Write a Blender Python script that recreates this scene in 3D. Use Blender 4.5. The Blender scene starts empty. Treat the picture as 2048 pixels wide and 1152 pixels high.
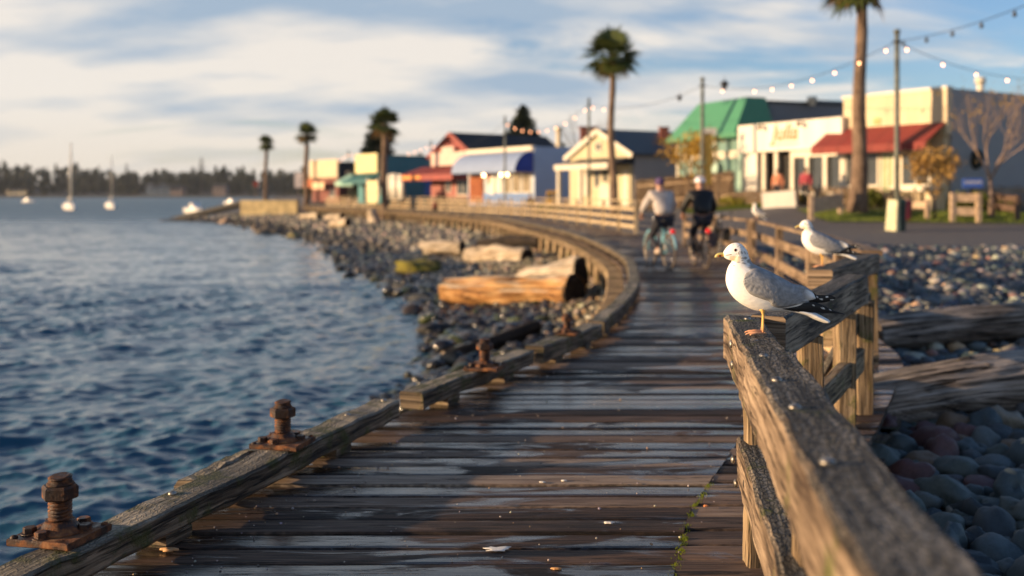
import bpy, math, random
import numpy as np
from mathutils import Vector, Matrix, noise as mnoise
from mathutils.bvhtree import BVHTree
SC = bpy.context.scene
COL = SC.collection
R_ = random.Random(7)
F = 2048.0            # focal length in pixels of the 2048 wide photograph
HC = 1.45             # camera height above the boardwalk deck
HOR = 390.0           # horizon row

# ------------------------------------------------------------------ camera
cd = bpy.data.cameras.new('camera')
cam = bpy.data.objects.new('camera', cd); COL.objects.link(cam)
cam.location = (0, 0, HC); cam.rotation_euler = (math.radians(90), 0, 0)
cd.lens = 36.0; cd.sensor_width = 36.0; cd.shift_y = -(576.0 - HOR) / 2048.0
cd.clip_start = 0.05; cd.clip_end = 9000
cd.dof.use_dof = True; cd.dof.focus_distance = 4.0; cd.dof.aperture_fstop = 1.55
cd.dof.aperture_blades = 0
SC.camera = cam

# ------------------------------------------------------------------ light
SUN_EL = math.radians(9.5); SUN_AZ = math.radians(10)     # sun stands over the water to the left, a little behind the viewer
to_sun = Vector((-math.cos(SUN_EL) * math.cos(SUN_AZ), -math.cos(SUN_EL) * math.sin(SUN_AZ), math.sin(SUN_EL)))
w = bpy.data.worlds.new("World"); SC.world = w; w.use_nodes = True
nt = w.node_tree; nt.nodes.clear()
def N(t, kind, **kw):
    n = t.nodes.new(kind)
    for k, v in kw.items():
        if k.startswith('i_'):
            n.inputs[k[2:].replace('_', ' ')].default_value = v
        else: setattr(n, k, v)
    return n
out = N(nt, 'ShaderNodeOutputWorld'); bg = N(nt, 'ShaderNodeBackground')
sky = N(nt, 'ShaderNodeTexSky', sky_type='NISHITA')
sky.sun_disc = False; sky.sun_elevation = SUN_EL
sky.sun_rotation = math.atan2(to_sun.x, to_sun.y)
sky.air_density = 1.0; sky.dust_density = 0.4; sky.ozone_density = 4.0
bg.inputs['Strength'].default_value = 0.105
tc = N(nt, 'ShaderNodeTexCoord'); sep = N(nt, 'ShaderNodeSeparateXYZ')
nt.links.new(tc.outputs['Generated'], sep.inputs[0])
def M_(t, op, a, b=None, c=None, clamp=False):
    n = t.nodes.new('ShaderNodeMath'); n.operation = op; n.use_clamp = clamp
    for i, v in enumerate((a, b, c)):
        if v is None: continue
        if isinstance(v, (int, float)): n.inputs[i].default_value = v
        else: t.links.new(v, n.inputs[i])
    return n.outputs[0]
zz = M_(nt, 'MAXIMUM', sep.outputs['Z'], 0.0)
den = M_(nt, 'ADD', zz, 0.22)
cx = M_(nt, 'DIVIDE', sep.outputs['X'], den); cy = M_(nt, 'DIVIDE', sep.outputs['Y'], den)
comb = N(nt, 'ShaderNodeCombineXYZ'); nt.links.new(cx, comb.inputs[0]); nt.links.new(cy, comb.inputs[1])
mp = N(nt, 'ShaderNodeMapping'); mp.inputs['Rotation'].default_value = (0, 0, math.radians(22)); mp.inputs['Scale'].default_value = (0.6, 1.1, 1)
mp.inputs['Location'].default_value = (3.1, 0.7, 0)
nt.links.new(comb.outputs[0], mp.inputs[0])
n1 = N(nt, 'ShaderNodeTexNoise', i_Scale=1.5, i_Detail=10.0, i_Roughness=0.64, i_Distortion=0.7); nt.links.new(mp.outputs[0], n1.inputs[0])
n2 = N(nt, 'ShaderNodeTexNoise', i_Scale=0.8, i_Detail=3.0, i_Roughness=0.5); nt.links.new(mp.outputs[0], n2.inputs[0])
# more cloud to the left of the view, thinner to the right
side = M_(nt, 'MULTIPLY_ADD', sep.outputs['X'], -0.36, -0.01)
csum = M_(nt, 'ADD', M_(nt, 'ADD', n1.outputs['Fac'], M_(nt, 'MULTIPLY', n2.outputs['Fac'], 0.55)), side)
cmask = N(nt, 'ShaderNodeMapRange', interpolation_type='SMOOTHSTEP'); cmask.inputs['From Min'].default_value = 0.60; cmask.inputs['From Max'].default_value = 0.80
cmask.inputs['To Max'].default_value = 0.93
nt.links.new(csum, cmask.inputs['Value'])
# cloud tone: blue grey bodies above, warm cream lit from the low sun near the horizon
n3 = N(nt, 'ShaderNodeTexNoise', i_Scale=2.2, i_Detail=8.0); nt.links.new(mp.outputs[0], n3.inputs[0])
tone = N(nt, 'ShaderNodeMix', data_type='RGBA')
tone.inputs['A'].default_value = (2.1, 2.65, 3.3, 1); tone.inputs['B'].default_value = (4.9, 4.5, 4.05, 1)
tf = M_(nt, 'ADD', M_(nt, 'MULTIPLY_ADD', n3.outputs['Fac'], 5.0, -2.05), M_(nt, 'MULTIPLY_ADD', zz, -3.4, 0.60), clamp=True)
nt.links.new(tf, tone.inputs['Factor'])
# base sky made a touch bluer high up, creamier at the horizon
mix = N(nt, 'ShaderNodeMix', data_type='RGBA')
thin = N(nt, 'ShaderNodeMapRange', interpolation_type='SMOOTHSTEP'); thin.inputs['From Min'].default_value = .42; thin.inputs['From Max'].default_value = .80; thin.inputs['To Min'].default_value = 1.0; thin.inputs['To Max'].default_value = .12
nt.links.new(zz, thin.inputs['Value']); nt.links.new(M_(nt, 'MULTIPLY', cmask.outputs[0], thin.outputs[0]), mix.inputs['Factor'])
skyg = N(nt, 'ShaderNodeMix', data_type='RGBA', blend_type='MULTIPLY'); skyg.inputs['Factor'].default_value = 1.0
skyg.inputs['B'].default_value = (1.2, 1.0, .98, 1)
nt.links.new(sky.outputs[0], skyg.inputs['A'])
nt.links.new(skyg.outputs['Result'], mix.inputs['A']); nt.links.new(tone.outputs['Result'], mix.inputs['B'])
# pale warm haze low over the horizon
hz = N(nt, 'ShaderNodeMix', data_type='RGBA'); hzf = N(nt, 'ShaderNodeMapRange', interpolation_type='SMOOTHSTEP')
hzf.inputs['From Min'].default_value = 0.10; hzf.inputs['From Max'].default_value = 0.0; hzf.inputs['To Max'].default_value = 0.72
nt.links.new(sep.outputs['Z'], hzf.inputs['Value']); nt.links.new(hzf.outputs[0], hz.inputs['Factor'])
nt.links.new(mix.outputs['Result'], hz.inputs['A']); hz.inputs['B'].default_value = (4.35, 3.85, 3.25, 1)
nt.links.new(hz.outputs['Result'], bg.inputs['Color']); nt.links.new(bg.outputs[0], out.inputs[0])

sl = bpy.data.lights.new('sun', 'SUN'); sun = bpy.data.objects.new('sun', sl); COL.objects.link(sun)
sl.energy = 5.0; sl.angle = math.radians(0.6); sl.color = (1.0, 0.69, 0.39)
sun.rotation_euler = (-to_sun).to_track_quat('-Z', 'Y').to_euler(); sun.location = (-30, -10, 30)
SC.view_settings.view_transform = 'Standard'; SC.view_settings.look = 'None'
SC.view_settings.exposure = 0.85; SC.view_settings.gamma = 1.0

# ------------------------------------------------------------------ helpers
def P(px, py, d):                 # the point at depth d seen at that pixel
    return Vector(((px - 1024) / F * d, d, HC - (py - HOR) / F * d))
def G(px, py, z=0.0):             # the point at height z seen at that pixel
    return P(px, py, (HC - z) * F / (py - HOR))
ROOT = {}
def tag(o, label=None, cat=None, group=None, kind=None):
    if label: o['label'] = label
    if cat: o['category'] = cat
    if group: o['group'] = group
    if kind: o['kind'] = kind
    return o
def thing(name, label, cat, loc=(0, 0, 0), group=None, kind=None):
    o = bpy.data.objects.new(name, None); COL.objects.link(o); o.location = loc
    o.empty_display_size = 0.2
    ROOT[o.name] = Vector(loc)
    return tag(o, label, cat, group, kind)
def shade(me, angle=None):
    me.polygons.foreach_set('use_smooth', np.ones(len(me.polygons), dtype=bool))
class MB:
    def __init__(s): s.V = []; s.F = []; s.UV = []; s.M = []; s.S = []; s.C = {}
    def face(s, idx, uv=None, m=0, smooth=False):
        s.F.append(tuple(idx)); s.UV.append(uv or [(0, 0)] * len(idx)); s.M.append(m); s.S.append(smooth)
    def quad(s, a, b, c, d, m=0, uv=None, smooth=False):
        n = len(s.V); s.V += [Vector(a), Vector(b), Vector(c), Vector(d)]
        if uv is None:
            l = (s.V[n+1] - s.V[n]).length; h = (s.V[n+2] - s.V[n+1]).length
            uv = [(0, 0), (l, 0), (l, h), (0, h)]
        s.face((n, n+1, n+2, n+3), uv, m, smooth)
    def poly(s, pts, m=0):
        n = len(s.V); s.V += [Vector(p) for p in pts]; s.face(range(n, n + len(pts)), [(p[0], p[2]) for p in s.V[n:]], m)
    def beam(s, p0, p1, w, h, m=0, up=(0, 0, 1), segs=1, jit=0.0, bev=0.0, taper=1.0, uo=None):
        """timber from p0 to p1, axis at the centre, UV u along the length"""
        p0 = Vector(p0); p1 = Vector(p1); d = (p1 - p0); L = d.length; d.normalize()
        up = Vector(up)
        if abs(d.dot(up)) > 0.95: up = Vector((0, 1, 0)) if abs(d.z) > 0.9 else Vector((0, 0, 1))
        sx = d.cross(up).normalized(); sz = sx.cross(d).normalized()
        if uo is None: uo = (R_.random() * 40, R_.random() * 40)
        b = bev
        if b > 0:
            prof = [(-w/2+b, -h/2), (w/2-b, -h/2), (w/2, -h/2+b), (w/2, h/2-b), (w/2-b, h/2), (-w/2+b, h/2), (-w/2, h/2-b), (-w/2, -h/2+b)]
        else:
            prof = [(-w/2, -h/2), (w/2, -h/2), (w/2, h/2), (-w/2, h/2)]
        n0 = len(s.V); K = len(prof)
        for i in range(segs + 1):
            t = i / segs; c = p0 + d * (L * t); k = 1 + (taper - 1) * t
            for (x, z) in prof:
                q = c + sx * (x * k) + sz * (z * k)
                if jit:
                    q += jit * Vector((mnoise.noise(q * 3.1), mnoise.noise(q * 3.1 + Vector((9, 0, 0))), mnoise.noise(q * 3.1 + Vector((0, 9, 0))))) \
                       + 0.5 * jit * Vector((mnoise.noise(q * 14), mnoise.noise(q * 14 + Vector((9, 0, 0))), mnoise.noise(q * 14 + Vector((0, 9, 0)))))
                s.V.append(q)
        per = [0]
        for i in range(K):
            a, c = prof[i], prof[(i + 1) % K]; per.append(per[-1] + math.hypot(a[0]-c[0], a[1]-c[1]))
        for i in range(segs):
            for j in range(K):
                a = n0 + i*K + j; b2 = n0 + i*K + (j+1) % K
                u0 = uo[0] + L*i/segs; u1 = uo[0] + L*(i+1)/segs; v0 = uo[1] + per[j]; v1 = uo[1] + per[j+1]
                s.face((a, b2, b2 + K, a + K), [(u0, v0), (u0, v1), (u1, v1), (u1, v0)], m)
        for (base, rev) in ((n0, True), (n0 + segs*K, False)):
            idx = [base + j for j in range(K)]; uv = [(uo[0] + 7 + prof[j][0] * .25, uo[1] + prof[j][1]) for j in range(K)]
            if rev: idx = idx[::-1]; uv = uv[::-1]
            s.face(idx, uv, m)
    def box(s, c, size, m=0, rz=0.0, bev=0.0):
        c = Vector(c); dx = Vector((math.cos(rz), math.sin(rz), 0)) * size[0] / 2
        s.beam(c - dx, c + dx, size[1], size[2], m, bev=bev)
    def ring_loft(s, rings, m=0, smooth=True, cap=True, close=True, uvl=1.0):
        n0 = len(s.V); K = len(rings[0])
        for r in rings: s.V += [Vector(p) for p in r]
        for i in range(len(rings) - 1):
            for j in range(K if close else K - 1):
                a = n0 + i*K + j; b = n0 + i*K + (j+1) % K
                s.face((a, b, b+K, a+K), [(i*uvl, j/K), (i*uvl, (j+1)/K), ((i+1)*uvl, (j+1)/K), ((i+1)*uvl, j/K)], m, smooth)
        if cap and close:
            s.face([n0 + j for j in range(K)][::-1], None, m); s.face([n0 + (len(rings)-1)*K + j for j in range(K)], None, m)
    def tube(s, pts, radii, n=8, m=0, smooth=True, cap=True, flat=1.0, upv=None, jit=0.0, seed=0, ridge=0.0):
        pts = [Vector(p) for p in pts]
        if isinstance(radii, (int, float)): radii = [radii] * len(pts)
        rings = []; ref = upv or Vector((0, 0, 1)); us = 0; n0 = len(s.V)
        ln = [0]
        for i in range(1, len(pts)): ln.append(ln[-1] + (pts[i] - pts[i-1]).length)
        prev = None
        for i, p in enumerate(pts):
            d = (pts[min(i+1, len(pts)-1)] - pts[max(i-1, 0)])
            if d.length < 1e-9: d = Vector((0, 0, 1))
            d.normalize()
            if prev is None:
                r = Vector(ref) if abs(d.dot(ref)) < 0.95 else Vector((1, 0, 0))
                a = d.cross(r).normalized()
            else:
                a = (prev - d * prev.dot(d)).normalized()
            prev = a; b = a.cross(d)
            ring = []
            for k in range(n):
                t = 2 * math.pi * k / n; rr = radii[i]
                if jit: rr *= 1 + jit * mnoise.noise(Vector((math.cos(t) * 1.3 + seed, math.sin(t) * 1.3, ln[i] * 1.1))) + .5 * jit * mnoise.noise(Vector((math.cos(t) * 4 + seed, math.sin(t) * 4, ln[i] * 3.1))) + ridge * (mnoise.noise(Vector((math.cos(t) * 7 + seed, math.sin(t) * 7, ln[i] * .8))) - 1.5 * max(0, mnoise.noise(Vector((math.cos(t) * 11 + seed, math.sin(t) * 11, ln[i] * .6))) - .25))
                ring.append(p + a * (math.cos(t) * rr) + b * (math.sin(t) * rr * flat))
            rings.append(ring)
        K = n
        for r in rings: s.V += r
        uo = R_.random() * 30; vo = R_.random() * 30
        for i in range(len(rings) - 1):
            pr = 2 * math.pi * max(radii[i], radii[i+1])
            for j in range(K):
                a = n0 + i*K + j; b = n0 + i*K + (j+1) % K
                s.face((a, b, b+K, a+K), [(uo+ln[i], vo+pr*j/K), (uo+ln[i], vo+pr*(j+1)/K), (uo+ln[i+1], vo+pr*(j+1)/K), (uo+ln[i+1], vo+pr*j/K)], m, smooth)
        if cap:
            s.face([n0 + j for j in range(K)][::-1], [(uo+math.cos(j)*.1, vo+math.sin(j)*.1) for j in range(K)], m)
            s.face([n0 + (len(rings)-1)*K + j for j in range(K)], [(uo+math.cos(j)*.1, vo+math.sin(j)*.1) for j in range(K)], m)
    def cyl(s, p0, p1, r, n=16, m=0, r1=None, smooth=True):
        s.tube([p0, p1], [r, r if r1 is None else r1], n, m, smooth)
    def ball(s, c, r, n=12, m=0, nz=8, lo=-1.0, hi=1.0, jit=0.0):
        c = Vector(c); r = Vector((r, r, r)) if isinstance(r, (int, float)) else Vector(r)
        rings = []
        for i in range(nz + 1):
            a = math.asin(lo + (hi - lo) * 0) if False else (-math.pi/2 + (math.asin(hi) + math.pi/2) * i / nz if lo <= -1 else math.asin(lo) + (math.asin(hi) - math.asin(lo)) * i / nz)
            cz = math.sin(a); cr = max(math.cos(a), 0.02)
            ring = []
            for k in range(n):
                t = 2*math.pi*k/n; v = Vector((math.cos(t)*cr, math.sin(t)*cr, cz))
                if jit: v *= 1 + jit * mnoise.noise(v * 1.7 + c)
                ring.append(c + Vector((v.x*r.x, v.y*r.y, v.z*r.z)))
            rings.append(ring)
        s.ring_loft(rings, m)
    def hexa(s, c, r, h, m=0, rz=0.0, n=6):
        c = Vector(c)
        def ring(z, k): return [c + Vector((math.cos(rz + 2*math.pi*i/n)*r*k, math.sin(rz + 2*math.pi*i/n)*r*k, z)) for i in range(n)]
        s.ring_loft([ring(0, .96), ring(h*.08, 1), ring(h*.88, 1), ring(h, .9)], m, smooth=False)
    def build(s, name, mats, parent=None, loc=None):
        me = bpy.data.meshes.new(name)
        off = Vector((0, 0, 0))
        if parent is not None: off = ROOT.get(parent.name, Vector((0, 0, 0)))
        if loc is not None: off = Vector(loc)
        me.from_pydata([tuple(v - off) for v in s.V], [], s.F)
        ul = me.uv_layers.new(name='UVMap')
        flat = np.array([c for f in s.UV for uv in f for c in uv], dtype=np.float32)
        if len(flat) == len(ul.data) * 2: ul.data.foreach_set('uv', flat)
        if not isinstance(mats, (list, tuple)): mats = [mats]
        for mt in mats: me.materials.append(mt)
        me.polygons.foreach_set('material_index', np.array(s.M, dtype=np.int32))
        me.polygons.foreach_set('use_smooth', np.array(s.S, dtype=bool))
        for k, arr in s.C.items():
            at = me.color_attributes.new(name=k, type='FLOAT_COLOR', domain='POINT')
            at.data.foreach_set('color', np.array(arr, dtype=np.float32).ravel())
        me.update()
        o = bpy.data.objects.new(name, me); COL.objects.link(o)
        if parent is not None: o.parent = parent; ROOT[o.name] = off
        elif loc is not None: o.location = loc; ROOT[o.name] = off
        return o
def np_mesh(name, verts, faces, mats, cols=None, smooth=True, parent=None, colname='tint', per_face=3, normals=None):
    """fast mesh from numpy arrays with equal sized faces"""
    me = bpy.data.meshes.new(name); nv = len(verts); nf = len(faces); k = faces.shape[1]
    me.vertices.add(nv); me.vertices.foreach_set('co', np.ascontiguousarray(verts, dtype=np.float32).ravel())
    me.loops.add(nf * k); me.loops.foreach_set('vertex_index', np.ascontiguousarray(faces, dtype=np.int32).ravel())
    me.polygons.add(nf); me.polygons.foreach_set('loop_start', np.arange(0, nf * k, k, dtype=np.int32))
    me.update(calc_edges=True); me.validate()
    me.polygons.foreach_set('use_smooth', np.full(len(me.polygons), smooth, dtype=bool))
    if cols is not None:
        at = me.color_attributes.new(name=colname, type='FLOAT_COLOR', domain='POINT')
        c = np.ones((nv, 4), dtype=np.float32); c[:, :3] = cols; at.data.foreach_set('color', c.ravel())
    if not isinstance(mats, (list, tuple)): mats = [mats]
    for m in mats: me.materials.append(m)
    o = bpy.data.objects.new(name, me); COL.objects.link(o)
    if parent is not None: o.parent = parent
    return o
def copy_tree(o, parent=None):
    c = o.copy(); COL.objects.link(c)
    if parent is not None: c.parent = parent
    for ch in list(o.children): copy_tree(ch, c)
    return c
# ------------------------------------------------------------------ materials
def mat_new(name):
    m = bpy.data.materials.new(name); m.use_nodes = True; t = m.node_tree
    b = t.nodes['Principled BSDF']; return m, t, b
def ramp(t, fac, stops, interp='LINEAR'):
    r = t.nodes.new('ShaderNodeValToRGB'); r.color_ramp.interpolation = interp
    e = r.color_ramp.elements
    while len(e) < len(stops): e.new(0.5)
    for i, (p, c) in enumerate(stops):
        e[i].position = p; e[i].color = (*c, 1) if len(c) == 3 else c
    t.links.new(fac, r.inputs[0]); return r.outputs[0]
def mixc(t, f, a, b, blend='MIX'):
    n = t.nodes.new('ShaderNodeMix'); n.data_type = 'RGBA'; n.blend_type = blend
    for s_, v in (('Factor', f), ('A', a), ('B', b)):
        if isinstance(v, (int, float)): n.inputs[s_].default_value = v
        elif isinstance(v, tuple): n.inputs[s_].default_value = (*v, 1) if len(v) == 3 else v
        else: t.links.new(v, n.inputs[s_])
    return n.outputs['Result']
def noise(t, vec, scale, detail=4, rough=0.5, dist=0.0, out='Fac'):
    n = t.nodes.new('ShaderNodeTexNoise'); n.inputs['Scale'].default_value = scale; n.inputs['Detail'].default_value = detail
    n.inputs['Roughness'].default_value = rough; n.inputs['Distortion'].default_value = dist
    if vec is not None: t.links.new(vec, n.inputs['Vector'])
    return n.outputs[out]
def mapping(t, vec, scale=(1, 1, 1), rot=(0, 0, 0), loc=(0, 0, 0)):
    n = t.nodes.new('ShaderNodeMapping'); n.inputs['Scale'].default_value = scale; n.inputs['Rotation'].default_value = rot; n.inputs['Location'].default_value = loc
    t.links.new(vec, n.inputs[0]); return n.outputs[0]
def coord(t, which='Object'):
    n = t.nodes.new('ShaderNodeTexCoord'); return n.outputs[which]
def smooth_(t, v, a, b, lo=0.0, hi=1.0):
    n = t.nodes.new('ShaderNodeMapRange'); n.interpolation_type = 'SMOOTHSTEP'
    n.inputs['From Min'].default_value = a; n.inputs['From Max'].default_value = b; n.inputs['To Min'].default_value = lo; n.inputs['To Max'].default_value = hi
    t.links.new(v, n.inputs['Value']); return n.outputs[0]
def bump(t, b, height, strength=0.5, dist=0.01):
    n = t.nodes.new('ShaderNodeBump'); n.inputs['Strength'].default_value = strength; n.inputs['Distance'].default_value = dist
    t.links.new(height, n.inputs['Height']); t.links.new(n.outputs[0], b.inputs['Normal']); return n
def attr(t, name, out='Color'):
    n = t.nodes.new('ShaderNodeAttribute'); n.attribute_name = name; return n.outputs[out]
def up_mask(t, a=0.3, b=0.8):
    g = t.nodes.new('ShaderNodeNewGeometry'); s = t.nodes.new('ShaderNodeSeparateXYZ'); t.links.new(g.outputs['True Normal'], s.inputs[0])
    return smooth_(t, s.outputs['Z'], a, b)

def wood(name, dark, mid, light, moss=0.0, mosscol=(.055, .065, .012), rough=0.75, crack=0.6, chk=0.0, top=None, spec=.3, bumpd=.012, lichen=0.0, gs=1.0):
    m, t, b = mat_new(name)
    uv = coord(t, 'UV')
    if gs != 1: uv = mapping(t, uv, (gs, gs, 1))
    g1 = noise(t, mapping(t, uv, (2.2, 46, 1)), 1.0, 10, .68, .25)
    g2 = noise(t, mapping(t, uv, (.9, 9, 1), loc=(3, 7, 0)), 1.0, 5, .55, .8)
    g3 = noise(t, mapping(t, uv, (5, 130, 1), loc=(1, 2, 0)), 1.0, 4, .6)
    low = noise(t, coord(t, 'Object'), 1.7, 4, .55)
    f = M_(t, 'ADD', M_(t, 'MULTIPLY', g1, .6), M_(t, 'ADD', M_(t, 'MULTIPLY', g2, .28), M_(t, 'MULTIPLY', low, .22)))
    f = M_(t, 'MULTIPLY_ADD', f, 2.9, -1.06)
    c = ramp(t, f, [(.28, dark), (.52, mid), (.80, light)])
    # cracks along the grain
    ck = noise(t, mapping(t, uv, (2.6, 48, 1), loc=(11, 3, 0)), 1.0, 8, .6, .35)
    crk = smooth_(t, ck, .565, .62)
    c = mixc(t, M_(t, 'MULTIPLY', crk, crack), c, tuple(x * .25 for x in dark))
    hgt = M_(t, 'SUBTRACT', M_(t, 'ADD', M_(t, 'MULTIPLY', g1, .5), M_(t, 'MULTIPLY', g3, .35)), M_(t, 'MULTIPLY', crk, .9))
    if top is not None:      # upper faces: weathered grey; kerb and driftwood tops painted sunlit-pale
        um = up_mask(t, .5, .85)
        tcol = ramp(t, f, [(.28, tuple(x * .22 for x in top)), (.5, tuple(x * .7 for x in top)), (.78, tuple(x * 1.5 for x in top))])
        c = mixc(t, um, c, tcol)
        vo = t.nodes.new('ShaderNodeTexVoronoi'); vo.feature = 'DISTANCE_TO_EDGE'
        wrp = t.nodes.new('ShaderNodeVectorMath'); wrp.operation = 'ADD'
        t.links.new(mapping(t, uv, (26, 62, 1)), wrp.inputs[0]); t.links.new(noise(t, mapping(t, uv, (9, 25, 1)), 1.0, 3, .5, 0, 'Color'), wrp.inputs[1])
        t.links.new(wrp.outputs[0], vo.inputs['Vector']); vo.inputs['Scale'].default_value = 1.0
        cg = M_(t, 'SUBTRACT', 1.0, smooth_(t, vo.outputs['Distance'], .02, .17))
        cgm = M_(t, 'MULTIPLY', M_(t, 'MULTIPLY', cg, um), chk)
        c = mixc(t, cgm, c, (.006, .006, .006)); hgt = M_(t, 'SUBTRACT', hgt, cgm)
    if moss > 0:
        mn = noise(t, coord(t, 'Object'), 5.5, 6, .65)
        mk = smooth_(t, mn, .60 - moss * .25, .74 - moss * .25)
        c = mixc(t, M_(t, 'MULTIPLY', mk, .85), c, mixc(t, noise(t, coord(t, 'Object'), 30, 3), mosscol, tuple(x * 2.2 for x in mosscol)))
        hgt = M_(t, 'ADD', hgt, M_(t, 'MULTIPLY', M_(t, 'MULTIPLY', mk, noise(t, coord(t, 'Object'), 90, 3)), .8))
    if gs == .62:
        kv = t.nodes.new('ShaderNodeTexVoronoi'); kv.inputs['Scale'].default_value = 1.0; t.links.new(mapping(t, coord(t, 'UV'), (2.2, 5.5, 1)), kv.inputs['Vector'])
        kk = M_(t, 'SUBTRACT', 1.0, smooth_(t, M_(t, 'ADD', kv.outputs['Distance'], M_(t, 'MULTIPLY_ADD', noise(t, coord(t, 'UV'), 14, 4), .25, -.12)), .10, .22)); c = mixc(t, M_(t, 'MULTIPLY', kk, .8), c, (.014, .010, .009)); hgt = M_(t, 'SUBTRACT', hgt, kk)
    if lichen > 0:
        ln = noise(t, coord(t, 'Object'), 26, 5, .7); lk = smooth_(t, ln, .68, .76)
        c = mixc(t, M_(t, 'MULTIPLY', lk, lichen), c, (.62, .60, .54))
    t.links.new(c, b.inputs['Base Color']); b.inputs['Roughness'].default_value = rough
    b.inputs['Specular IOR Level'].default_value = spec
    bump(t, b, hgt, .9, bumpd); return m

def deck_wood(name):
    m, t, b = mat_new(name)
    uv = coord(t, 'UV'); ob = coord(t, 'Object'); rnd = attr(t, 'rnd')
    sp = t.nodes.new('ShaderNodeSeparateColor'); t.links.new(rnd, sp.inputs[0]); edg = attr(t, 'edge_dark', 'Fac')
    g1 = noise(t, mapping(t, uv, (2.6, 48, 1)), 1.0, 10, .68, .6)
    g3 = noise(t, mapping(t, uv, (4, 120, 1)), 1.0, 4, .6)
    low = noise(t, mapping(t, uv, (.8, 5, 1)), 1.0, 5, .55, .6)
    # knots
    vo = t.nodes.new('ShaderNodeTexVoronoi'); vo.inputs['Scale'].default_value = 1.0; t.links.new(mapping(t, uv, (1.1, 3.4, 1)), vo.inputs['Vector'])
    kn = M_(t, 'SUBTRACT', 1.0, smooth_(t, vo.outputs['Distance'], .04, .16))
    f = M_(t, 'ADD', M_(t, 'MULTIPLY', g1, .44), M_(t, 'ADD', M_(t, 'MULTIPLY', low, .30), M_(t, 'MULTIPLY', sp.outputs[0], .30)))
    f = M_(t, 'MULTIPLY_ADD', f, 2.0, -.56)
    c = ramp(t, f, [(.22, (.010, .006, .004)), (.42, (.088, .052, .034)), (.64, (.205, .132, .088)), (.88, (.38, .285, .205))])
    grey = ramp(t, f, [(.25, (.02, .017, .014)), (.5, (.11, .092, .075)), (.8, (.28, .24, .19))])
    c = mixc(t, M_(t, 'MULTIPLY', sp.outputs[1], .30), c, grey)
    c = mixc(t, M_(t, 'MULTIPLY', kn, .6), c, (.03, .018, .012))
    ck = noise(t, mapping(t, uv, (2.4, 44, 1), loc=(11, 3, 0)), 1.0, 8, .6, .9); crk = smooth_(t, ck, .575, .63)
    c = mixc(t, M_(t, 'MULTIPLY', crk, .8), c, (.006, .004, .003))
    # moss specks in the damp
    mk = smooth_(t, noise(t, mapping(t, ob, (1, 1, 1)), 3.1, 7, .7), .66, .74)
    mk = M_(t, 'MULTIPLY', mk, smooth_(t, noise(t, ob, 55, 2), .5, .6))
    c = mixc(t, M_(t, 'MULTIPLY', mk, .6), c, (.05, .055, .012))
    sk = smooth_(t, noise(t, ob, 210, 2, .5), .70, .76); c = mixc(t, M_(t, 'MULTIPLY', sk, .5), c, (.3, .24, .18))
    ew = smooth_(t, M_(t, 'ADD', edg, M_(t, 'MULTIPLY_ADD', noise(t, ob, 30, 4), .5, -.25)), .80, 1.12)  # darkens the board edges so the gaps between boards stand out
    c = mixc(t, M_(t, 'MULTIPLY', ew, .85), c, (.008, .006, .005))
    # standing damp: long wet patches that follow the boards
    wet = noise(t, mapping(t, uv, (1.3, 4.5, 1), loc=(5, 1, 0)), 1.0, 6, .6, 1.0)
    wl = noise(t, mapping(t, ob, (.35, .5, 1)), 1.0, 2, .5)
    wv = M_(t, 'ADD', M_(t, 'ADD', M_(t, 'MULTIPLY', wet, .75), M_(t, 'MULTIPLY', wl, .35)), M_(t, 'MULTIPLY', sp.outputs[2], .22))
    so = t.nodes.new('ShaderNodeSeparateXYZ'); t.links.new(ob, so.inputs[0])
    pud = M_(t, 'SUBTRACT', 1.0, M_(t, 'MULTIPLY', M_(t, 'ABSOLUTE', M_(t, 'SUBTRACT', so.outputs['Y'], 7.25)), 1.9), clamp=True)
    pud2 = M_(t, 'SUBTRACT', 1.0, M_(t, 'MULTIPLY', M_(t, 'ABSOLUTE', M_(t, 'SUBTRACT', so.outputs['Y'], 12.5)), .22), clamp=True)
    wv = M_(t, 'ADD', wv, M_(t, 'ADD', M_(t, 'MULTIPLY', pud, .32), M_(t, 'MULTIPLY', pud2, .09)))
    wk = M_(t, 'MULTIPLY', smooth_(t, wv, .66, .74), M_(t, 'SUBTRACT', 1.0, ew))
    c = mixc(t, M_(t, 'MULTIPLY', wk, .6), c, (.014, .012, .012))
    t.links.new(c, b.inputs['Base Color'])
    ro = M_(t, 'ADD', M_(t, 'MULTIPLY', M_(t, 'SUBTRACT', 1.0, wk), .58), M_(t, 'MULTIPLY_ADD', g1, .26, -.03))
    t.links.new(ro, b.inputs['Roughness']); t.links.new(M_(t, 'MULTIPLY_ADD', wk, .5, .22), b.inputs['Specular IOR Level'])
    hgt = M_(t, 'SUBTRACT', M_(t, 'ADD', M_(t, 'MULTIPLY', g1, .55), M_(t, 'MULTIPLY', g3, .25)), M_(t, 'ADD', M_(t, 'MULTIPLY', crk, 1.0), M_(t, 'MULTIPLY', kn, .2)))
    n = bump(t, b, hgt, .8, .009)
    t.links.new(M_(t, 'MULTIPLY_ADD', wk, -.62, .85), n.inputs['Strength'])
    return m

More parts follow.
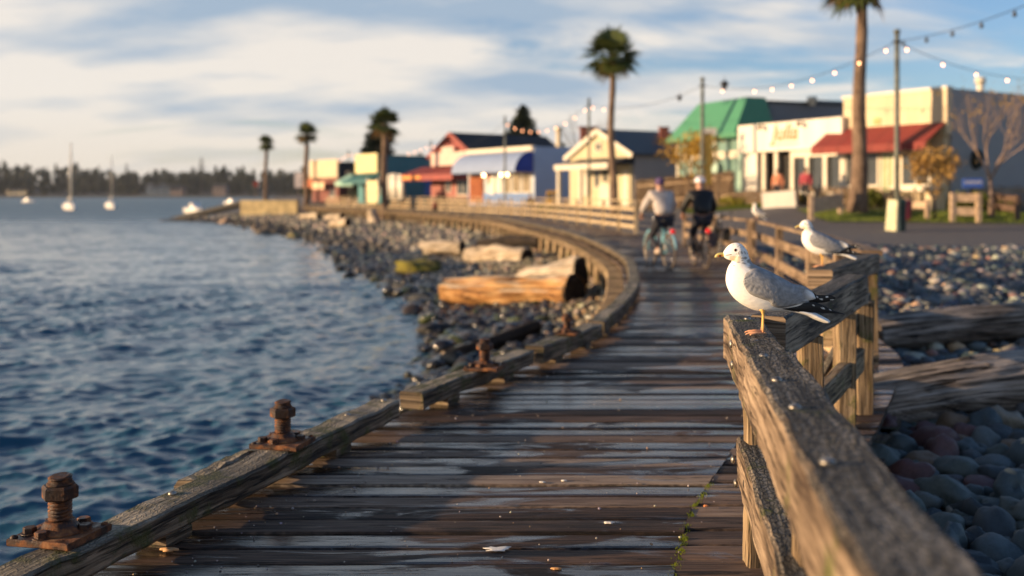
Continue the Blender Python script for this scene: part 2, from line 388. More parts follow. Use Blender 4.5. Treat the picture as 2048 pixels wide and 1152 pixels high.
def plain(name, col, rough=.6, var=.12, scale=2.0, metal=0.0, bmp=0.0, bs=30, spec=.5, streak=False):
    m, t, b = mat_new(name)
    ob = coord(t, 'Object')
    vec = mapping(t, ob, (1, 1, .25)) if streak else ob
    n = noise(t, vec, scale, 6, .6)
    c = mixc(t, smooth_(t, n, .3, .7), tuple(x * (1 - var * 1.6) for x in col), tuple(min(1, x * (1 + var)) for x in col))
    t.links.new(c, b.inputs['Base Color']); b.inputs['Roughness'].default_value = rough; b.inputs['Metallic'].default_value = metal
    b.inputs['Specular IOR Level'].default_value = spec
    if bmp: bump(t, b, noise(t, ob, bs, 4), bmp, .01)
    return m
def siding(name, col, pitch=.18, rough=.65):
    m, t, b = mat_new(name); ob = coord(t, 'Object')
    s = t.nodes.new('ShaderNodeSeparateXYZ'); t.links.new(ob, s.inputs[0])
    fr = M_(t, 'FRACT', M_(t, 'DIVIDE', s.outputs['Z'], pitch)); n = noise(t, mapping(t, ob, (1, 1, .4)), 1.3, 6, .6)
    c = mixc(t, n, tuple(x * .68 for x in col), tuple(x * .92 for x in col))
    c = mixc(t, smooth_(t, fr, .0, .09, 1, 0), c, tuple(x * .55 for x in col))
    t.links.new(c, b.inputs['Base Color']); b.inputs['Roughness'].default_value = rough; bump(t, b, fr, .6, .02); return m
def seam(name, col, pitch=.4, rough=.45):
    m, t, b = mat_new(name); uv = coord(t, 'UV'); s = t.nodes.new('ShaderNodeSeparateXYZ'); t.links.new(uv, s.inputs[0])
    fr = M_(t, 'FRACT', M_(t, 'DIVIDE', s.outputs['X'], pitch)); k = smooth_(t, M_(t, 'ABSOLUTE', M_(t, 'SUBTRACT', fr, .5)), .40, .47)
    n = noise(t, coord(t, 'Object'), 1.2, 5)
    c = mixc(t, n, tuple(x * .85 for x in col), tuple(min(1, x * 1.1) for x in col)); c = mixc(t, M_(t, 'MULTIPLY', k, .45), c, tuple(x * .5 for x in col))
    t.links.new(c, b.inputs['Base Color']); b.inputs['Roughness'].default_value = rough; bump(t, b, k, .6, .03); return m
def glass(name, col=(.03, .035, .04)):
    m, t, b = mat_new(name); ob = coord(t, 'Object')
    c = mixc(t, noise(t, ob, .9, 3), col, tuple(x * 2.3 + .01 for x in col)); t.links.new(c, b.inputs['Base Color'])
    b.inputs['Roughness'].default_value = .08; return m
def emit(name, col, st):
    m, t, b = mat_new(name); b.inputs['Base Color'].default_value = (*col, 1); b.inputs['Emission Color'].default_value = (*col, 1)
    b.inputs['Emission Strength'].default_value = st; b.inputs['Roughness'].default_value = .2; return m
def rust(name, base=(.055, .024, .012), hi=(.26, .105, .038)):
    m, t, b = mat_new(name); ob = coord(t, 'Object')
    n1 = noise(t, ob, 26, 7, .65); n2 = noise(t, ob, 7, 4, .5); n3 = noise(t, ob, 140, 3, .6)
    f = M_(t, 'ADD', M_(t, 'MULTIPLY', n1, .6), M_(t, 'MULTIPLY', n2, .45))
    c = ramp(t, f, [(.38, (.018, .011, .009)), (.5, base), (.6, hi), (.75, (.36, .19, .085))])
    t.links.new(c, b.inputs['Base Color'])
    t.links.new(smooth_(t, n1, .35, .6, .38, .85), b.inputs['Roughness']); b.inputs['Metallic'].default_value = .25
    bump(t, b, M_(t, 'ADD', n1, M_(t, 'MULTIPLY', n3, .4)), .8, .006); return m
def stone(name, tint_attr=True, rough=.62, wet=False, col=None):
    m, t, b = mat_new(name); ob = coord(t, 'Object')
    if tint_attr: base = attr(t, 'tint')
    else:
        rg = t.nodes.new('ShaderNodeRGB'); rg.outputs[0].default_value = (*col, 1); base = rg.outputs[0]
    n = noise(t, ob, 9 if tint_attr else 12, 5, .6); n2 = noise(t, ob, 60, 4, .6)
    c = mixc(t, smooth_(t, n, .3, .7), base, mixc(t, .55, base, (.5, .5, .5), 'MULTIPLY'))
    c = mixc(t, M_(t, 'MULTIPLY', smooth_(t, n2, .6, .75), .25), c, (.45, .44, .42))
    t.links.new(c, b.inputs['Base Color']); b.inputs['Roughness'].default_value = rough
    b.inputs['Specular IOR Level'].default_value = .5
    bump(t, b, M_(t, 'ADD', n, n2), .35, .01); return m
def leaf(name, c0, c1, rough=.6, trans=.25):
    m, t, b = mat_new(name); 
    n = noise(t, coord(t, 'Object'), 2.3, 3); c = mixc(t, n, c0, c1)
    t.links.new(c, b.inputs['Base Color']); b.inputs['Roughness'].default_value = rough
    b.inputs['Specular IOR Level'].default_value = .25
    tr = t.nodes.new('ShaderNodeBsdfTranslucent'); t.links.new(c, tr.inputs[0])
    mx = t.nodes.new('ShaderNodeMixShader'); mx.inputs[0].default_value = trans
    t.links.new(b.outputs[0], mx.inputs[1]); t.links.new(tr.outputs[0], mx.inputs[2])
    t.links.new(mx.outputs[0], t.nodes['Material Output'].inputs[0]); return m

W_RAIL = wood('rail_wood', (.05, .032, .021), (.19, .135, .09), (.40, .30, .21), moss=.12, rough=.8, crack=.7, chk=.8, top=(.15, .14, .125), lichen=.35)
W_CURB = wood('curb_wood', (.022, .015, .01), (.095, .068, .044), (.30, .225, .15), moss=.42, mosscol=(.04, .042, .010), rough=.7, crack=.8, chk=.35, top=(.27, .23, .17), lichen=.3)  # top colour is a lighter tan, painting low sun on the upper faces
W_POST = wood('post_wood', (.06, .04, .022), (.20, .135, .075), (.38, .28, .17), moss=.25, rough=.8, crack=.6)
W_FENCE = wood('fence_wood', (.07, .045, .028), (.22, .15, .095), (.38, .28, .19), moss=.1, rough=.8, crack=.3)
W_FAR = wood('far_rail_wood', (.26, .19, .11), (.46, .35, .22), (.62, .5, .33), moss=.2, mosscol=(.12, .10, .02), rough=.8, crack=.2)
W_DARK = wood('pile_wood', (.03, .02, .013), (.09, .06, .04), (.2, .14, .09), moss=.3, rough=.7)
W_JOIST = wood('joist_wood', (.14, .09, .05), (.34, .24, .14), (.55, .41, .25), moss=.2, rough=.75, crack=.3)
W_LOG = wood('driftwood', (.035, .025, .02), (.17, .135, .11), (.42, .35, .30), rough=.85, crack=1.0, bumpd=.05, gs=.62, top=(.27, .235, .205))  # pale top colour stands for sunlight along the upper sides
W_LOGP = wood('pale_driftwood', (.22, .15, .09), (.5, .4, .28), (.68, .58, .45), rough=.85, crack=.8, bumpd=.05, gs=.3)
W_LOGO = wood('orange_driftwood', (.10, .04, .015), (.36, .17, .05), (.52, .32, .14), rough=.75, crack=.7, bumpd=.03, top=(.42, .34, .25), gs=.3)
W_BROKEN = wood('broken_wood', (.15, .09, .045), (.40, .27, .15), (.6, .45, .28), rough=.85, crack=.6, moss=.1, bumpd=.02)
W_DECK = deck_wood('deck_wood')
RUST = rust('rusty_iron', (.045, .018, .009), (.20, .075, .026)); STEEL = plain('galvanised', (.3, .28, .25), .5, .2, 30, 1.0)
# ------------------------------------------------------------------ the plan: two edges of the boardwalk, ground heights
PAIRS = [(-3.34, -2, .25, -2), (-1.48, 4.0, 1.10, 4.0), (-1.27, 4.7, 1.38, 4.7), (-.65, 6.4, 2.25, 6.4), (.237, 8.53, 3.22, 8.53), (.89, 10.1, 3.62, 10.1),
         (1.69, 13.85, 4.22, 13.85), (2.15, 17.6, 4.68, 17.6), (2.48, 22.4, 5.12, 22.4), (2.3, 32, 4.95, 32.2), (1.25, 44, 3.88, 44.4),
         (-1.9, 64.6, .65, 65.3), (-9, 88, -6.5, 88.9), (-17, 108, -14.6, 109.1), (-25.5, 125, -23.2, 126.3)]
def cr(a, b, c, d, t):
    return .5 * ((2*b) + (-a + c)*t + (2*a - 5*b + 4*c - d)*t*t + (-a + 3*b - 3*c + d)*t**3)
_pa = np.array(PAIRS, float)
_i = 0
_EDGE = []
for i in range(len(_pa) - 1):
    p = [_pa[max(i-1, 0)], _pa[i], _pa[i+1], _pa[min(i+2, len(_pa)-1)]]
    L = math.hypot(_pa[i+1][0]-_pa[i][0], _pa[i+1][1]-_pa[i][1]); n = max(2, int(L / .1))
    for k in range(n):
        t = k / n
        _EDGE.append(p[1] + (p[2]-p[1]) * t if i < 4 else cr(p[0], p[1], p[2], p[3], t))
_EDGE.append(_pa[-1]); _EDGE = np.array(_EDGE)
_SL = np.concatenate([[0], np.cumsum(np.hypot(np.diff((_EDGE[:, 0]+_EDGE[:, 2])/2), np.diff((_EDGE[:, 1]+_EDGE[:, 3])/2)))])
LEN = _SL[-1]
def edge(s):                      # left and right edge points at distance s along the middle
    e = [np.interp(s, _SL, _EDGE[:, k]) for k in range(4)]
    return Vector((e[0], e[1], 0)), Vector((e[2], e[3], 0))
def s_of_y(y): return float(np.interp(y, (_EDGE[:, 1]+_EDGE[:, 3])/2, _SL))
def poly_dist(X, Y, pts):
    """distance to a polyline and side (+ = left of its direction)"""
    best = np.full(X.shape, 1e9); side = np.zeros(X.shape)
    for (ax, ay), (bx, by) in zip(pts[:-1], pts[1:]):
        dx, dy = bx-ax, by-ay; l2 = dx*dx+dy*dy
        t = np.clip(((X-ax)*dx+(Y-ay)*dy)/l2, 0, 1); qx = X-(ax+t*dx); qy = Y-(ay+t*dy); d = np.hypot(qx, qy)
        cr_ = dx*(Y-ay) - dy*(X-ax); u = d < best
        best = np.where(u, d, best); side = np.where(u, np.sign(cr_), side)
    return best * side
LP = [(-6.4, -12), (-3.34, -2)] + [(a, b) for a, b in _EDGE[5::40, :2]] + [(-32.5, 127), (-46, 168), (-80, 300), (-140, 620)]
RP = [(-3, -12), (.25, -2)] + [(a, b) for a, b in _EDGE[5::40, 2:]] + [(-30, 131), (-42, 172), (-76, 304), (-136, 624)]
def ground(X, Y):
    X = np.asarray(X, float); Y = np.asarray(Y, float)
    dL = poly_dist(X, Y, LP); dR = -poly_dist(X, Y, RP)      # dL>0 seaward, dR>0 inland
    f = np.interp(Y, [2, 8, 15, 26, 36, 40, 44, 50, 60], [-.42, -.34, -.28, -.04, .25, .51, .91, 1.08, 1.1])
    gR = np.interp(dR, [0, 1.5, 4, 8, 12, 16], [-.40, .05, .42, .9, 1.03, 1.1]); fr = np.where(Y < 25, f, np.minimum(f, gR + np.clip((27 - Y) * .2, 0, 1)))
    ze = np.interp(Y, [6, 9, 12, 20, 40, 125], [-2.3, -1.9, -1.3, -1.1, -.95, -.9])
    wv = np.interp(Y, [9, 11, 14, 16.4, 19, 25, 35, 45, 69, 89, 113, 125, 135, 170, 600], [.3, 1.0, 2.2, 2.7, 2.9, 3.8, 5.5, 7.6, 10.4, 11.5, 12, 9, 3, 3, 6])
    sea = np.where(dL < wv, ze + (-1.6 - ze) * (dL / wv), -1.6 - .16 * (dL - wv)); sea = np.where(ze < -1.5, np.minimum(ze, -1.85) - .5 * np.maximum(dL, 0), sea)
    sea = np.maximum(sea, -4.5)
    sea = np.where(Y < 10, np.maximum(ze - .5 * np.maximum(dL, 0), -4.5), sea)
    tt = np.clip(-dL / np.maximum(-dL - np.minimum(dR, 0) + 1e-6, 1e-3), 0, 1)
    under = ze + (fr - ze) * np.where(dR < 0, np.clip(-dL / (-dL - dR + 1e-6), 0, 1), 1) ** 1.4
    return np.where(dL > 0, sea, np.where(dR < 0, under, fr))
def gz(x, y): return float(ground(np.array([x]), np.array([y]))[0])
def vnoise(X, Y, sc, seed=0):
    rs = np.random.RandomState(seed); g = rs.rand(256, 256)
    x = X/sc + 50.3; y = Y/sc + 71.7; xi = np.floor(x).astype(int); yi = np.floor(y).astype(int); fx = x-xi; fy = y-yi
    fx = fx*fx*(3-2*fx); fy = fy*fy*(3-2*fy); a = g[xi % 256, yi % 256]; b = g[(xi+1) % 256, yi % 256]; c = g[xi % 256, (yi+1) % 256]; d = g[(xi+1) % 256, (yi+1) % 256]
    return (a*(1-fx)+b*fx)*(1-fy) + (c*(1-fx)+d*fx)*fy

# terrain sheet
ys = np.concatenate([np.arange(-8, 60, .4), np.arange(60, 140, 1.0), np.geomspace(140, 640, 40)])
xs = np.concatenate([-np.geomspace(420, 36, 30), np.arange(-35, 26, .45), np.geomspace(26, 600, 40)])
XX, YY = np.meshgrid(xs, ys); ZZ = ground(XX, YY)
ZZ = ZZ + (vnoise(XX, YY, 1.1, 1) - .5) * .07 * (ZZ < .0) + (vnoise(XX, YY, 5, 2) - .5) * .1 * (YY > 60)
ny_, nx_ = XX.shape; idx = np.arange(ny_*nx_).reshape(ny_, nx_)
fc = np.stack([idx[:-1, :-1].ravel(), idx[:-1, 1:].ravel(), idx[1:, 1:].ravel(), idx[1:, :-1].ravel()], 1)
m, t, b = mat_new('beach_ground'); ob = coord(t, 'Object')
vo = t.nodes.new('ShaderNodeTexVoronoi'); vo.inputs['Scale'].default_value = 11; t.links.new(ob, vo.inputs['Vector'])
c = mixc(t, noise(t, ob, 3, 5), (.05, .047, .042), (.14, .125, .105)); c = mixc(t, .5, c, vo.outputs['Color'], 'OVERLAY')
hs = t.nodes.new('ShaderNodeHueSaturation'); hs.inputs['Saturation'].default_value = .25; hs.inputs['Value'].default_value = .8; t.links.new(c, hs.inputs['Color'])
sp = t.nodes.new('ShaderNodeSeparateXYZ'); t.links.new(ob, sp.inputs[0])
# the street and path inland (asphalt), grass bank by the fences
asph = mixc(t, noise(t, ob, 26, 5, .7), (.085, .078, .075), (.15, .138, .13)); asph = mixc(t, noise(t, ob, .5, 4), asph, mixc(t, .5, asph, (.6, .58, .56), 'MULTIPLY'))
mk = smooth_(t, M_(t, 'ADD', sp.outputs['Y'], M_(t, 'MULTIPLY', noise(t, ob, .8, 3), 2.0)), 26.7, 27.2)
mk = M_(t, 'MULTIPLY', mk, smooth_(t, sp.outputs['Z'], -.5, -.3))
c2 = mixc(t, mk, hs.outputs[0], asph)
t.links.new(c2, b.inputs['Base Color']); b.inputs['Roughness'].default_value = .85
bump(t, b, vo.outputs['Distance'], .6, .03)
GROUND_M = m
ter = np_mesh('ground', np.stack([XX.ravel(), YY.ravel(), ZZ.ravel()], 1), fc, m); tag(ter, kind='structure')

# ------------------------------------------------------------------ water with real waves
WZ = -1.6
rows = np.concatenate([np.arange(2.0, 7.5, .12), np.geomspace(7.5, 150, 1100), np.geomspace(151, 700, 150), np.geomspace(720, 6000, 14)])
cols = np.concatenate([np.linspace(-2.2, -.66, 60, endpoint=False), np.linspace(-.66, .12, 430, endpoint=False), np.linspace(.12, 2.2, 20)])
DD, KK = np.meshgrid(rows, cols, indexing='ij'); WX = DD * KK; WY = DD.copy()
dsp = np.gradient(rows)[:, None] * np.ones_like(KK)
rs = np.random.RandomState(5); HH = np.zeros_like(WX); DX = np.zeros_like(WX); DY = np.zeros_like(WX)
xf = WX.astype(np.float32); yf = WY.astype(np.float32)
NWV = 130
for k in range(NWV):
    lam = float(np.exp(rs.uniform(np.log(.11), np.log(4.2)))); th = math.radians(-62 + rs.randn() * 34 + (rs.rand() < .25) * 60)
    eps = .0235 * (1.35 if .2 < lam < .6 else .85 if lam < .9 else .50); a = eps * lam / (2*math.pi); kx = 2*math.pi/lam*math.cos(th); ky = 2*math.pi/lam*math.sin(th)
    fade = np.clip((lam - 2.2*dsp) / (1.5*dsp), 0, 1).astype(np.float32)
    rmax = int((fade[:, 0] > 0).sum())
    ph = kx*xf[:rmax] + ky*yf[:rmax] + rs.rand()*6.283
    # gusts modulate short waves
    HH[:rmax] += a*fade[:rmax]*np.sin(ph); c_ = a*fade[:rmax]*np.cos(ph)*1.0; DX[:rmax] += c_*math.cos(th); DY[:rmax] += c_*math.sin(th)
gust = .22 + .9 * vnoise(WX*.5, WY, 5.0, 4) + .75 * vnoise(WX*.6, WY, 1.3, 9)
HH *= gust
# flat near the shore line
calm = 1.0
VV = np.stack([(WX+DX).ravel(), (WY+DY).ravel(), (WZ+HH).ravel()], 1)
nr, nc = WX.shape; idx = np.arange(nr*nc).reshape(nr, nc)
fc = np.stack([idx[:-1, :-1].ravel(), idx[:-1, 1:].ravel(), idx[1:, 1:].ravel(), idx[1:, :-1].ravel()], 1)
m, t, b = mat_new('sea_water'); ob = coord(t, 'Object')
b.inputs['Base Color'].default_value = (.022, .085, .135, 1); b.inputs['Roughness'].default_value = .05; b.inputs['IOR'].default_value = 1.333
cam_d = t.nodes.new('ShaderNodeSeparateXYZ'); t.links.new(ob, cam_d.inputs[0])
h1 = noise(t, mapping(t, ob, (1, 1.3, 1)), 7.0, 5, .65, .5); h2 = noise(t, mapping(t, ob, (.35, .8, 1)), 1.0, 5, .6, .6)
hh = M_(t, 'ADD', M_(t, 'MULTIPLY', h1, .16), M_(t, 'MULTIPLY', h2, M_(t, 'ADD', smooth_(t, cam_d.outputs['Y'], 25, 170, 0, 7.0), smooth_(t, cam_d.outputs['Y'], 90, 260, 0, 22.0))))
bn = bump(t, b, hh, .75, .06)
t.links.new(smooth_(t, cam_d.outputs['Y'], 25, 170, .05, .34), b.inputs['Roughness'])
WATER_M = m
wat = np_mesh('water', VV, fc, m); tag(wat, kind='structure')
# ------------------------------------------------------------------ boardwalk deck: one mesh of boards
mb = MB(); rc = []; ec = []
def plank(a0, b0, a1, b1, thick=.045, segs=6, hz=0.0, tilt=0.0, rnd=(0, 0, 0), bev=.008, ns=0.0):
    """board whose near edge runs a0->b0 and far edge a1->b1"""
    n0 = len(mb.V); uo = (R_.random() * 60, R_.random() * 60)
    K = 10
    for i in range(segs + 1):
        t = i / segs; p = Vector(a0).lerp(b0, t); q = Vector(a1).lerp(b1, t); w_ = (q - p); W = w_.length; w_.normalize()
        if ns:
            p = p + w_ * (ns * mnoise.noise(p * 3.3 + Vector((0, 0, 3)))); q = q + w_ * (ns * mnoise.noise(q * 3.3))
        z = hz + (ns * .7 * mnoise.noise(Vector((p.x * 1.3, p.y * 6, 1))) if ns else 0)
        z0 = z; z1 = z + tilt
        prof = [(0, -thick, 1), (0, z0 - bev*1.4, 1), (bev, z0 - bev*.25, .95), (bev + .016, z0 + .001, 0), (W*.5, (z0+z1)/2 + .002, 0), (W-bev-.016, z1 + .001, 0), (W-bev, z1 - bev*.25, .95), (W, z1-bev*1.4, 1), (W, -thick, 1), (W*.5, -thick, 1)]
        for (x, zz_, e_) in prof: v = p + w_ * x; mb.V.append(Vector((v.x, v.y, zz_))); rc.append((*rnd, 1)); ec.append((e_, e_, e_, 1))
    L = (Vector(b0) - Vector(a0)).length; vv = [0, .04, .05, .066, .14, .214, .23, .24, .28, .35, .5]
    for i in range(segs):
        for j in range(K):
            a = n0+i*K+j; b_ = n0+i*K+(j+1) % K; u0 = uo[0]+L*i/segs; u1 = uo[0]+L*(i+1)/segs
            mb.face((a, a+K, b_+K, b_), [(u0, uo[1]+vv[j]), (u1, uo[1]+vv[j]), (u1, uo[1]+vv[j+1]), (u0, uo[1]+vv[j+1])], 0)
    mb.face([n0+j for j in range(K)], [(uo[0]+.1*j, uo[1]+.02*j) for j in range(K)], 0); mb.face([n0+segs*K+j for j in range(K)][::-1], [(uo[0]+.1*j, uo[1]+.02*j) for j in range(K)], 0)
PW = .196; s = s_of_y(.2); rr = random.Random(3)
JL = [(.48, 3.2), (.62, 3.9), (.82, 4.7), (1.35, 6.06)]
def jx(y): return float(np.interp(y, [a[1] for a in JL], [a[0] for a in JL]))
i = 0
while s < LEN - .3:
    L0, R0 = edge(s); L1, R1 = edge(s + PW - .011)
    ml = (R0 - L0).normalized()
    near = L0.y < 15
    a0 = L0 - ml * .24; a1 = L1 - ml * .24; b0 = R0 + ml * .04; b1 = R1 + ml * .04
    rnd = (rr.random(), rr.random() ** 2, rr.random()); rnd = (rnd[0], rnd[1], rnd[2])
    hz = (rr.random() - .5) * .009; tl = (rr.random() - .5) * .007
    if near:
        if 3.0 < L0.y < 6.0:
            x0 = jx(L0.y); x1 = jx(L1.y)
            plank(a0, Vector((x0 - .006, L0.y, 0)), a1, Vector((x1 - .006, L1.y, 0)), segs=22, hz=hz, tilt=tl, rnd=rnd, ns=.004)
            rn2 = (rr.random(), rr.random() * .9 + .1, rr.random() * .6); dy = .05
            plank(Vector((x0 + .006, L0.y + dy, 0)), b0 + Vector((0, dy, 0)), Vector((x1 + .006, L1.y + dy, 0)), b1 + Vector((0, dy, 0)), segs=6, hz=hz - .003, tilt=-tl, rnd=rn2, ns=.004)
        else:
            plank(a0, b0, a1, b1, segs=22, hz=hz, tilt=tl, rnd=rnd, ns=.004)
    else:
        if L0.y > 50: b0 = b0; 
        plank(a0, b0, a1, b1, segs=3, hz=hz, tilt=tl, rnd=rnd, bev=.01)
    s += PW * (1.0 if L0.y < 60 else 1.0) + (rr.random() - .5) * .012; i += 1
mb.C['rnd'] = rc; mb.C['edge_dark'] = ec
deck = mb.build('boardwalk', W_DECK); tag(deck, kind='structure')

# what carries it: joist ends in a row, posts down to the beach
fr_l = MB()
joists = []; s = s_of_y(10.5); k = 0; stuffm = MB()
while s < LEN - 1:
    L0, R0 = edge(s); dr = (L0 - R0).normalized(); c0 = L0 + dr * .52 + Vector((0, 0, -.16)); c1 = c0 - dr * 1.4
    if k < 95:
        m1 = MB(); m1.beam(c0, c1, .17, .20, uo=(k*.7, k*.3)); m1.build('joist', W_JOIST, deck)
    else: stuffm.beam(c0, c1, .17, .20, uo=(k*.7, k*.3))
    s += .50; k += 1
o = stuffm.build('far_joists', W_JOIST, deck); o['kind'] = 'stuff'
s = 1.0; beams = MB()
for side in (0, 1):
    s = s_of_y(1.0)
    while s < LEN - 2.4:
        e0 = edge(s)[side]; e1 = edge(s + 2.4)[side]; off = (edge(s)[0] - edge(s)[1]).normalized() * (-.15 if side == 0 else -.0)
        m1 = MB(); m1.beam(e0 + off + Vector((0, 0, -.36)), e1 + off + Vector((0, 0, -.36)), .16, .22); m1.build('bearer', W_DARK, deck); s += 2.4
    s = s_of_y(6.0) if side == 0 else s_of_y(2.0); kk = 0
    while s < LEN - 2 and kk < 60:
        e0 = edge(s)[side]; off = (edge(s)[0] - edge(s)[1]).normalized() * (.08 if side == 0 else -.0); p = e0 + off
        zb = max(gz(p.x, p.y) - .3, -3.2); m1 = MB(); m1.tube([Vector((p.x, p.y, -.25)), Vector((p.x, p.y, zb))], [.10, .11], 8, jit=.1, seed=kk)
        m1.build('post', W_JOIST if p.y > 24 else W_DARK, deck); s += 1.9; kk += 1

# ------------------------------------------------------------------ kerb timbers along the seaward edge
def curb(p0, p1, z0, z1, w_=.17, name='kerb_timber', label='', mat=W_CURB, segs=24, jit=.012, blocks=True, group='kerb timbers along the seaward edge'):
    th_ = thing(name, label, 'kerb timber', (p0[0], p0[1], z0), group)
    m1 = MB(); a = Vector((*p0, (z0+z1)/2)); b_ = Vector((*p1, (z0+z1)/2))
    m1.beam(a, b_, w_, z1 - z0, bev=.012, segs=segs, jit=jit); m1.build('timber', mat, th_)
    if blocks:
        d = (b_ - a); Ln = d.length; n = max(2, int(Ln / 1.3))
        for i in range(n):
            c = a + d * ((i + .5) / n); m2 = MB(); dd = d.normalized() * .09
            m2.beam(Vector((c.x, c.y, z0/2+.002)) - dd, Vector((c.x, c.y, z0/2+.002)) + dd, w_*.86, z0 - .004); m2.build('spacer_block', mat, th_)
    return th_
def shift(p, q, off):   # offset the segment p->q seaward
    d = Vector((q[0]-p[0], q[1]-p[1], 0)).normalized(); n = Vector((-d.y, d.x, 0)) * off
    return (p[0]+n.x, p[1]+n.y), (q[0]+n.x, q[1]+n.y)
a, b_ = shift((-3.4, -2.2), (-.70, 6.42), .085); K1 = curb(a, b_, .052, .165, label='long foreground kerb timber carrying the two nearest rusty anchor bolts', segs=110, jit=.014)
a, b_ = shift((-.56, 6.66), (.20, 8.42), .11); K2 = curb(a, b_, .052, .165, label='short mossy kerb timber just past the gap, carrying the third anchor bolt', segs=40)
a, b_ = shift((.24, 8.50), (.86, 10.02), .06); K3 = curb(a, b_, .05, .19, label='kerb timber carrying the fourth, farthest anchor bolt where the walk starts to bend', segs=24)
# lower outboard timber beside the first kerb
th_ = thing('outboard_timber', 'short low mossy timber bolted outside the foreground kerb under the second anchor bolt', 'timber', (-1.5, 4.9, .05))
m1 = MB(); m1.beam((-1.50, 4.72, .095), (-1.18, 5.72, .095), .13, .10, bev=.03, segs=20, jit=.03); m1.build('timber', W_CURB, th_)
s = s_of_y(10.15); k = 0
words = ['first short kerb piece of the bend, beyond the fourth anchor bolt']
while s < LEN - 2.2:
    ln = 1.75 if s < s_of_y(45) else 3.4
    e0 = edge(s)[0]; e1 = edge(min(s + ln - .03, LEN - .1))[0]
    a, b_ = shift(e0, e1, .08)
    curb(a, b_, .045, .045 + (.15 if s < s_of_y(20) else .12), w_=.17, label='short weathered kerb piece in the chain that follows the curving seaward edge', segs=8, jit=.01, blocks=s < s_of_y(20), group='kerb pieces round the bend')
    s += ln; k += 1

# ------------------------------------------------------------------ rusty anchor bolts
def anchor(x, y, z, rz, label, sc=1.0):
    th_ = thing('anchor_bolt', label, 'anchor bolt', (x, y, z), 'rusty anchor bolts on the kerb')
    O = Vector((x, y, z)); Rm = Matrix.Rotation(rz, 3, 'Z')
    def T(a, b_, c): return O + Rm @ Vector((a*sc, b_*sc, c*sc))
    m1 = MB(); m1.beam(T(-.13, 0, .014), T(.13, 0, .014), .25*sc, .026*sc, bev=.004, segs=10, jit=.004); m1.build('base_plate', RUST, th_)
    m1 = MB(); prof = [(.088, .026), (.086, .034), (.066, .048), (.056, .062), (.052, .07)]
    m1.ring_loft([[T(math.cos(a)*r, math.sin(a)*r, h) for a in [2*math.pi*i/24 for i in range(24)]] for r, h in prof]); m1.build('flange', RUST, th_)
    m1 = MB(); rings = []; z = .06; nth = 0
    while z < .235:
        rings += [[T(math.cos(a)*r, math.sin(a)*r, z + dz + .004*math.sin(a)) for a in [2*math.pi*i/24 for i in range(24)]] for r, dz in ((.034, 0), (.043, .005), (.043, .008), (.034, .0125))]
        z += .0135
    m1.ring_loft(rings); m1.build('threaded_rod', RUST, th_)
    m1 = MB(); n6 = 6; hz0 = .150; rr_ = .067
    def hx(h, k): return [T(math.cos(.35+math.pi/3*i)*rr_*k, math.sin(.35+math.pi/3*i)*rr_*k, h) for i in range(6)]
    m1.ring_loft([hx(hz0, .90), hx(hz0+.005, 1), hx(hz0+.043, 1), hx(hz0+.051, .90)], smooth=False)
    cc = lambda r, h: [T(math.cos(a)*r, math.sin(a)*r, h) for a in [2*math.pi*i/20 for i in range(20)]]
    m1.ring_loft([cc(.049, hz0+.049), cc(.047, hz0+.060), cc(.040, hz0+.063), cc(.036, hz0+.052)], smooth=True)
    nt_ = m1.build('hex_nut', RUST, th_)
    m1 = MB(); m1.ring_loft([cc(.036, hz0+.0525), cc(.001, hz0+.0525)], smooth=False, cap=False); m1.build('bore', plain('bore_dark', (.01, .008, .007), .9), nt_)
    for (bx, by, q) in ((-.088, -.055, .2), (-.01, -.088, .5), (.085, .03, .1), (-.075, .045, .9), (.03, .095, .3)):
        m1 = MB(); c = T(bx, by, .026); m1.hexa(c, .025*sc, .026*sc, rz=q); m1.cyl(c - Vector((0, 0, .001)), c + Vector((0, 0, .005*sc)), .032*sc, 14); m1.build('small_bolt', RUST, th_)
    for (bx, by) in ((-.112, -.108), (.112, .108)):
        m1 = MB(); m1.ball(T(bx, by, .027), (.015, .015, .01), 10, nz=5); m1.build('rivet', RUST, th_)
    return th_
anchor(-1.69, 3.83, .167, -.26, 'nearest rusty anchor bolt with a big hollow hex nut at the lower left')
anchor(-1.175, 5.25, .167, -.22, 'second rusty anchor bolt, standing near the middle of the foreground kerb above the outboard timber', .97)
anchor(-.20, 7.55, .167, -.3, 'third rusty anchor bolt, on the mossy kerb timber beyond the gap, slim at this distance', .95)
anchor(.50, 9.25, .195, -.3, 'fourth rusty anchor bolt, the farthest and smallest, where the boardwalk bends', .78)

# domed bolt heads let into the kerb
STUD = plain('stud_metal', (.34, .31, .27), .45, .4, 60, .9)
for (px, py, lb) in ((345, 987, 'bright domed bolt head between the first two anchor bolts'), (546, 898, 'bright domed bolt head right in front of the second anchor bolt plate'),
                 (695, 830, 'bright domed bolt head halfway from the second anchor bolt to the kerb end'), (768, 801, 'bright domed bolt head on the pale end of the foreground kerb')):
    p = G(px, py, .169); m1 = MB(); m1.ball(p, (.019, .019, .012), 14, nz=8); o = m1.build('bolt_head', STUD, None, loc=p); tag(o, lb, 'bolt head', 'bolt heads on the foreground kerb')

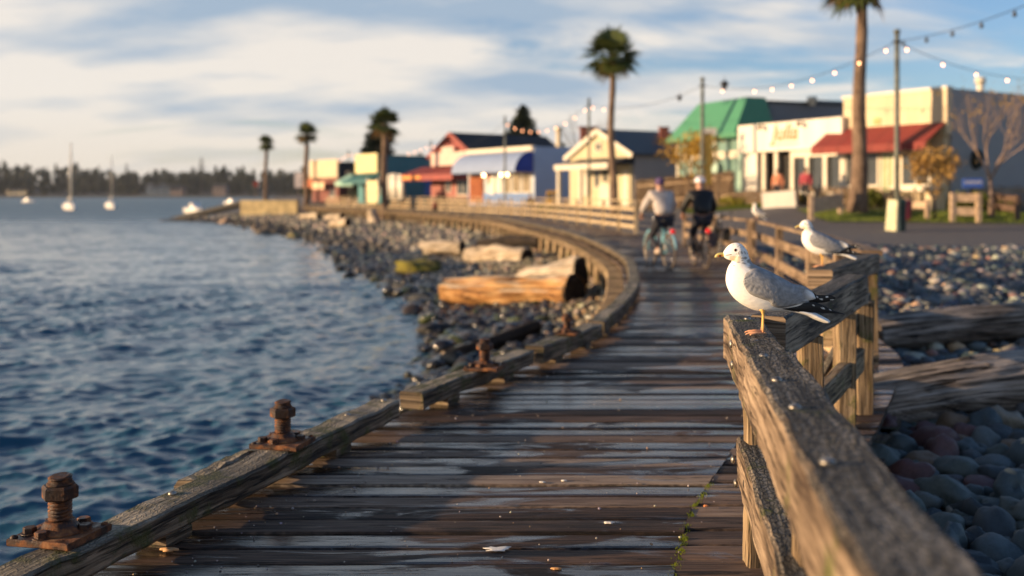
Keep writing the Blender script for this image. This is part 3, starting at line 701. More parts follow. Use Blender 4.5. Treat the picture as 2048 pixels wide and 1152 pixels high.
# ------------------------------------------------------------------ near railing (gull one stands on its far end)
def railx(y): return .565 + .145 * (y - 1.4)
th_ = thing('railing', 'thick weathered railing running from the lower right corner to the foreground gull', 'railing', (1.1, 4.0, 0), 'boardwalk railings')
m1 = MB(); m1.beam((railx(.2), .2, .83), (railx(3.42), 3.42, .83), .165, .20, bev=.012, segs=70, jit=.010, uo=(3, 4)); m1.build('top_rail', W_RAIL, th_)
m1 = MB(); m1.beam((railx(3.425)-.004, 3.425, .822), (railx(4.50), 4.50, .822), .158, .20, bev=.014, segs=28, jit=.010, uo=(9, 14)); m1.build('top_rail', W_RAIL, th_)
m1 = MB(); m1.beam((railx(.4)-.005, .4, .385), (railx(4.14)-.005, 4.14, .385), .10, .19, bev=.012, segs=60, jit=.010, uo=(23, 4)); m1.build('lower_rail', W_RAIL, th_)
for (y, a_, z1) in ((4.02, .03, .722), (2.72, .05, .73), (1.2, .05, .73)):
    m1 = MB(); m1.beam((railx(y)+a_, y+.0, .002), (railx(y)+a_, y, z1), .11, .11, bev=.008, segs=12, jit=.008, up=(0, 1, 0)); m1.build('post', W_POST, th_)
def stud(parent, p, nrm=(0, 0, 1), r=.016):
    m1 = MB(); p = Vector(p)
    if nrm[2] > .5: m1.ball(p, (r, r, r*.6), 12, nz=7)
    else: m1.ball(p, (r*.55, r, r), 12, nz=7)
    return m1.build('bolt_head', STUD, parent)
for (px, py, z) in ((1495, 638, .924), (1508, 682, .924), (1527, 712, .93), (1553, 760, .93), (1590, 815, .93), (1655, 925, .93)):
    stud(th_, G(px, py, z))
for (y, z) in ((4.05, .86), (3.98, .79), (3.95, .43), (3.80, .38)): stud(th_, (railx(y) - .083, y, z), (1, 0, 0))
# ------------------------------------------------------------------ second railing, angling away to the right
th_ = thing('railing', 'weathered railing with a diagonal brace, angling off right behind the foreground gull', 'railing', (1.6, 5.2, 0), 'boardwalk railings')
def rail(p0, p1, w_, h, name='top_rail', m_=W_RAIL, segs=20, jit=.008, bev=.01):
    m1 = MB(); m1.beam(p0, p1, w_, h, bev=bev, segs=segs, jit=jit); return m1.build(name, m_, th_)
rail((1.10, 4.40, .835), (2.26, 6.72, .835), .15, .19)
rail((1.16, 4.40, .40), (2.26, 6.66, .38), .07, .15, 'lower_rail', W_POST)
for (x, y) in ((1.50, 5.15), (1.99, 6.13), (2.33, 6.80)):
    m1 = MB(); m1.beam((x, y, -.1), (x, y, .74), .11, .11, bev=.008, segs=8, jit=.008, up=(0, 1, 0)); m1.build('post', W_POST, th_)
m1 = MB(); m1.beam((1.87, 6.2, .30), (2.43, 7.0, .74), .05, .12, bev=.006, segs=8, jit=.006); m1.build('brace', W_CURB, th_)
# railing past the corner: gull two stands on its near end
th_ = thing('railing', 'railing under the second gull with a dark cut end, leading to the corner post', 'railing', (2.6, 8.0, 0), 'boardwalk railings')
rail((2.14, 7.12, .845), (3.22, 9.20, .845), .17, .17)
rail((2.22, 7.2, .45), (3.2, 9.15, .45), .07, .14, 'lower_rail', W_POST)
for (x, y) in ((2.45, 7.60), (3.24, 9.26)):
    m1 = MB(); m1.beam((x, y, -.35), (x, y, .78), .11, .11, bev=.008, segs=8, jit=.008, up=(0, 1, 0)); m1.build('post', W_POST, th_)
# ------------------------------------------------------------------ post and rail fences
def fence(label, pts, pos, rails, cap=None, mat=W_FENCE, pw=.11, z0=-.45, top=.90, name='railing', zfun=None, group='boardwalk railings', capw=.16):
    global th_
    th_ = thing(name, label, 'railing', (*pts[0], 0), group)
    def at(d):
        acc = 0
        for a, b_ in zip(pts[:-1], pts[1:]):
            l = math.hypot(b_[0]-a[0], b_[1]-a[1])
            if d <= acc + l or (b_ is pts[-1]): f_ = (d-acc)/l; return Vector((a[0]+(b_[0]-a[0])*f_, a[1]+(b_[1]-a[1])*f_, 0))
            acc += l
    tot = sum(math.hypot(b_[0]-a[0], b_[1]-a[1]) for a, b_ in zip(pts[:-1], pts[1:]))
    ds = pos if isinstance(pos, list) else [pos * i for i in range(int(tot/pos)+1)]
    for d in ds:
        p = at(min(d, tot)); m1 = MB(); m1.beam((p.x, p.y, z0), (p.x, p.y, top), pw, pw, up=(0, 1, 0)); m1.build('post', mat, th_)
    for (zr, h, w_) in rails:
        m1 = MB()
        for a, b_ in zip(pts[:-1], pts[1:]): m1.beam((a[0], a[1], zr), (b_[0], b_[1], zr), w_, h)
        m1.build('rail', mat, th_)
    if cap:
        m1 = MB()
        for a, b_ in zip(pts[:-1], pts[1:]): m1.beam((a[0], a[1], cap), (b_[0], b_[1], cap), capw, .05)
        m1.build('cap_rail', mat, th_)
    return th_
C0 = (3.30, 9.40); C1 = (5.22, 22.2)
fence('three-bar railing on the right edge, from the corner post back beside the cyclists', [C0, (4.0, 13.1), (4.62, 17.6), C1], [2.3, 4.95, 8.5, 13.0],
      [(.60, .15, .05), (.24, .15, .05)], cap=.915, capw=.20)
fence('short railing behind the cyclists on the inland side of the walk', [(5.2, 22.4), (5.15, 26), (5.0, 29.6)], [0.0, 3.6, 7.2], [(.60, .14, .05), (.3, .14, .05)], cap=.9)
pts = []
s = s_of_y(38.2)
while s < LEN: 
    L0, R0 = edge(s); d = (R0 - L0).normalized() * .1; pts.append((R0.x + d.x, R0.y + d.y)); s += 4.0
fence('long pale four-bar railing that follows the far curve of the boardwalk', pts, 3.05, [(.92, .14, .05), (.58, .14, .05), (.25, .14, .05)], cap=1.24, mat=W_FAR, top=1.21, z0=-.4, pw=.13)
# ------------------------------------------------------------------ gulls
def vcol(name, rough=.55, attrn='tint', bmp=.25, bs=60, spec=.3, stretch=(1, 1, 1)):
    m, t, b = mat_new(name); t.links.new(attr(t, attrn), b.inputs['Base Color']); b.inputs['Roughness'].default_value = rough
    b.inputs['Specular IOR Level'].default_value = spec
    b.inputs['Subsurface Weight'].default_value = .0
    if bmp: bump(t, b, noise(t, mapping(t, coord(t, 'Object'), stretch), bs, 5, .6), bmp, .004)
    return m
FEATHER = vcol('feathers', .75, bmp=.5, bs=70, stretch=(.5, 1, 1.7)); BILL = vcol('bill', .35, bmp=0); LEGM = vcol('gull_leg', .5, bmp=.3, bs=300)
BLACKF = vcol('black_feathers', .45, bmp=.2, bs=120, stretch=(.3, 1, 2))
EYE = plain('gull_eye', (.02, .008, .006), .08, 0)
def gp(zx, zy, y=0.0): return Vector(((1400 + zx/6.4 - 1510) / 539, y, -(460 + zy/6.4 - 668) / 539))
def interp_curve(pts, n):
    pts = [Vector(p) for p in pts]; o = []
    for i in range(len(pts)-1):
        p = [pts[max(i-1, 0)], pts[i], pts[i+1], pts[min(i+2, len(pts)-1)]]
        for k in range(n): t = k/n; o.append(Vector([cr(p[0][a], p[1][a], p[2][a], p[3][a], t) for a in range(3)]))
    o.append(pts[-1]); return o
def inpoly(x, y, poly):
    c = False; j = len(poly)-1
    for i in range(len(poly)):
        if (poly[i][1] > y) != (poly[j][1] > y) and x < (poly[j][0]-poly[i][0])*(y-poly[i][1])/(poly[j][1]-poly[i][1])+poly[i][0]: c = not c
        j = i
    return c
BACKTOP = [(560, 520), (640, 470), (790, 480), (940, 545), (1080, 625), (1180, 690), (1330, 760), (1400, 860)]
def make_gull(label, group='gulls perched on the railings'):
    root = thing('gull', label, 'gull', (0, 0, 0), group)
    # body: pairs of outline points (front/lower, back/upper) and width factor
    S = [((292, 345), (283, 282), .9), ((325, 368), (315, 232), .85), ((372, 385), (368, 182), .84), ((425, 398), (440, 158), .86), ((400, 420), (520, 180), .86),
         ((372, 440), (585, 262), .84), ((350, 470), (615, 345), .82), ((330, 530), (650, 415), .80), ((318, 610), (720, 455), .76), ((325, 700), (820, 500), .70),
         ((372, 810), (930, 552), .66), ((450, 900), (1030, 605), .64), ((560, 975), (1120, 660), .62), ((690, 1030), (1200, 715), .60), ((830, 1055), (1275, 775), .58),
         ((960, 1050), (1335, 840), .56), ((1090, 1045), (1380, 905), .56), ((1210, 1052), (1400, 960), .6), ((1300, 1062), (1410, 1010), .7)]
    a = interp_curve([(p[0][0], p[0][1], p[2]) for p in S], 4); c = interp_curve([(p[1][0], p[1][1], 0) for p in S], 4)
    mbb = MB(); rings = []; NS = 36; cols = []; pix = []
    for p, q in zip(a, c):
        A = gp(p.x, p.y); B = gp(q.x, q.y); cen = (A+B)/2; r = (B-A).length/2; ax = (B-A).normalized(); wv = r * p.z
        ring = []
        for k in range(NS):
            t = 2*math.pi*k/NS; ct = math.cos(t); st = math.sin(t)
            ring.append(cen + ax*(r*ct) + Vector((0, wv*math.copysign(abs(st)**.92, st), 0)))
            u = (p.x+q.x)/2 + (q.x-p.x)/2*ct; v_ = (p.y+q.y)/2 + (q.y-p.y)/2*ct; pix.append((u, v_, ct))
        rings.append(ring)
    mbb.ring_loft(rings)
    rg = random.Random(2)
    for i, v in enumerate(mbb.V):
        u, w_, ct = pix[i]; col = [.86, .84, .81]
        # grey mantle between the wings
        if u > 600 and ct > .35 and w_ < np.interp(u, [600, 700, 900, 1100, 1300], [520, 600, 760, 860, 980]) : col = [.29, .30, .32]
        # grey flecks over the nape and throat, warm chin
        nz = mnoise.noise(Vector((u*.045, w_*.05, v.y*300)))
        if 250 < w_ < 470 and 390 < u < 640 and nz > .24: col = [x*.38 for x in (.8, .74, .66)]
        if w_ < 240 and u > 400 and nz > .28: col = [.5, .47, .45]
        if 330 < w_ < 400 and 350 < u < 480: col = [.72, .62, .46]
        cols.append((*col, 1))
    mbb.C['tint'] = cols
    body = mbb.build('body', FEATHER, root)
    bvh = BVHTree.FromPolygons([tuple(v) for v in mbb.V], [f for f in mbb.F])
    def bw(x, z, sd=-1):
        h = bvh.ray_cast(Vector((x, sd*1.0, z)), Vector((0, -sd, 0)), 2.0)
        return abs(h[0].y) if h[0] is not None else 0.0
    # folded wings
    UP = [(498, 640), (520, 560), (575, 510), (650, 480), (790, 500), (940, 560), (1080, 635), (1190, 690), (1280, 705), (1352, 735), (1425, 790), (1452, 860)]
    LO = [(500, 660), (520, 720), (575, 795), (650, 835), (745, 870), (830, 900), (880, 960), (1000, 985), (1130, 965), (1250, 935), (1360, 905), (1450, 880)]
    for sd in (-1, 1):
        mw = MB(); u_ = interp_curve([(p[0], p[1], 0) for p in UP], 5); l_ = interp_curve([(p[0], p[1], 0) for p in LO], 5)
        NU = len(u_); NV = 22; yy = np.zeros((NU, NV+1)); XZ = []
        for i in range(NU):
            for j in range(NV+1):
                t = j/NV; q = u_[i].lerp(l_[i], t); g = gp(q.x, q.y); XZ.append((g, q)); yy[i, j] = max(bw(g.x, g.z), .010 + .012*math.sin(math.pi*t))
        for _ in range(3):
            yp = np.pad(yy, 1, mode='edge'); yy = (yp[:-2, 1:-1]+yp[2:, 1:-1]+yp[1:-1, :-2]+yp[1:-1, 2:]+2*yp[1:-1, 1:-1])/6
        wc = []
        for i in range(NU):
            for j in range(NV+1):
                t = j/NV; s_ = i/(NU-1); g, q = XZ[i*(NV+1)+j]
                edge_ = min(t, 1-t, s_*1.5, (1-s_)*1.5); off = .0065*min(1, edge_/.10)**.5 if edge_ > 0 else 0
                if t < .02: off = -.002
                # overlapping covert rows
                row = (q.x*.014 + q.y*.020 + .5*math.sin(q.y*.03)); sc_ = (row % 1.0); off += .0022*sc_ * (1 if .1 < t < .95 else 0)
                mw.V.append(Vector((g.x, sd*(yy[i, j] + off), g.z)))
                n_ = mnoise.noise(Vector((q.x*.012, q.y*.03, 5))); k_ = 1 + .38*n_ - .12*(sc_ < .3) + .08*(sc_ > .85)
                base = [.285*k_, .285*k_, .295*k_]
                if s_ < .3 and t < .55: base = [x*1.12 for x in base]
                wt = max(0, min(1, (q.x - 1300 + 60*mnoise.noise(Vector((q.y*.05, 1, 1))))/90)) if t > .12 else 0
                if t > .92 and s_ > .78: wt = max(wt, .8)
                base = [x*(1-wt)+.78*wt for x in base]; wc.append((*base, 1))
        for i in range(NU-1):
            for j in range(NV):
                p = i*(NV+1)+j; f_ = (p, p+1, p+NV+2, p+NV+1); mw.face(f_ if sd < 0 else f_[::-1], None, 0, True)
        mw.C['tint'] = wc; wing = mw.build('wing', FEATHER, root)
        md = wing.modifiers.new('thick', 'SOLIDIFY'); md.thickness = .003; md.offset = -1
        # long black flight feathers with white spots
        def plume(poly, y0, y1, nm, spots):
            m2 = MB(); cc = []; top = poly[0]; bot = poly[1]; tp = interp_curve([(p[0], p[1], 0) for p in top], 5); bt = interp_curve([(p[0], p[1], 0) for p in bot], 5)
            nvv = 10
            for lay in (0, 1):
                for i in range(len(tp)):
                    for j in range(nvv+1):
                        t = j/nvv; q = tp[i].lerp(bt[i], t); s_ = i/(len(tp)-1); g = gp(q.x, q.y); th_y = .0035*math.sin(math.pi*t)*(1-s_*.8)+.0005
                        y = sd*(y0 + (y1-y0)*s_ + (th_y if lay == 0 else -th_y)); m2.V.append(Vector((g.x, y, g.z)))
                        w_ = any(((q.x-sx_)/rx)**2 + ((q.y-sy_)/ry)**2 < 1 for sx_, sy_, rx, ry in spots); cc.append((.75, .74, .72, 1) if w_ else (.012, .011, .012, 1))
            n1 = len(tp)*(nvv+1)
            for i in range(len(tp)-1):
                for j in range(nvv):
                    p = i*(nvv+1)+j; f_ = (p, p+1, p+nvv+2, p+nvv+1); f2 = tuple(x+n1 for x in f_)
                    m2.face(f_ if sd < 0 else f_[::-1], None, 0, True); m2.face(f2[::-1] if sd < 0 else f2, None, 0, True)
                for j in (0, nvv):
                    p = i*(nvv+1)+j; m2.face((p, p+nvv+1, p+nvv+1+n1, p+n1), None, 0, True)
            m2.C['tint'] = cc; return m2.build(nm, BLACKF, root)
        if sd < 0:
            plume(([(985, 992), (1180, 955), (1380, 915), (1490, 935), (1600, 985), (1700, 1030), (1840, 1074)], [(1000, 998), (1180, 1035), (1340, 1048), (1480, 1055), (1600, 1062), (1740, 1068), (1838, 1077)]), .030, .010, 'flight_feathers',
                  [(1545, 1000, 14, 15), (1425, 958, 11, 9), (1640, 1020, 9, 10)])
        else:
            plume(([(1300, 880), (1430, 800), (1490, 832), (1600, 835), (1665, 835), (1700, 850), (1728, 868)], [(1320, 950), (1430, 950), (1500, 938), (1580, 928), (1650, 912), (1690, 900), (1728, 874)]), .006, -.004, 'flight_feathers',
                  [(1545, 885, 14, 11), (1495, 858, 12, 8), (1620, 858, 13, 9), (1690, 893, 36, 6)])
    # tail
    mt = MB(); cc = []; tt = interp_curve([(1080, 1000, 0), (1250, 1010, 0), (1430, 1050, 0), (1520, 1085, 0), (1640, 1150, 0)], 4); tb = interp_curve([(1060, 1040, 0), (1200, 1062, 0), (1350, 1100, 0), (1460, 1150, 0), (1590, 1200, 0)], 4)
    rings = []
    for i, (p, q) in enumerate(zip(tt, tb)):
        A = gp(p.x, p.y); B = gp(q.x, q.y); s_ = i/(len(tt)-1); wy = .022 + .016*s_; ring = []
        for k in range(16):
            t = 2*math.pi*k/16; e_ = math.cos(t); f_ = math.sin(t)
            ring.append((A+B)/2 + (B-A)/2*e_*(1 - .3*s_*(k % 2)) + Vector((0, wy*f_, 0)))
        rings.append(ring)
    mt.ring_loft(rings); mt.C['tint'] = [(.78, .77, .75, 1)] * len(mt.V); mt.build('tail', FEATHER, root)
    # bill: hooked, yellow with a dark and red mark
    m3 = MB(); cen = [(310, 312, 30, .8), (270, 312, 27, .75), (235, 315, 27, .7), (205, 325, 24, .62), (185, 340, 15, .6), (177, 352, 6, .6)]
    cv = interp_curve([(p[0], p[1], p[2]) for p in cen], 4); rings = []; cc = []
    for i, p in enumerate(cv):
        q = cv[min(i+1, len(cv)-1)]; q0 = cv[max(i-1, 0)]; d = Vector((q.x-q0.x, q.y-q0.y, 0)).normalized(); nrm = Vector((-d.y, d.x, 0))
        ring = []
        for k in range(14):
            t = 2*math.pi*k/14; o_ = nrm*(math.cos(t)*p.z); ring.append(gp(p.x+o_.x, p.y+o_.y, math.sin(t)*p.z*.62/6.4/539))
            low = (p.y+o_.y) - p.y; col = (.62, .47, .10)
            if low > 2 and p.x < 262: col = (.65, .16, .03)
            if 222 < p.x < 250 and low > 0: col = (.05, .03, .02)
            if low < -5: col = (.60, .50, .16)
            if p.x < 200: col = (.62, .55, .22)
            cc.append((*col, 1))
        rings.append(ring)
    m3.ring_loft(rings); m3.C['tint'] = cc; m3.build('bill', BILL, root)
    m3 = MB(); m3.tube([gp(300, 318, -.0155), gp(330, 312, -.021), gp(372, 306, -.0245)], .0011, 6); m3.build('gape_line', plain('gape', (.12, .08, .06), .6), root)
    for sd in (-1, 1):
        g = gp(419, 250); y = bw(g.x, g.z, sd); m3 = MB(); m3.ball((g.x, sd*(y-.0018), g.z), .0046, 12, nz=10); e = m3.build('eye', EYE, root)
        m3 = MB(); pts = [Vector((g.x+math.cos(a_)*.0048, sd*(y+.0004), g.z+math.sin(a_)*.0046)) for a_ in [2*math.pi*i_/16 for i_ in range(17)]]; m3.tube(pts, .0007, 5, cap=False); m3.build('eye_ring', plain('eye_ring', (.30, .07, .04), .5), e)
    # legs and webbed feet
    for (sd, hx, fx, fz) in ((-1, 770, 1521, 667), (1, 815, 1526, 656)):
        y = sd*.020 - (.004 if sd < 0 else -.012); m3 = MB()
        fx_ = (fx-1510)/539; fz_ = -(fz-668)/539 * 0 ; hip = gp(hx, 1030, y); knee = gp(hx+8, 1085, y); ank = Vector((fx_, y, fz_+.008))
        m3.tube([gp(hx-15, 985, y*.8), hip, knee, knee.lerp(ank, .5), ank], [.014, .008, .0046, .0036, .0048], 10)
        for an, ln in ((-.38, .056), (0, .064), (.36, .056)):
            d = Vector((-math.cos(an), math.sin(an)*sd*-1, 0)); p0 = ank - Vector((0, 0, .003))
            m3.tube([p0, p0 + d*ln*.5 + Vector((0, 0, .0012)), p0 + d*ln*.92 - Vector((0, 0, .002)), p0 + d*ln*1.02 - Vector((0, 0, .0045))], [.0046, .0038, .0030, .0012], 8)
        m3.tube([ank, ank + Vector((.014, 0, -.003))], [.004, .0015], 6)
        p0 = ank - Vector((0, 0, .004)); tips = [p0 + Vector((-math.cos(an)*.052, math.sin(an)*.052, -.0015)) for an in (-.38, 0, .36)]
        for q0, q1 in ((tips[0], tips[1]), (tips[1], tips[2])):
            mid = (q0+q1)/2 + Vector((.006, 0, 0)); n_ = len(m3.V); m3.V += [p0, q0, mid, q1, p0 - Vector((0, 0, .002)), q0 - Vector((0, 0, .0015)), mid - Vector((0, 0, .0015)), q1 - Vector((0, 0, .0015))]
            m3.face((n_, n_+3, n_+2, n_+1)); m3.face((n_+4, n_+5, n_+6, n_+7)); m3.face((n_+1, n_+2, n_+6, n_+5)); m3.face((n_+2, n_+3, n_+7, n_+6))
        m3.C['tint'] = [((.72, .42, .12, 1) if v.z > .012 else (.70, .36, .20, 1)) for v in m3.V]; m3.build('leg', LEGM, root)
    return root
G1 = make_gull('large grey-winged white gull in sharp focus, standing on the near end of the foreground railing')
g2 = copy_tree(G1); g2['label'] = 'second gull, blurred, standing on the railing by the corner post behind the foreground gull'
g3 = copy_tree(G1); g3['label'] = 'small distant gull preening low on the railing beside the dark-jacketed cyclist'
p = G(1512, 671, .925); G1.location = (p.x, p.y, .932); G1.rotation_euler = (0, 0, math.radians(0))
g2.location = (2.20, 7.34, .936); g2.rotation_euler = (0, math.radians(-3), math.radians(-14)); g2.scale = (.97, .97, 1.0)
g3.location = (5.13, 21.6, .944); g3.rotation_euler = (0, math.radians(12), math.radians(-35)); g3.scale = (.95, .95, .95)
# ------------------------------------------------------------------ stones
import bmesh
def ico(sub):
    bm = bmesh.new(); bmesh.ops.create_icosphere(bm, subdivisions=sub, radius=1.0); v = np.array([x.co[:] for x in bm.verts]); f = np.array([[l.vert.index for l in p.loops] for p in bm.faces]); bm.free(); return v, f
ICO = {k: ico(k) for k in (1, 2, 3)}
def stone_shape(sub, seed, rough=.22, flat=.62):
    v, f = ICO[sub]; v = v.copy(); o = Vector((seed*3.7, seed*1.3, 0))
    for i in range(len(v)):
        p = Vector(v[i]); k = 1 + rough*mnoise.noise(p*1.1+o) + rough*.5*mnoise.noise(p*2.6+o); v[i] = p*k
    rs_ = np.random.RandomState(seed); v *= np.array([1.0, .62+.3*rs_.rand(), flat*(.75+.4*rs_.rand())]); return v, f
SH1 = [stone_shape(1, i) for i in range(10)]; SH2 = [stone_shape(2, i) for i in range(10)]; SH3 = [stone_shape(3, i+3, .26 if i % 3 else .6, .62 if i % 2 else .8) for i in range(12)]
PALN = [(.05, .07, .078), (.075, .092, .085), (.03, .04, .047), (.10, .112, .108), (.115, .05, .048), (.17, .11, .065), (.27, .24, .19), (.075, .075, .085)]
PALW = [.22, .2, .18, .13, .08, .06, .05, .08]
def rotm(rs_, n, tilt=.35):
    a = rs_.rand(n)*6.283; tx = rs_.randn(n)*tilt; ty = rs_.randn(n)*tilt; out_ = np.zeros((n, 3, 3)); ca, sa = np.cos(a), np.sin(a)
    Rz = np.zeros((n, 3, 3)); Rz[:, 0, 0] = ca; Rz[:, 0, 1] = -sa; Rz[:, 1, 0] = sa; Rz[:, 1, 1] = ca; Rz[:, 2, 2] = 1
    Rx = np.zeros((n, 3, 3)); Rx[:, 0, 0] = 1; Rx[:, 1, 1] = np.cos(tx); Rx[:, 1, 2] = -np.sin(tx); Rx[:, 2, 1] = np.sin(tx); Rx[:, 2, 2] = np.cos(tx)
    return Rx @ Rz
def scatter(name, xyz, r, cols, mat, shapes, seed=0, parent=None):
    rs_ = np.random.RandomState(seed); n = len(xyz); Rm = rotm(rs_, n); V = []; Fc = []; Cc = []; base = 0; pick = rs_.randint(0, len(shapes), n)
    for k, (v, f) in enumerate(shapes):
        ii = np.where(pick == k)[0]
        if not len(ii): continue
        vv = np.einsum('nij,vj->nvi', Rm[ii], v) * r[ii][:, None, None] + xyz[ii][:, None, :]
        V.append(vv.reshape(-1, 3)); Fc.append((f[None] + (base + np.arange(len(ii))*len(v))[:, None, None]).reshape(-1, 3)); Cc.append(np.repeat(cols[ii], len(v), 0)); base += len(ii)*len(v)
    o = np_mesh(name, np.concatenate(V), np.concatenate(Fc), mat, np.concatenate(Cc)); return tag(o, kind='stuff')
STONE = stone('beach_stone', rough=.6); WETSTONE = stone('wet_stone', rough=.16)
def pal(rs_, n, P_, W_, var=.25):
    p = np.array(P_)[rs_.choice(len(P_), n, p=np.array(W_)/sum(W_))]; return p * (1 + var*(rs_.rand(n, 1)-.5)*2) * (1 + .06*rs_.randn(n, 3))
# near cobbles right of the railing
rs = np.random.RandomState(11); pts = []; cell = {}
def ok_pt(x, y, r):
    cx_, cy_ = int(x/.2), int(y/.2)
    for a in range(cx_-2, cx_+3):
        for b_ in range(cy_-2, cy_+3):
            for (x2, y2, r2) in cell.get((a, b_), ()):
                if (x-x2)**2 + (y-y2)**2 < ((r+r2)*.80)**2: return False
    return True
for (r0, r1, tries) in ((.13, .155, 90), (.095, .13, 500), (.065, .095, 3500), (.045, .065, 8000), (.028, .045, 11000)):
    for _ in range(tries):
        y = rs.uniform(2.4, 9.6); xl = np.interp(y, [2, 4.2, 6.5, 9.2], [.9, 1.35, 2.3, 3.3]); x = rs.uniform(xl - .1, y*.56 + .5)
        r = rs.uniform(r0, r1)
        if x > y*.56+.4 or x < xl-.2: continue
        if ok_pt(x, y, r): cell.setdefault((int(x/.2), int(y/.2)), []).append((x, y, r)); pts.append((x, y, r))
pts = np.array(pts); zg = ground(pts[:, 0], pts[:, 1]); zc = zg + pts[:, 2]*.30 + rs.rand(len(pts))*.02
app = pts[:, 2]/pts[:, 1]; vis = (pts[:, 0]/pts[:, 1] < .53) & (pts[:, 0] > railx(pts[:, 1])+.25) & (pts[:, 1] > 3.4)
order = np.argsort(-np.where(vis, app, -1))[:270]; selm = np.zeros(len(pts), bool); selm[order] = True
colnames = [('blue-grey', 0), ('grey-green', 1), ('dark slate', 2), ('mid-grey', 3), ('dull red', 4), ('brown tan', 5), ('pale cream', 6), ('charcoal', 7)]
ci = rs.choice(len(PALN), len(pts), p=np.array(PALW)/sum(PALW)); protos = {}
def cobble_mesh(k, c):
    if (k, c) not in protos:
        v, f = SH3[k]; me = bpy.data.meshes.new('cobble'); me.from_pydata(v.tolist(), [], f.tolist()); shade(me)
        at = me.color_attributes.new(name='tint', type='FLOAT_COLOR', domain='POINT'); cc = np.ones((len(v), 4), np.float32)
        band = np.array([.18*mnoise.noise(Vector(p)*2.3+Vector((k, c, 0))) for p in v]); cc[:, :3] = np.array(PALN[c])*(1+band[:, None]); at.data.foreach_set('color', cc.ravel()); me.materials.append(STONEN); protos[(k, c)] = me
    return protos[(k, c)]
STONEN = stone('cobble_stone', rough=.55)
for i in order:
    k = rs.randint(len(SH3)); c = ci[i]; o = bpy.data.objects.new('cobble', cobble_mesh(k, c)); COL.objects.link(o)
    r = pts[i, 2]; o.location = (pts[i, 0], pts[i, 1], zc[i]); o.scale = (r*1.12, r*1.12, r*1.12); o.rotation_euler = (rs.randn()*.25, rs.randn()*.25, rs.rand()*6.28)
    tag(o, 'smooth %s cobble among the stones right of the foreground railing' % colnames[c][0], 'cobble', '%s cobbles beside the railing' % colnames[c][0])
rest = ~selm
scatter('cobbles', np.stack([pts[rest, 0], pts[rest, 1], zc[rest]], 1), pts[rest, 2]*1.12, pal(rs, rest.sum(), PALN, PALW), STONE, SH2, 1)
# pebble field on the right, farther back
def jgrid(x0, x1, y0, y1, st, rs_, fn=None):
    gx, gy = np.meshgrid(np.arange(x0, x1, st), np.arange(y0, y1, st)); gx = gx.ravel() + rs_.uniform(-.5, .5, gx.size)*st; gy = gy.ravel() + rs_.uniform(-.5, .5, gy.size)*st
    return gx, gy
gx, gy = jgrid(2.6, 16, 9.2, 27.2, .155, rs); dR = -poly_dist(gx, gy, RP); k = (gx/gy < .60) & (dR > -.3) & (gy > 9.4); gx, gy = gx[k], gy[k]
r = .04 + .085*rs.rand(len(gx))**2.2; z = ground(gx, gy) + r*.3 + rs.rand(len(gx))*.05
PALF = [(.05, .068, .08), (.085, .10, .11), (.15, .16, .16), (.42, .39, .33), (.26, .15, .12), (.5, .36, .22), (.06, .07, .08)]
scatter('pebbles', np.stack([gx, gy, z], 1), r*1.3, pal(rs, len(gx), PALF, [.25, .2, .17, .14, .06, .06, .12]), STONE, SH1, 2)
# left beach
gx, gy = jgrid(-9, 4, 10.5, 50, .15, rs); dL = poly_dist(gx, gy, LP); z = ground(gx, gy)
k = (dL > -.6) & (z > -1.85) & (dL < 14); gx, gy, dL, z = gx[k], gy[k], dL[k], z[k]
wetk = z < -1.27 - .14*rs.rand(len(z))
wetk |= (gy < 19) & (rs.rand(len(z)) < .5)
r = .035 + .075*rs.rand(len(gx))**2; r[wetk] *= 1.4
zz_ = z + r*.3 + rs.rand(len(gx))*.04
d = ~wetk
scatter('beach_stones', np.stack([gx[d], gy[d], zz_[d]], 1), r[d]*1.35, pal(rs, d.sum(), [(.19, .155, .095), (.33, .275, .18), (.60, .52, .37), (.07, .062, .048), (.34, .22, .11)], [.35, .25, .12, .22, .08]), STONE, SH1, 3)
cw = pal(rs, wetk.sum(), [(.022, .022, .022), (.04, .038, .035), (.07, .065, .055), (.06, .07, .02)], [.45, .3, .15, .10])
scatter('wet_stones', np.stack([gx[wetk], gy[wetk], zz_[wetk]], 1), r[wetk]*1.5, cw, WETSTONE, SH1, 4)
gx, gy = jgrid(-46, 3, 48, 132, .55, rs); dL = poly_dist(gx, gy, LP); z = ground(gx, gy); k = (dL > -1.0) & (z > -1.8) & (dL < 16) & (rs.rand(len(z)) < .75); gx, gy, z = gx[k], gy[k], z[k]
r = .10 + .22*rs.rand(len(gx))**2.5; wk_ = z < -1.42; cc = pal(rs, len(gx), [(.28, .25, .19), (.42, .36, .27), (.14, .13, .11), (.55, .45, .33)], [.4, .25, .25, .1]); cc[wk_] *= .22
scatter('far_beach_stones', np.stack([gx, gy, z+r*.2], 1), r, cc, STONE, SH1, 5)
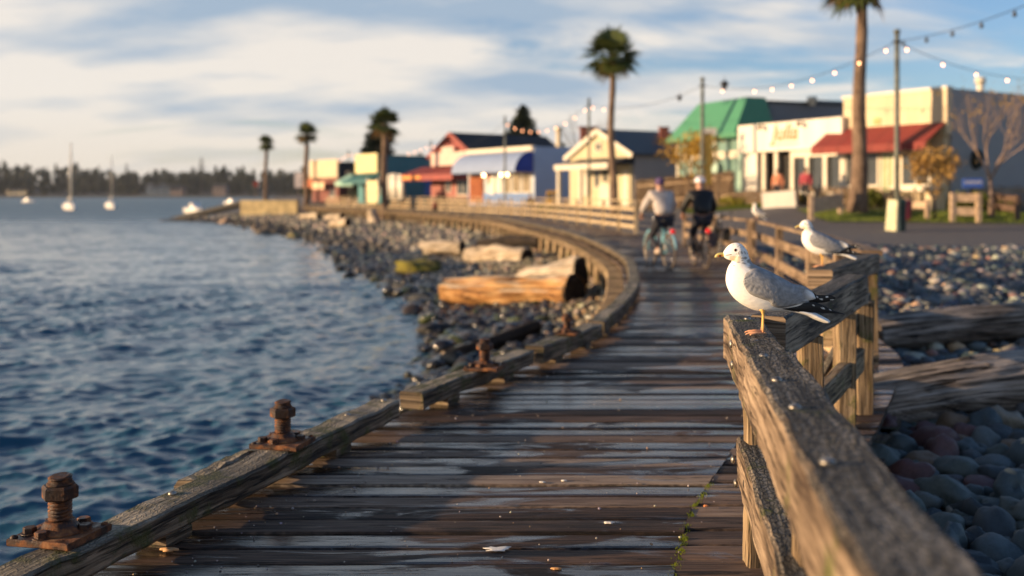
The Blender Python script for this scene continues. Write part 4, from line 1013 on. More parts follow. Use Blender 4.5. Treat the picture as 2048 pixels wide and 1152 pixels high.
# bigger boulders, each its own
def boulder(x, y, z, r, col, label, sc=(1, 1, 1), mat=None, seed=0, group='boulders at the water'):
    v, f = stone_shape(3, seed, .62, .8); v = v*np.array(sc)*r; me = bpy.data.meshes.new('boulder'); me.from_pydata(v.tolist(), [], f.tolist()); shade(me)
    me.materials.append(mat or stone('boulder_stone', False, .75, col=col)); o = bpy.data.objects.new('boulder', me); COL.objects.link(o); o.location = (x, y, z); o.rotation_euler = (0, 0, seed*1.1)
    tag(o, label, 'boulder', group)
MOSSY = wood('yellow_moss_stone', (.03, .03, .02), (.20, .17, .02), (.42, .36, .03), moss=.5, mosscol=(.14, .12, .01), rough=.9, bumpd=.04)
boulder(-3.5, 38.2, -1.30, 1.0, None, 'low boulder under bright yellow-green weed at the left of the pale driftwood logs', (1.1, .9, .55), MOSSY, 2)
for i, (px, py, r, col, lb) in enumerate([(600, 442, .8, (.4, .3, .2), 'pale tan boulder below the far end wall, near its right corner'), (545, 462, .9, (.16, .13, .1), 'dark rounded boulder at the waterline below the end wall'),
        (515, 455, .7, (.3, .22, .15), 'tan boulder at the waterline below the left end of the wall'), (455, 443, .8, (.28, .19, .13), 'brownish boulder beside the dark boat ramp'),
        (650, 448, .5, (.42, .34, .26), 'small pale boulder on the far beach between two bleached logs'), (590, 470, .55, (.3, .25, .09), 'weedy yellowish boulder on the far waterline'),
        (845, 600, .33, (.05, .05, .045), 'dark wet boulder standing in the shallows left of the orange log'), (870, 660, .28, (.03, .03, .03), 'black wet boulder in the shallows nearest the kerb'),
        (800, 577, .3, (.04, .04, .04), 'dark wet boulder at the edge of the shallows')]):
    p = G(px, py, -1.5 if py > 500 else -1.4); boulder(p.x, p.y, -1.5, r, col, lb, (1.2, .9, .7), None, i+5)

# ------------------------------------------------------------------ driftwood logs
def log(name, pts_, rad, mat, label, endm=None, n=20, jit=.22, group=None, cat='log', seed=1, sub=10):
    cv = interp_curve([Vector(p) for p in pts_], sub); t_ = np.linspace(0, len(rad)-1, len(cv)); rr_ = np.interp(t_, range(len(rad)), rad)
    th_ = thing(name, label, cat, cv[0], group); m1 = MB(); m1.tube(cv, list(rr_), n, jit=jit, seed=seed, cap=False, ridge=.13 if n < 50 else .09); m1.build('trunk', mat, th_)
    for e, c, q in ((0, cv[0], cv[1]), (1, cv[-1], cv[-2])):
        m1 = MB(); d = (c-q).normalized(); a = d.cross(Vector((0, 0, 1))).normalized(); b_ = a.cross(d); r0 = rr_[0 if e == 0 else -1]
        rings = []
        for k_, o_ in ((1.0, -.02), (.86, .012), (.5, -.01), (.04, -.03)):
            rings.append([c + d*(o_*1.5*r0/.3 + .03*mnoise.noise(Vector((math.cos(t)*2*k_+seed, math.sin(t)*2*k_, e)))) + a*(math.cos(t)*r0*k_*(1+jit*.5*mnoise.noise(Vector((math.cos(t)*1.3+seed, math.sin(t)*1.3, 0))))) + b_*(math.sin(t)*r0*k_) for t in [2*math.pi*i/n for i in range(n)]])
        m1.ring_loft(rings if e else [r[::-1] for r in rings], cap=True); m1.build('cut_end', endm or mat, th_)
    return th_
DARKEND = wood('dark_wood_end_shade', (.008, .006, .005), (.025, .018, .014), (.06, .045, .035), rough=.9)  # dark logs' own colour; on the orange log's cut end it paints shade
log('driftwood_log', [(2.74, 7.9, -.19), (3.4, 8.1, -.13), (4.4, 8.4, -.09), (6.4, 8.9, -.05)], [.21, .26, .28, .29], W_LOG, 'thick grey split driftwood log lying on the cobbles right of the railing', None, 84, .11, 'grey driftwood logs right of the railing', seed=3, sub=24)
log('driftwood_log', [(3.98, 11.3, -.09), (5.4, 11.7, -.02), (8.2, 12.6, .03)], [.19, .21, .22], W_LOG, 'thinner grey driftwood log behind the thick one, in the right pebble field', None, 60, .11, 'grey driftwood logs right of the railing', seed=8, sub=24)
log('driftwood_log', [(-1.75, 27.5, -1.12), (-.4, 26.5, -1.08), (.7, 25.8, -1.02), (1.55, 25.1, -.98)], [.33, .44, .40, .47], W_LOGO, 'big orange-brown log on the stones inside the bend of the boardwalk', DARKEND, 40, .20, 'driftwood logs on the left beach', seed=4)
log('root_stump', [(.2, 27.0, -.75), (1.1, 26.3, -.62), (1.75, 25.9, -.55)], [.18, .34, .44], W_LOGP, 'pale upturned root end leaning on the orange log', DARKEND, 22, .3, None, 'stump', seed=9)
log('driftwood_log', [(-3.9, 45.2, -.88), (-3.0, 44.8, -.84), (-2.15, 44.4, -.82)], [.28, .34, .30], W_LOGP, 'short bleached log on the beach, the left one of the pale pair', DARKEND, 18, .2, 'driftwood logs on the left beach', seed=5)
log('driftwood_log', [(-1.75, 41.2, -1.05), (-.6, 40.4, -.98), (.60, 39.2, -.95)], [.38, .46, .36], W_LOGP, 'fat bleached log with a black end, the right one of the pale pair', DARKEND, 20, .3, 'driftwood logs on the left beach', seed=6)
log('driftwood_log', [(-1.5, 46.5, -.75), (.2, 45.0, -.55), (1.2, 43.6, -.5)], [.18, .24, .2], DARKEND, 'dark log lying across behind the two bleached logs', DARKEND, 14, .25, 'driftwood logs on the left beach', seed=7)
log('driftwood_log', [(-1.25, 18.7, -1.52), (-.5, 19.3, -1.38), (.5, 20.2, -1.15)], [.12, .14, .14], DARKEND, 'black wet log among the wet stones behind the third anchor bolt', W_LOGP, 14, .2, 'driftwood logs on the left beach', seed=10)
log('driftwood_log', [(-12.6, 92, .0), (-12.4, 91.6, -.8), (-12.0, 90.8, -1.3)], [.42, .5, .5], W_LOGP, 'tall bleached log propped upright against the boardwalk, black cut end down', DARKEND, 14, .2, 'driftwood logs on the left beach', seed=12)
for i, (px, py, ln) in enumerate([(620, 438, 2.2), (668, 440, 1.9), (680, 452, 1.6)]):
    p = G(px, py, -1.1); log('driftwood_log', [(p.x-ln*.5, p.y+.8, -.95), (p.x+ln*.5, p.y-.8, -.75)], [.34, .36], W_LOGP,
        ['bleached log on the far beach nearest the end wall', 'bleached log leaning up the far beach, middle of three', 'low bleached log on the far beach nearest the water'][i], DARKEND, 12, .25, 'driftwood logs on the left beach', seed=20+i)
# broken timbers under the railing corner
def stub(p0, p1, w_, h, label, jag=.05, m_=W_BROKEN, nm='broken_timber'):
    m1 = MB(); m1.beam(p0, p1, w_, h, bev=.02, segs=12, jit=jag); o = m1.build(nm, m_, None, loc=p0); tag(o, label, 'timber', 'broken timbers under the railing corner'); return o
stub((2.20, 7.05, -.22), (2.60, 7.75, .02), .32, .20, 'big splintered timber end, lit golden, against the thick grey log', .09)
stub((2.35, 7.35, -.30), (2.75, 7.85, -.28), .26, .20, 'jagged lower timber piece beneath the splintered one', .08)
stub((2.75, 8.75, .02), (3.12, 8.85, .03), .16, .16, 'squared timber end poking out beyond the railing post', .02)
stub((2.85, 9.3, .14), (3.15, 9.4, .16), .2, .2, 'rough block stacked above the squared timber end', .06)
# angular rocks along the waterline, foam where the ripples break, weed
rs = np.random.RandomState(77); wl = []
for y in np.arange(11.5, 60, .05):
    w_ = np.interp(y, [9, 11, 14, 16.4, 19, 25, 35, 45, 69], [.3, 1.0, 2.2, 2.7, 2.9, 3.8, 5.5, 7.6, 10.4]); L0 = edge(s_of_y(y))[0]; e1 = edge(s_of_y(y)+.5)[0]; d = (e1-L0).normalized(); n_ = Vector((-d.y, d.x, 0)); wl.append((L0 + n_*w_, n_))
SHR = [stone_shape(2, 60+i, .55, .7) for i in range(8)]; P0 = []; rr = []
for p_, n_ in wl:
    for _ in range(2 if p_.y < 35 else 1):
        q = p_ + n_*rs.normal(-.25, .55); P0.append((q.x + rs.randn()*.1, q.y + rs.randn()*.1, -1.60 + rs.rand()*.10)); rr.append(.06 + .17*rs.rand()**2)
P0 = np.array(P0); rr = np.array(rr); scatter('waterline_rocks', P0, rr*1.3, pal(rs, len(P0), [(.018, .017, .016), (.035, .032, .028), (.06, .05, .035), (.05, .055, .014)], [.5, .25, .12, .13]), WETSTONE, SHR, 14)
P0 = []; rr = []
for _ in range(900):
    p_, n_ = wl[rs.randint(len(wl))]; q = p_ - n_*rs.uniform(-.1, 1.6)*(1 if rs.rand() < .7 else .4); P0.append((q.x, q.y, gz(q.x, q.y) + .03)); rr.append(.05 + .09*rs.rand())
scatter('seaweed', np.array(P0), np.array(rr), pal(rs, len(P0), [(.10, .11, .012), (.05, .06, .012), (.16, .13, .02)], [.4, .4, .2], .35), stone('seaweed', rough=.35), [stone_shape(1, 90+i, .6, .3) for i in range(5)], 15)
m, t, b = mat_new('foam'); b.inputs['Base Color'].default_value = (.75, .76, .76, 1); b.inputs['Roughness'].default_value = .6
nz_ = noise(t, coord(t, 'Object'), 9, 5, .7); t.links.new(smooth_(t, nz_, .46, .54), b.inputs['Alpha'])
V = []; Fq = []; 
for k, (p_, n_) in enumerate(wl[::2]):
    g_ = mnoise.noise(Vector((p_.y*.45, 0, 3))); w2 = max(0, g_+.02)*1.9
    if w2 < .02: continue
    c_ = p_ + n_*(.5 + .35*mnoise.noise(Vector((p_.y*1.3, 5, 3)))); a = len(V); V += [(c_.x - n_.x*w2*.5, c_.y-.09, WZ+.045), (c_.x + n_.x*w2*.5, c_.y-.09, WZ+.045), (c_.x + n_.x*w2*.5, c_.y+.09, WZ+.045), (c_.x - n_.x*w2*.5, c_.y+.09, WZ+.045)]; Fq.append((a, a+1, a+2, a+3))
o = np_mesh('foam', np.array(V), np.array(Fq), m, smooth=False); tag(o, kind='stuff')
# ------------------------------------------------------------------ the row of waterfront buildings
CREAM = plain('cream_paint', (.58, .47, .30), .6, .1, 1.5, streak=True); WHITE = plain('white_paint', (.70, .66, .58), .55, .08, 1.2, streak=True)
GREYS = siding('grey_siding', (.36, .355, .36)); SLATE = siding('slate_siding', (.20, .205, .225), .3); GREENR = seam('green_metal_roof', (.06, .235, .125)); DGREEN = plain('mint_trim', (.42, .60, .50), .5, .1)
REDAWN = seam('red_awning', (.20, .026, .019), .9, .75); TRIM = plain('pale_trim', (.64, .58, .47), .5, .06); BROWN = plain('brown_frame', (.10, .06, .04), .6, .2)
GLASS = glass('window_glass'); GLASSG = glass('green_glass', (.09, .15, .13)); DARKIN = plain('dark_doorway', (.012, .010, .010), .8, .2)
BEIGE = siding('beige_siding', (.56, .50, .46)); YELLOWW = siding('cream_siding', (.64, .56, .36), .2); DKROOF = seam('dark_metal_roof', (.045, .05, .05), .45, .5)
BLUEW = siding('blue_siding', (.46, .56, .74)); NAVY = plain('navy_awning', (.03, .06, .32), .7, .15); BLUEA = seam('blue_awning', (.22, .29, .45), .8, .7); BLUEP = plain('blue_paint', (.06, .17, .42), .5, .15)
MAROON = siding('maroon_siding', (.30, .045, .045), .25); REDP = plain('red_paint', (.26, .03, .02), .5, .15); PINKW = plain('pinkish_board', (.60, .44, .37), .5, .1); TEAL = siding('teal_siding', (.07, .27, .30), .35)
TEALR = plain('teal_awning', (.03, .14, .15), .7, .15); MINT = plain('mint_awning', (.30, .50, .40), .7, .1); YSIGN = plain('yellow_sign', (.62, .55, .27), .5, .06); ORANGE = plain('orange_paint', (.55, .16, .06), .5, .1)
BRICK = plain('brick', (.22, .07, .045), .85, .3, 9); SHING = plain('roof_shingle', (.03, .028, .03), .85, .3, 6); GOLD = plain('gold_letters', (.30, .17, .02), .4, .1); YBOX = plain('yellow_box', (.62, .36, .05), .4, .08)
POLEG = plain('green_grey_pole', (.13, .14, .115), .55, .3, 3); BLACKM = plain('black_metal', (.012, .012, .013), .45, .3)
PICKET = wood('picket_wood', (.14, .09, .055), (.34, .24, .15), (.52, .4, .28), rough=.85); CONC = plain('yellow_concrete', (.56, .43, .22), .85, .2, 1.2, bmp=.4)
REDBR = wood('red_brown_boards', (.10, .025, .01), (.28, .08, .03), (.4, .14, .05))
class FR:
    def __init__(s, ox, oy, ux, uy, z0=1.0):
        l = math.hypot(ux, uy); s.o = Vector((ox, oy, 0)); s.u = Vector((ux/l, uy/l, 0)); s.v = Vector((uy/l, -ux/l, 0)); s.z0 = z0
        if s.v.x < 0: s.v = -s.v
    def p(s, a, b_, z): q = s.o + s.u*a + s.v*b_; return Vector((q.x, q.y, z))
    def box(s, mb, a0, a1, b0, b1, z0, z1, m=0):
        c = [s.p(a, b_, z) for z in (z0, z1) for (a, b_) in ((a0, b0), (a1, b0), (a1, b1), (a0, b1))]
        A = abs(a1-a0); B = abs(b1-b0); H = z1-z0
        for q, l in (((0, 1, 5, 4), A), ((1, 2, 6, 5), B), ((2, 3, 7, 6), A), ((3, 0, 4, 7), B)): mb.quad(*[c[i] for i in q], m=m, uv=[(0, 0), (l, 0), (l, H), (0, H)])
        mb.quad(c[4], c[5], c[6], c[7], m=m, uv=[(0, 0), (A, 0), (A, B), (0, B)]); mb.quad(c[3], c[2], c[1], c[0], m=m, uv=[(0, 0), (A, 0), (A, B), (0, B)])
cur = [None, None]
def part(name, mat, *boxes, parent=None, label=None):
    fr, root = cur; mb = MB()
    for bx in boxes: fr.box(mb, *bx)
    o = mb.build(name, mat, parent or root)
    if label: o['label'] = label
    return o
def building(name, label, fr, cat='building', group='waterfront buildings'):
    cur[0] = fr; cur[1] = thing(name, label, cat, fr.p(0, 0, 1.0), group); return cur[1]
def window(a0, a1, z0, z1, frame=TRIM, gl=None, b_=0.0, mull=1, side=False):
    t = .09; n = a1-a0
    if not side:
        o = part('window', frame, (a0-t, a1+t, b_-.06, b_-.003, z1, z1+t), (a0-t, a1+t, b_-.08, b_-.003, z0-t, z0), (a0-t, a0, b_-.058, b_-.003, z0+.001, z1-.001), (a1, a1+t, b_-.058, b_-.003, z0+.001, z1-.001),
             *[(a0+n*k/(mull+1)-.03, a0+n*k/(mull+1)+.03, b_-.05, b_-.02, z0+.001, z1-.001) for k in range(1, mull+1)])
        part('pane', gl or GLASS, (a0+.001, a1-.001, b_-.018, b_-.004, z0+.001, z1-.001), parent=o)
    return o
def awning(a0, a1, z1, z0, out_, mat, drop=.28, sides=True, name='awning', vmat=None):
    fr, root = cur; mb = MB(); A = fr.p(a0, -.01, z1); B = fr.p(a1, -.01, z1); Cc = fr.p(a1, -out_, z0); D = fr.p(a0, -out_, z0)
    mb.quad(A, B, Cc, D, uv=[(0, 0), (a1-a0, 0), (a1-a0, 2), (0, 2)])
    mb.quad(D, Cc, Cc - Vector((0, 0, drop)), D - Vector((0, 0, drop)), m=1 if vmat else 0)
    if sides:
        for (a, P0, P1) in ((a0, A, D), (a1, B, Cc)): mb.poly([P0, P1, P1 - Vector((0, 0, drop)), fr.p(a, -.01, z0-drop)])
    o = mb.build(name, [mat, vmat] if vmat else mat, root); md = o.modifiers.new('t', 'SOLIDIFY'); md.thickness = .04; return o
def gable(a0, a1, b0, b1, ze, zp, mat, over=.35, th=.12):
    fr, root = cur; mb = MB(); am = (a0+a1)/2
    for (x0, x1) in ((a0-over, am), (a1+over, am)):
        zl = ze - over*(zp-ze)/((a1-a0)/2)
        q = [fr.p(x0, b0-over, zl), fr.p(x0, b1+over, zl), fr.p(x1, b1+over, zp), fr.p(x1, b0-over, zp)]; L = b1-b0+2*over
        up = Vector((0, 0, th)); t_ = [p+up for p in q]; uv = [(0, 0), (L, 0), (L, 3), (0, 3)]
        mb.quad(*t_, uv=uv); mb.quad(*q[::-1], uv=uv)
        for i in range(4): mb.quad(q[i], q[(i+1) % 4], t_[(i+1) % 4], t_[i], m=1 if i in (3, 0) and False else 0)
    return mb.build('roof', mat, root)
def gable_wall(a0, a1, b_, ze, zp, mat, th=.1, name='gable'):
    fr, root = cur; mb = MB(); am = (a0+a1)/2
    f_ = [fr.p(a0, b_, ze), fr.p(a1, b_, ze), fr.p(am, b_, zp)]; g_ = [fr.p(a0, b_+th, ze), fr.p(a1, b_+th, ze), fr.p(am, b_+th, zp)]
    mb.poly(f_); mb.poly(g_[::-1])
    for i in range(3): mb.quad(f_[i], f_[(i+1) % 3], g_[(i+1) % 3], g_[i])
    return mb.build(name, mat, root)
def chimney(x, y, z0, z1, w_, mat, parent, cap=True, round_=False, name='chimney', cm=None):
    m1 = MB()
    if round_: m1.cyl((x, y, z0), (x, y, z1), w_/2, 12); m1.cyl((x, y, z1-.25), (x, y, z1+.02), w_*.75, 12)
    else:
        m1.box((x, y, (z0+z1)/2), (w_, w_, z1-z0))
        if cap: m1.box((x, y, z1+.05), (w_*1.2, w_*1.2, .1))
    return m1.build(name, mat, parent)

# B1 cream shop with red awning, grey side wall
f1 = FR(17.9, 42.4, -.53, .848); r = building('shop_building', 'cream shop with a sloping red awning and long grey side wall, at the right edge', f1)
part('wall', CREAM, (0, 5.1, .02, .3, .6, 4.0)); part('side_wall', GREYS, (-.12, 0, .31, 15, .6, 5.88)); part('parapet', CREAM, (-.16, 5.14, -.06, .24, 3.95, 5.82)); part('coping', TRIM, (-.2, 5.2, -.12, .32, 5.822, 5.95))
part('rear_wall', GREYS, (0.005, 5.1, .32, 15, .6, 5.7)); part('corner_trim', TRIM, (-.19, -.121, 6.0, 6.2, .6, 5.7))
awning(-.1, 5.9, 4.5, 3.62, 1.35, REDAWN, .32, sides=False)
window(.7, 2.0, 1.9, 3.3); window(2.5, 3.0, 1.5, 3.3, gl=plain('pale_green_pane', (.35, .42, .22), .2)); window(3.3, 4.9, 1.9, 3.3)
part('window_box', TRIM, (.2, 2.4, -.35, -.09, 1.62, 1.82)); part('sign_emblem', plain('olive_emblem', (.35, .30, .08), .5), (3.1, 3.45, -.10, -.061, 4.55, 4.85))
chimney(20.4, 44.6, 5.6, 6.55, .30, TRIM, r, round_=True, name='vent_pipe')
q = f1.p(0, 0, 0); m1 = MB(); wp = P(1943, 320, 43.5); cpt = Vector(wp); cn = f1.u * -1
pts_ = [cpt + f1.v*(math.cos(a)*.27) + Vector((0, 0, math.sin(a)*.3)) + cn*.0 for a in [2*math.pi*i/20 for i in range(21)]]
# wreath hangs on the grey side wall
dd = (f1.p(-.17, 0, 0) - cpt).dot(cn); pts_ = [p_ + cn*(dd+.02) for p_ in pts_]; m1.tube(pts_, .12, 8, jit=.5); o = m1.build('wreath', plain('dark_wreath', (.015, .02, .012), .9, .4), None, loc=tuple(pts_[0])); tag(o, 'dark round wreath hanging on the grey side wall behind the bare tree', 'wreath')
# B2 white shop
f2 = FR(15.1, 46.6, -.47, .883); r = building('shop_building', 'white shop with a deep white signboard in gold script and a dark glazed porch', f2)
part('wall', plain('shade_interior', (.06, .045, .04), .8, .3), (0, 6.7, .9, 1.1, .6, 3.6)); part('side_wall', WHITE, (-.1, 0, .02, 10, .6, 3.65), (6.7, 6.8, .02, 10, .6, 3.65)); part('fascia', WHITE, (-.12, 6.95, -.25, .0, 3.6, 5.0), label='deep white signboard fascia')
part('roof', SHING, (0, 6.7, .01, 10, 3.655, 4.4)); part('base_panel', WHITE, (.0, 4.3, -.02, .10, .6, 1.6)); part('step_base', WHITE, (4.3, 5.5, -.4, -.03, .6, 1.0))
for a in (.10, 1.15, 2.3, 3.3, 4.4, 5.3): part('column', TRIM, (a-.12, a+.12, -.03 if a != 4.4 else -.04, .15, 1.602 if a < 4.3 else 1.0, 3.59))
part('column', WHITE, (5.75, 6.65, -.05, .2, .6, 3.59), label='wide white end pillar'); part('pane', GLASS, (.05, 3.25, .16, .19, 1.61, 3.59)); part('door', DARKIN, (3.5, 4.3, .3, .36, 1.0, 3.3)); part('lintel', TRIM, (.0, 3.3, -.04, .12, 3.25, 3.585) )
def text(s_, fr, a, z, size, mat, parent, b_=-.26, shear=.0, ext=.015, name='lettering', bold=0):
    c_ = bpy.data.curves.new(name, 'FONT'); c_.body = s_; c_.size = size; c_.extrude = ext; c_.shear = shear; c_.align_x = 'CENTER'; c_.offset = bold
    o = bpy.data.objects.new(name, c_); COL.objects.link(o); dg = bpy.context.evaluated_depsgraph_get(); me = bpy.data.meshes.new_from_object(o.evaluated_get(dg)); bpy.data.objects.remove(o)
    o = bpy.data.objects.new(name, me); COL.objects.link(o); me.materials.clear(); me.materials.append(mat)
    R3 = Matrix((( -fr.u.x, 0, -fr.v.x), (-fr.u.y, 0, -fr.v.y), (0, 1, 0))); M4 = R3.to_4x4(); p_ = fr.p(a, b_, z); M4.translation = p_ - ROOT.get(parent.name, Vector()); me.transform(M4); o.parent = parent; ROOT[o.name] = ROOT[parent.name]; return o
text('Julia', f2, 3.55, 4.12, 1.1, GOLD, r, shear=.25, bold=.012)
mbx = MB()
for i in range(9): f2.box(mbx, 2.6+i*.2, 2.72+i*.2, -.265, -.251, 3.87, 3.97)
mbx.build('small_line', plain('faint_brown_line', (.5, .38, .25), .6), r)
for a in (2.3, 5.0):
    part('sign_lamp', BROWN, (a-.05, a+.05, -.6, -.26, 4.86, 4.92), (a-.1, a+.1, -.62, -.5, 4.70, 4.86))
# B3 green mansard building
f3 = FR(12.5, 56, -.37, .93); r = building('shop_building', 'tall glazed shop with a bright green metal mansard roof', f3)
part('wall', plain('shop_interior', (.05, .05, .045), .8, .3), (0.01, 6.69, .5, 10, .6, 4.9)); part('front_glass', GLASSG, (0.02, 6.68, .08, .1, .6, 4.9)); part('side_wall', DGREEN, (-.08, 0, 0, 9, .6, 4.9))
for a in (.05, 1.2, 2.5, 3.8, 5.1, 6.6): part('mullion', DGREEN if a < 1.5 else TRIM, (a-.09, a+.09, -.04, .07, .6, 4.9))
part('transom', TRIM, (0, 6.7, -.03, .06, 3.5, 3.9)); part('sill_wall', BLACKM, (0.15, 6.5, -.05, -.045, .6, 1.5))
mb = MB(); bb = [(-.15, -.5), (7.0, -.5), (7.0, 2.2), (-.15, 2.2)]; tt = [(.1, .5), (5.1, .5), (5.1, 1.7), (.1, 1.7)]
lo = [f3.p(a, b_, 4.85) for a, b_ in bb]; hi = [f3.p(a, b_, 6.85) for a, b_ in tt]
for i in range(4):
    l = (lo[i]-lo[(i+1) % 4]).length; mb.quad(lo[i], lo[(i+1) % 4], hi[(i+1) % 4], hi[i], uv=[(0, 0), (l, 0), (l*.85, 2.3), (l*.1, 2.3)])
mb.quad(*hi); mb.quad(*lo[::-1]); mb.build('roof', GREENR, r); part('fascia', GREENR, (-.52, 7.02, -.62, 2.72, 4.6, 4.845))
mb = MB(); c_ = f3.p(2.2, -.2, 3.0); mb.cyl(c_, c_ - f3.v*.04, .32, 20); mb.build('round_sign', DGREEN, r)
f3b = FR(14.4, 57.4, -.37, .93); r = building('rear_building', 'tall dark slate-sided block with a flat roof behind the white shop', f3b)
part('wall', SLATE, (0, 6, .0, 14, .6, 6.62)); part('coping', BLACKM, (-.1, 6.1, -.1, 14.1, 6.625, 6.75)); part('rooftop_box', SLATE, (1, 3, 4, 7, 6.755, 7.0))
chimney(17.0, 58, 6.5, 7.0, .38, TRIM, r, round_=True, name='vent_pipe')
# B4 beige cottage
f4 = FR(7.78, 67, -.5, .866); r = building('cottage', 'small cream gabled cottage with a porch and dark ribbed roof behind the tallest visible palm', f4)
part('wall', YELLOWW, (0, 7.3, 0, .15, .6, 4.15)); part('side_wall', BEIGE, (-.1, 0, .16, 11, .6, 4.1), (7.3, 7.4, .16, 11, .6, 4.1)); gable_wall(0, 7.3, .0, 4.152, 5.75, YELLOWW); gable(0, 7.3, .2, 11, 4.2, 5.85, DKROOF)
mb = MB(); am = 3.65
for a0, a1 in ((-.42, 3.65), (7.72, 3.65)):
    A = f4.p(a0, -.22, 4.0); B = f4.p(a1, -.22, 5.83); mb.beam(A, B, .08, .34)
mb.build('barge_board', TRIM, r); w_ = window(3.35, 3.95, 4.5, 5.0, frame=TRIM, b_=0)
awning(-.4, 5.9, 3.95, 3.5, 2.1, SHING, .06, name='porch_roof'); part('porch_fascia', TRIM, (-.42, 5.92, -2.2, -2.12, 3.15, 3.52)); 
for a in (5.6, 2.9): part('porch_post', TRIM, (a-.12, a+.12, -2.1, -1.88, .6, 3.44))
part('door_panel', TRIM, (.25, .8, -.06, -.003, .6, 3.1), (1.5, 3.6, -.05, -.003, .6, 2.2)); window(1.7, 2.2, 2.35, 3.2, b_=-.0, mull=0); window(2.6, 3.1, 2.35, 3.2, mull=0); window(3.6, 4.1, 2.0, 3.2, mull=0); part('sill_panel', TRIM, (4.6, 5.5, -.05, -.003, 1.4, 3.1))
chimney(10.6, 71.5, 4.6, 6.1, .6, BRICK, r)
# B5 blue shop
f5 = FR(1.7, 80, -.55, .835); r = building('shop_building', 'blue shop with a rounded navy awning end and long pale blue side wall', f5)
part('wall', plain('bluewhite_front', (.45, .48, .52), .6), (0, 10, .01, .2, .6, 4.95)); part('side_wall', BLUEW, (-.12, 0, 0, 14, .6, 5.25)); part('parapet', TRIM, (0.001, 10, -.2, .25, 4.96, 5.3)); part('rear_wall', BLUEW, (0.001, 10, .26, 14, .6, 5.1))
mb = MB(); prof = [(1.75*math.sin(t), 3.25+1.65*math.cos(t)) for t in [math.pi/2*i/8 for i in range(9)]]
for i in range(8):
    (o0, z0_), (o1, z1_) = prof[i], prof[i+1]; mb.quad(f5.p(0.05, -.02-o0, z0_), f5.p(9.8, -.02-o0, z0_), f5.p(9.8, -.02-o1, z1_), f5.p(0.05, -.02-o1, z1_), uv=[(0, 0), (9.7, 0), (9.7, .3), (0, .3)], smooth=True)
o = mb.build('awning', BLUEA, r); 
for a in (.04, 9.81): mb = MB(); mb.poly([f5.p(a, -.02, 3.2)] + [f5.p(a, -.02-o_, z_) for o_, z_ in prof]); mb.build('awning_end', NAVY, r)
for a0, a1 in ((.5, 1.5), (1.9, 2.9), (3.3, 4.2)): window(a0, a1, 1.7, 3.2, gl=plain('warm_pane', (.22, .17, .10), .15))
part('plinth', BLUEP, (.1, 9.9, -.06, -.002, .6, 1.55)); part('poster', WHITE, (4.6, 5.3, -.1, -.061, 1.7, 3.1), (5.6, 6.3, -.1, -.061, 1.5, 3.3)); part('poster', ORANGE, (6.25, 6.6, -.14, -.101, 2.4, 3.3)); part('timber_panel', REDBR, (7.4, 9.6, -.1, -.061, .7, 3.1))
for a in (1.5, 2.4, 5.0): 
    mb = MB(); mb.ball(f5.p(a, -1.5, 3.05), .14, 10); mb.build('wall_lamp', emit('warm_lamp', (1.0, .62, .3), 7), r)
chimney(7.0, 94, 4.5, 7.6, 1.5, BRICK, r, name='brick_chimney'); chimney(4.2, 92, 4.5, 7.5, .5, CREAM, r, round_=True, name='vent_pipe')
# B6 red house
f6 = FR(-3.6, 93, -.6, .8); r = building('shop_building', 'red gabled shop with a stepped pinkish signboard and bright red awning', f6)
part('wall', plain('pink_red_wall', (.30, .085, .065), .6, .15), (0, 7, 0, .2, .6, 5.1)); part('side_wall', MAROON, (-.1, 0, .2, 11, .6, 5.1), (7, 7.1, .2, 11, .6, 5.1)); gable_wall(0, 7, .02, 5.105, 7.1, REDP); gable(0, 7, .2, 11, 5.15, 7.2, SHING)
mb = MB()
for a0, a1 in ((-.42, 3.5), (7.42, 3.5)): mb.beam(f6.p(a0, -.2, 5.0), f6.p(a1, -.2, 7.2), .08, .3)
mb.build('barge_board', REDP, r)
part('signboard', PINKW, (-.2, 6.2, -.5, -.35, 4.2, 5.45), (2.4, 4.4, -.49, -.36, 5.452, 5.95)); awning(-.3, 8.6, 4.15, 3.35, 2.4, REDAWN, .55, vmat=REDP)
window(.6, 2.4, 1.5, 3.2, gl=GLASS); window(3.6, 4.3, 1.8, 3.0, gl=GLASS, mull=0); part('base_panel', BROWN, (.1, 6.9, -.05, -.003, .6, 1.3)); part('sunlit_valance', plain('sunlit_orange', (.85, .32, .05), .5), (5.0, 8.3, -2.48, -2.42, 2.95, 3.25))  # orange sheet paints the sunlit left stretch of the red valance
# B7 teal hall
f7 = FR(-13.1, 104, -.62, .78); r = building('hall_building', 'long dark teal building with a big yellow signboard on its short front', f7)
part('wall', TEAL, (0, 5, 0, 20, .6, 5.4)); part('coping', TEALR, (-.1, 5.1, -.1, 20.1, 5.402, 5.55)); part('signboard', YSIGN, (.2, 4.6, -.6, -.45, 3.7, 5.7)); awning(-.2, 5, 3.6, 2.9, 2.0, TEALR, .3)
for k in range(3): part('side_window', BLUEP, (-.06, -.003, 5+k*2.6, 7+k*2.6, 1.4, 3.2))
window(.6, 2.0, 1.5, 2.8, gl=GLASS); part('door', DARKIN, (2.8, 3.8, -.05, -.003, .7, 2.9))
f8 = FR(-16.2, 118, -.62, .78); r = building('shop_building', 'dark low shop with a mint green awning', f8)
part('wall', plain('dark_shopfront', (.035, .03, .03), .7), (0, 5.5, 0, 9, .6, 3.9)); awning(-.2, 4.6, 4.0, 3.0, 2.2, MINT, .5); window(1, 2.5, 1.5, 2.8); part('roof', SHING, (-.2, 5.7, -.2, 9, 3.902, 4.3))
f9 = FR(-21.5, 127, -.62, .78); r = building('shop_building', 'small cream-topped shop with orange and peach signs at the far end of the row', f9)
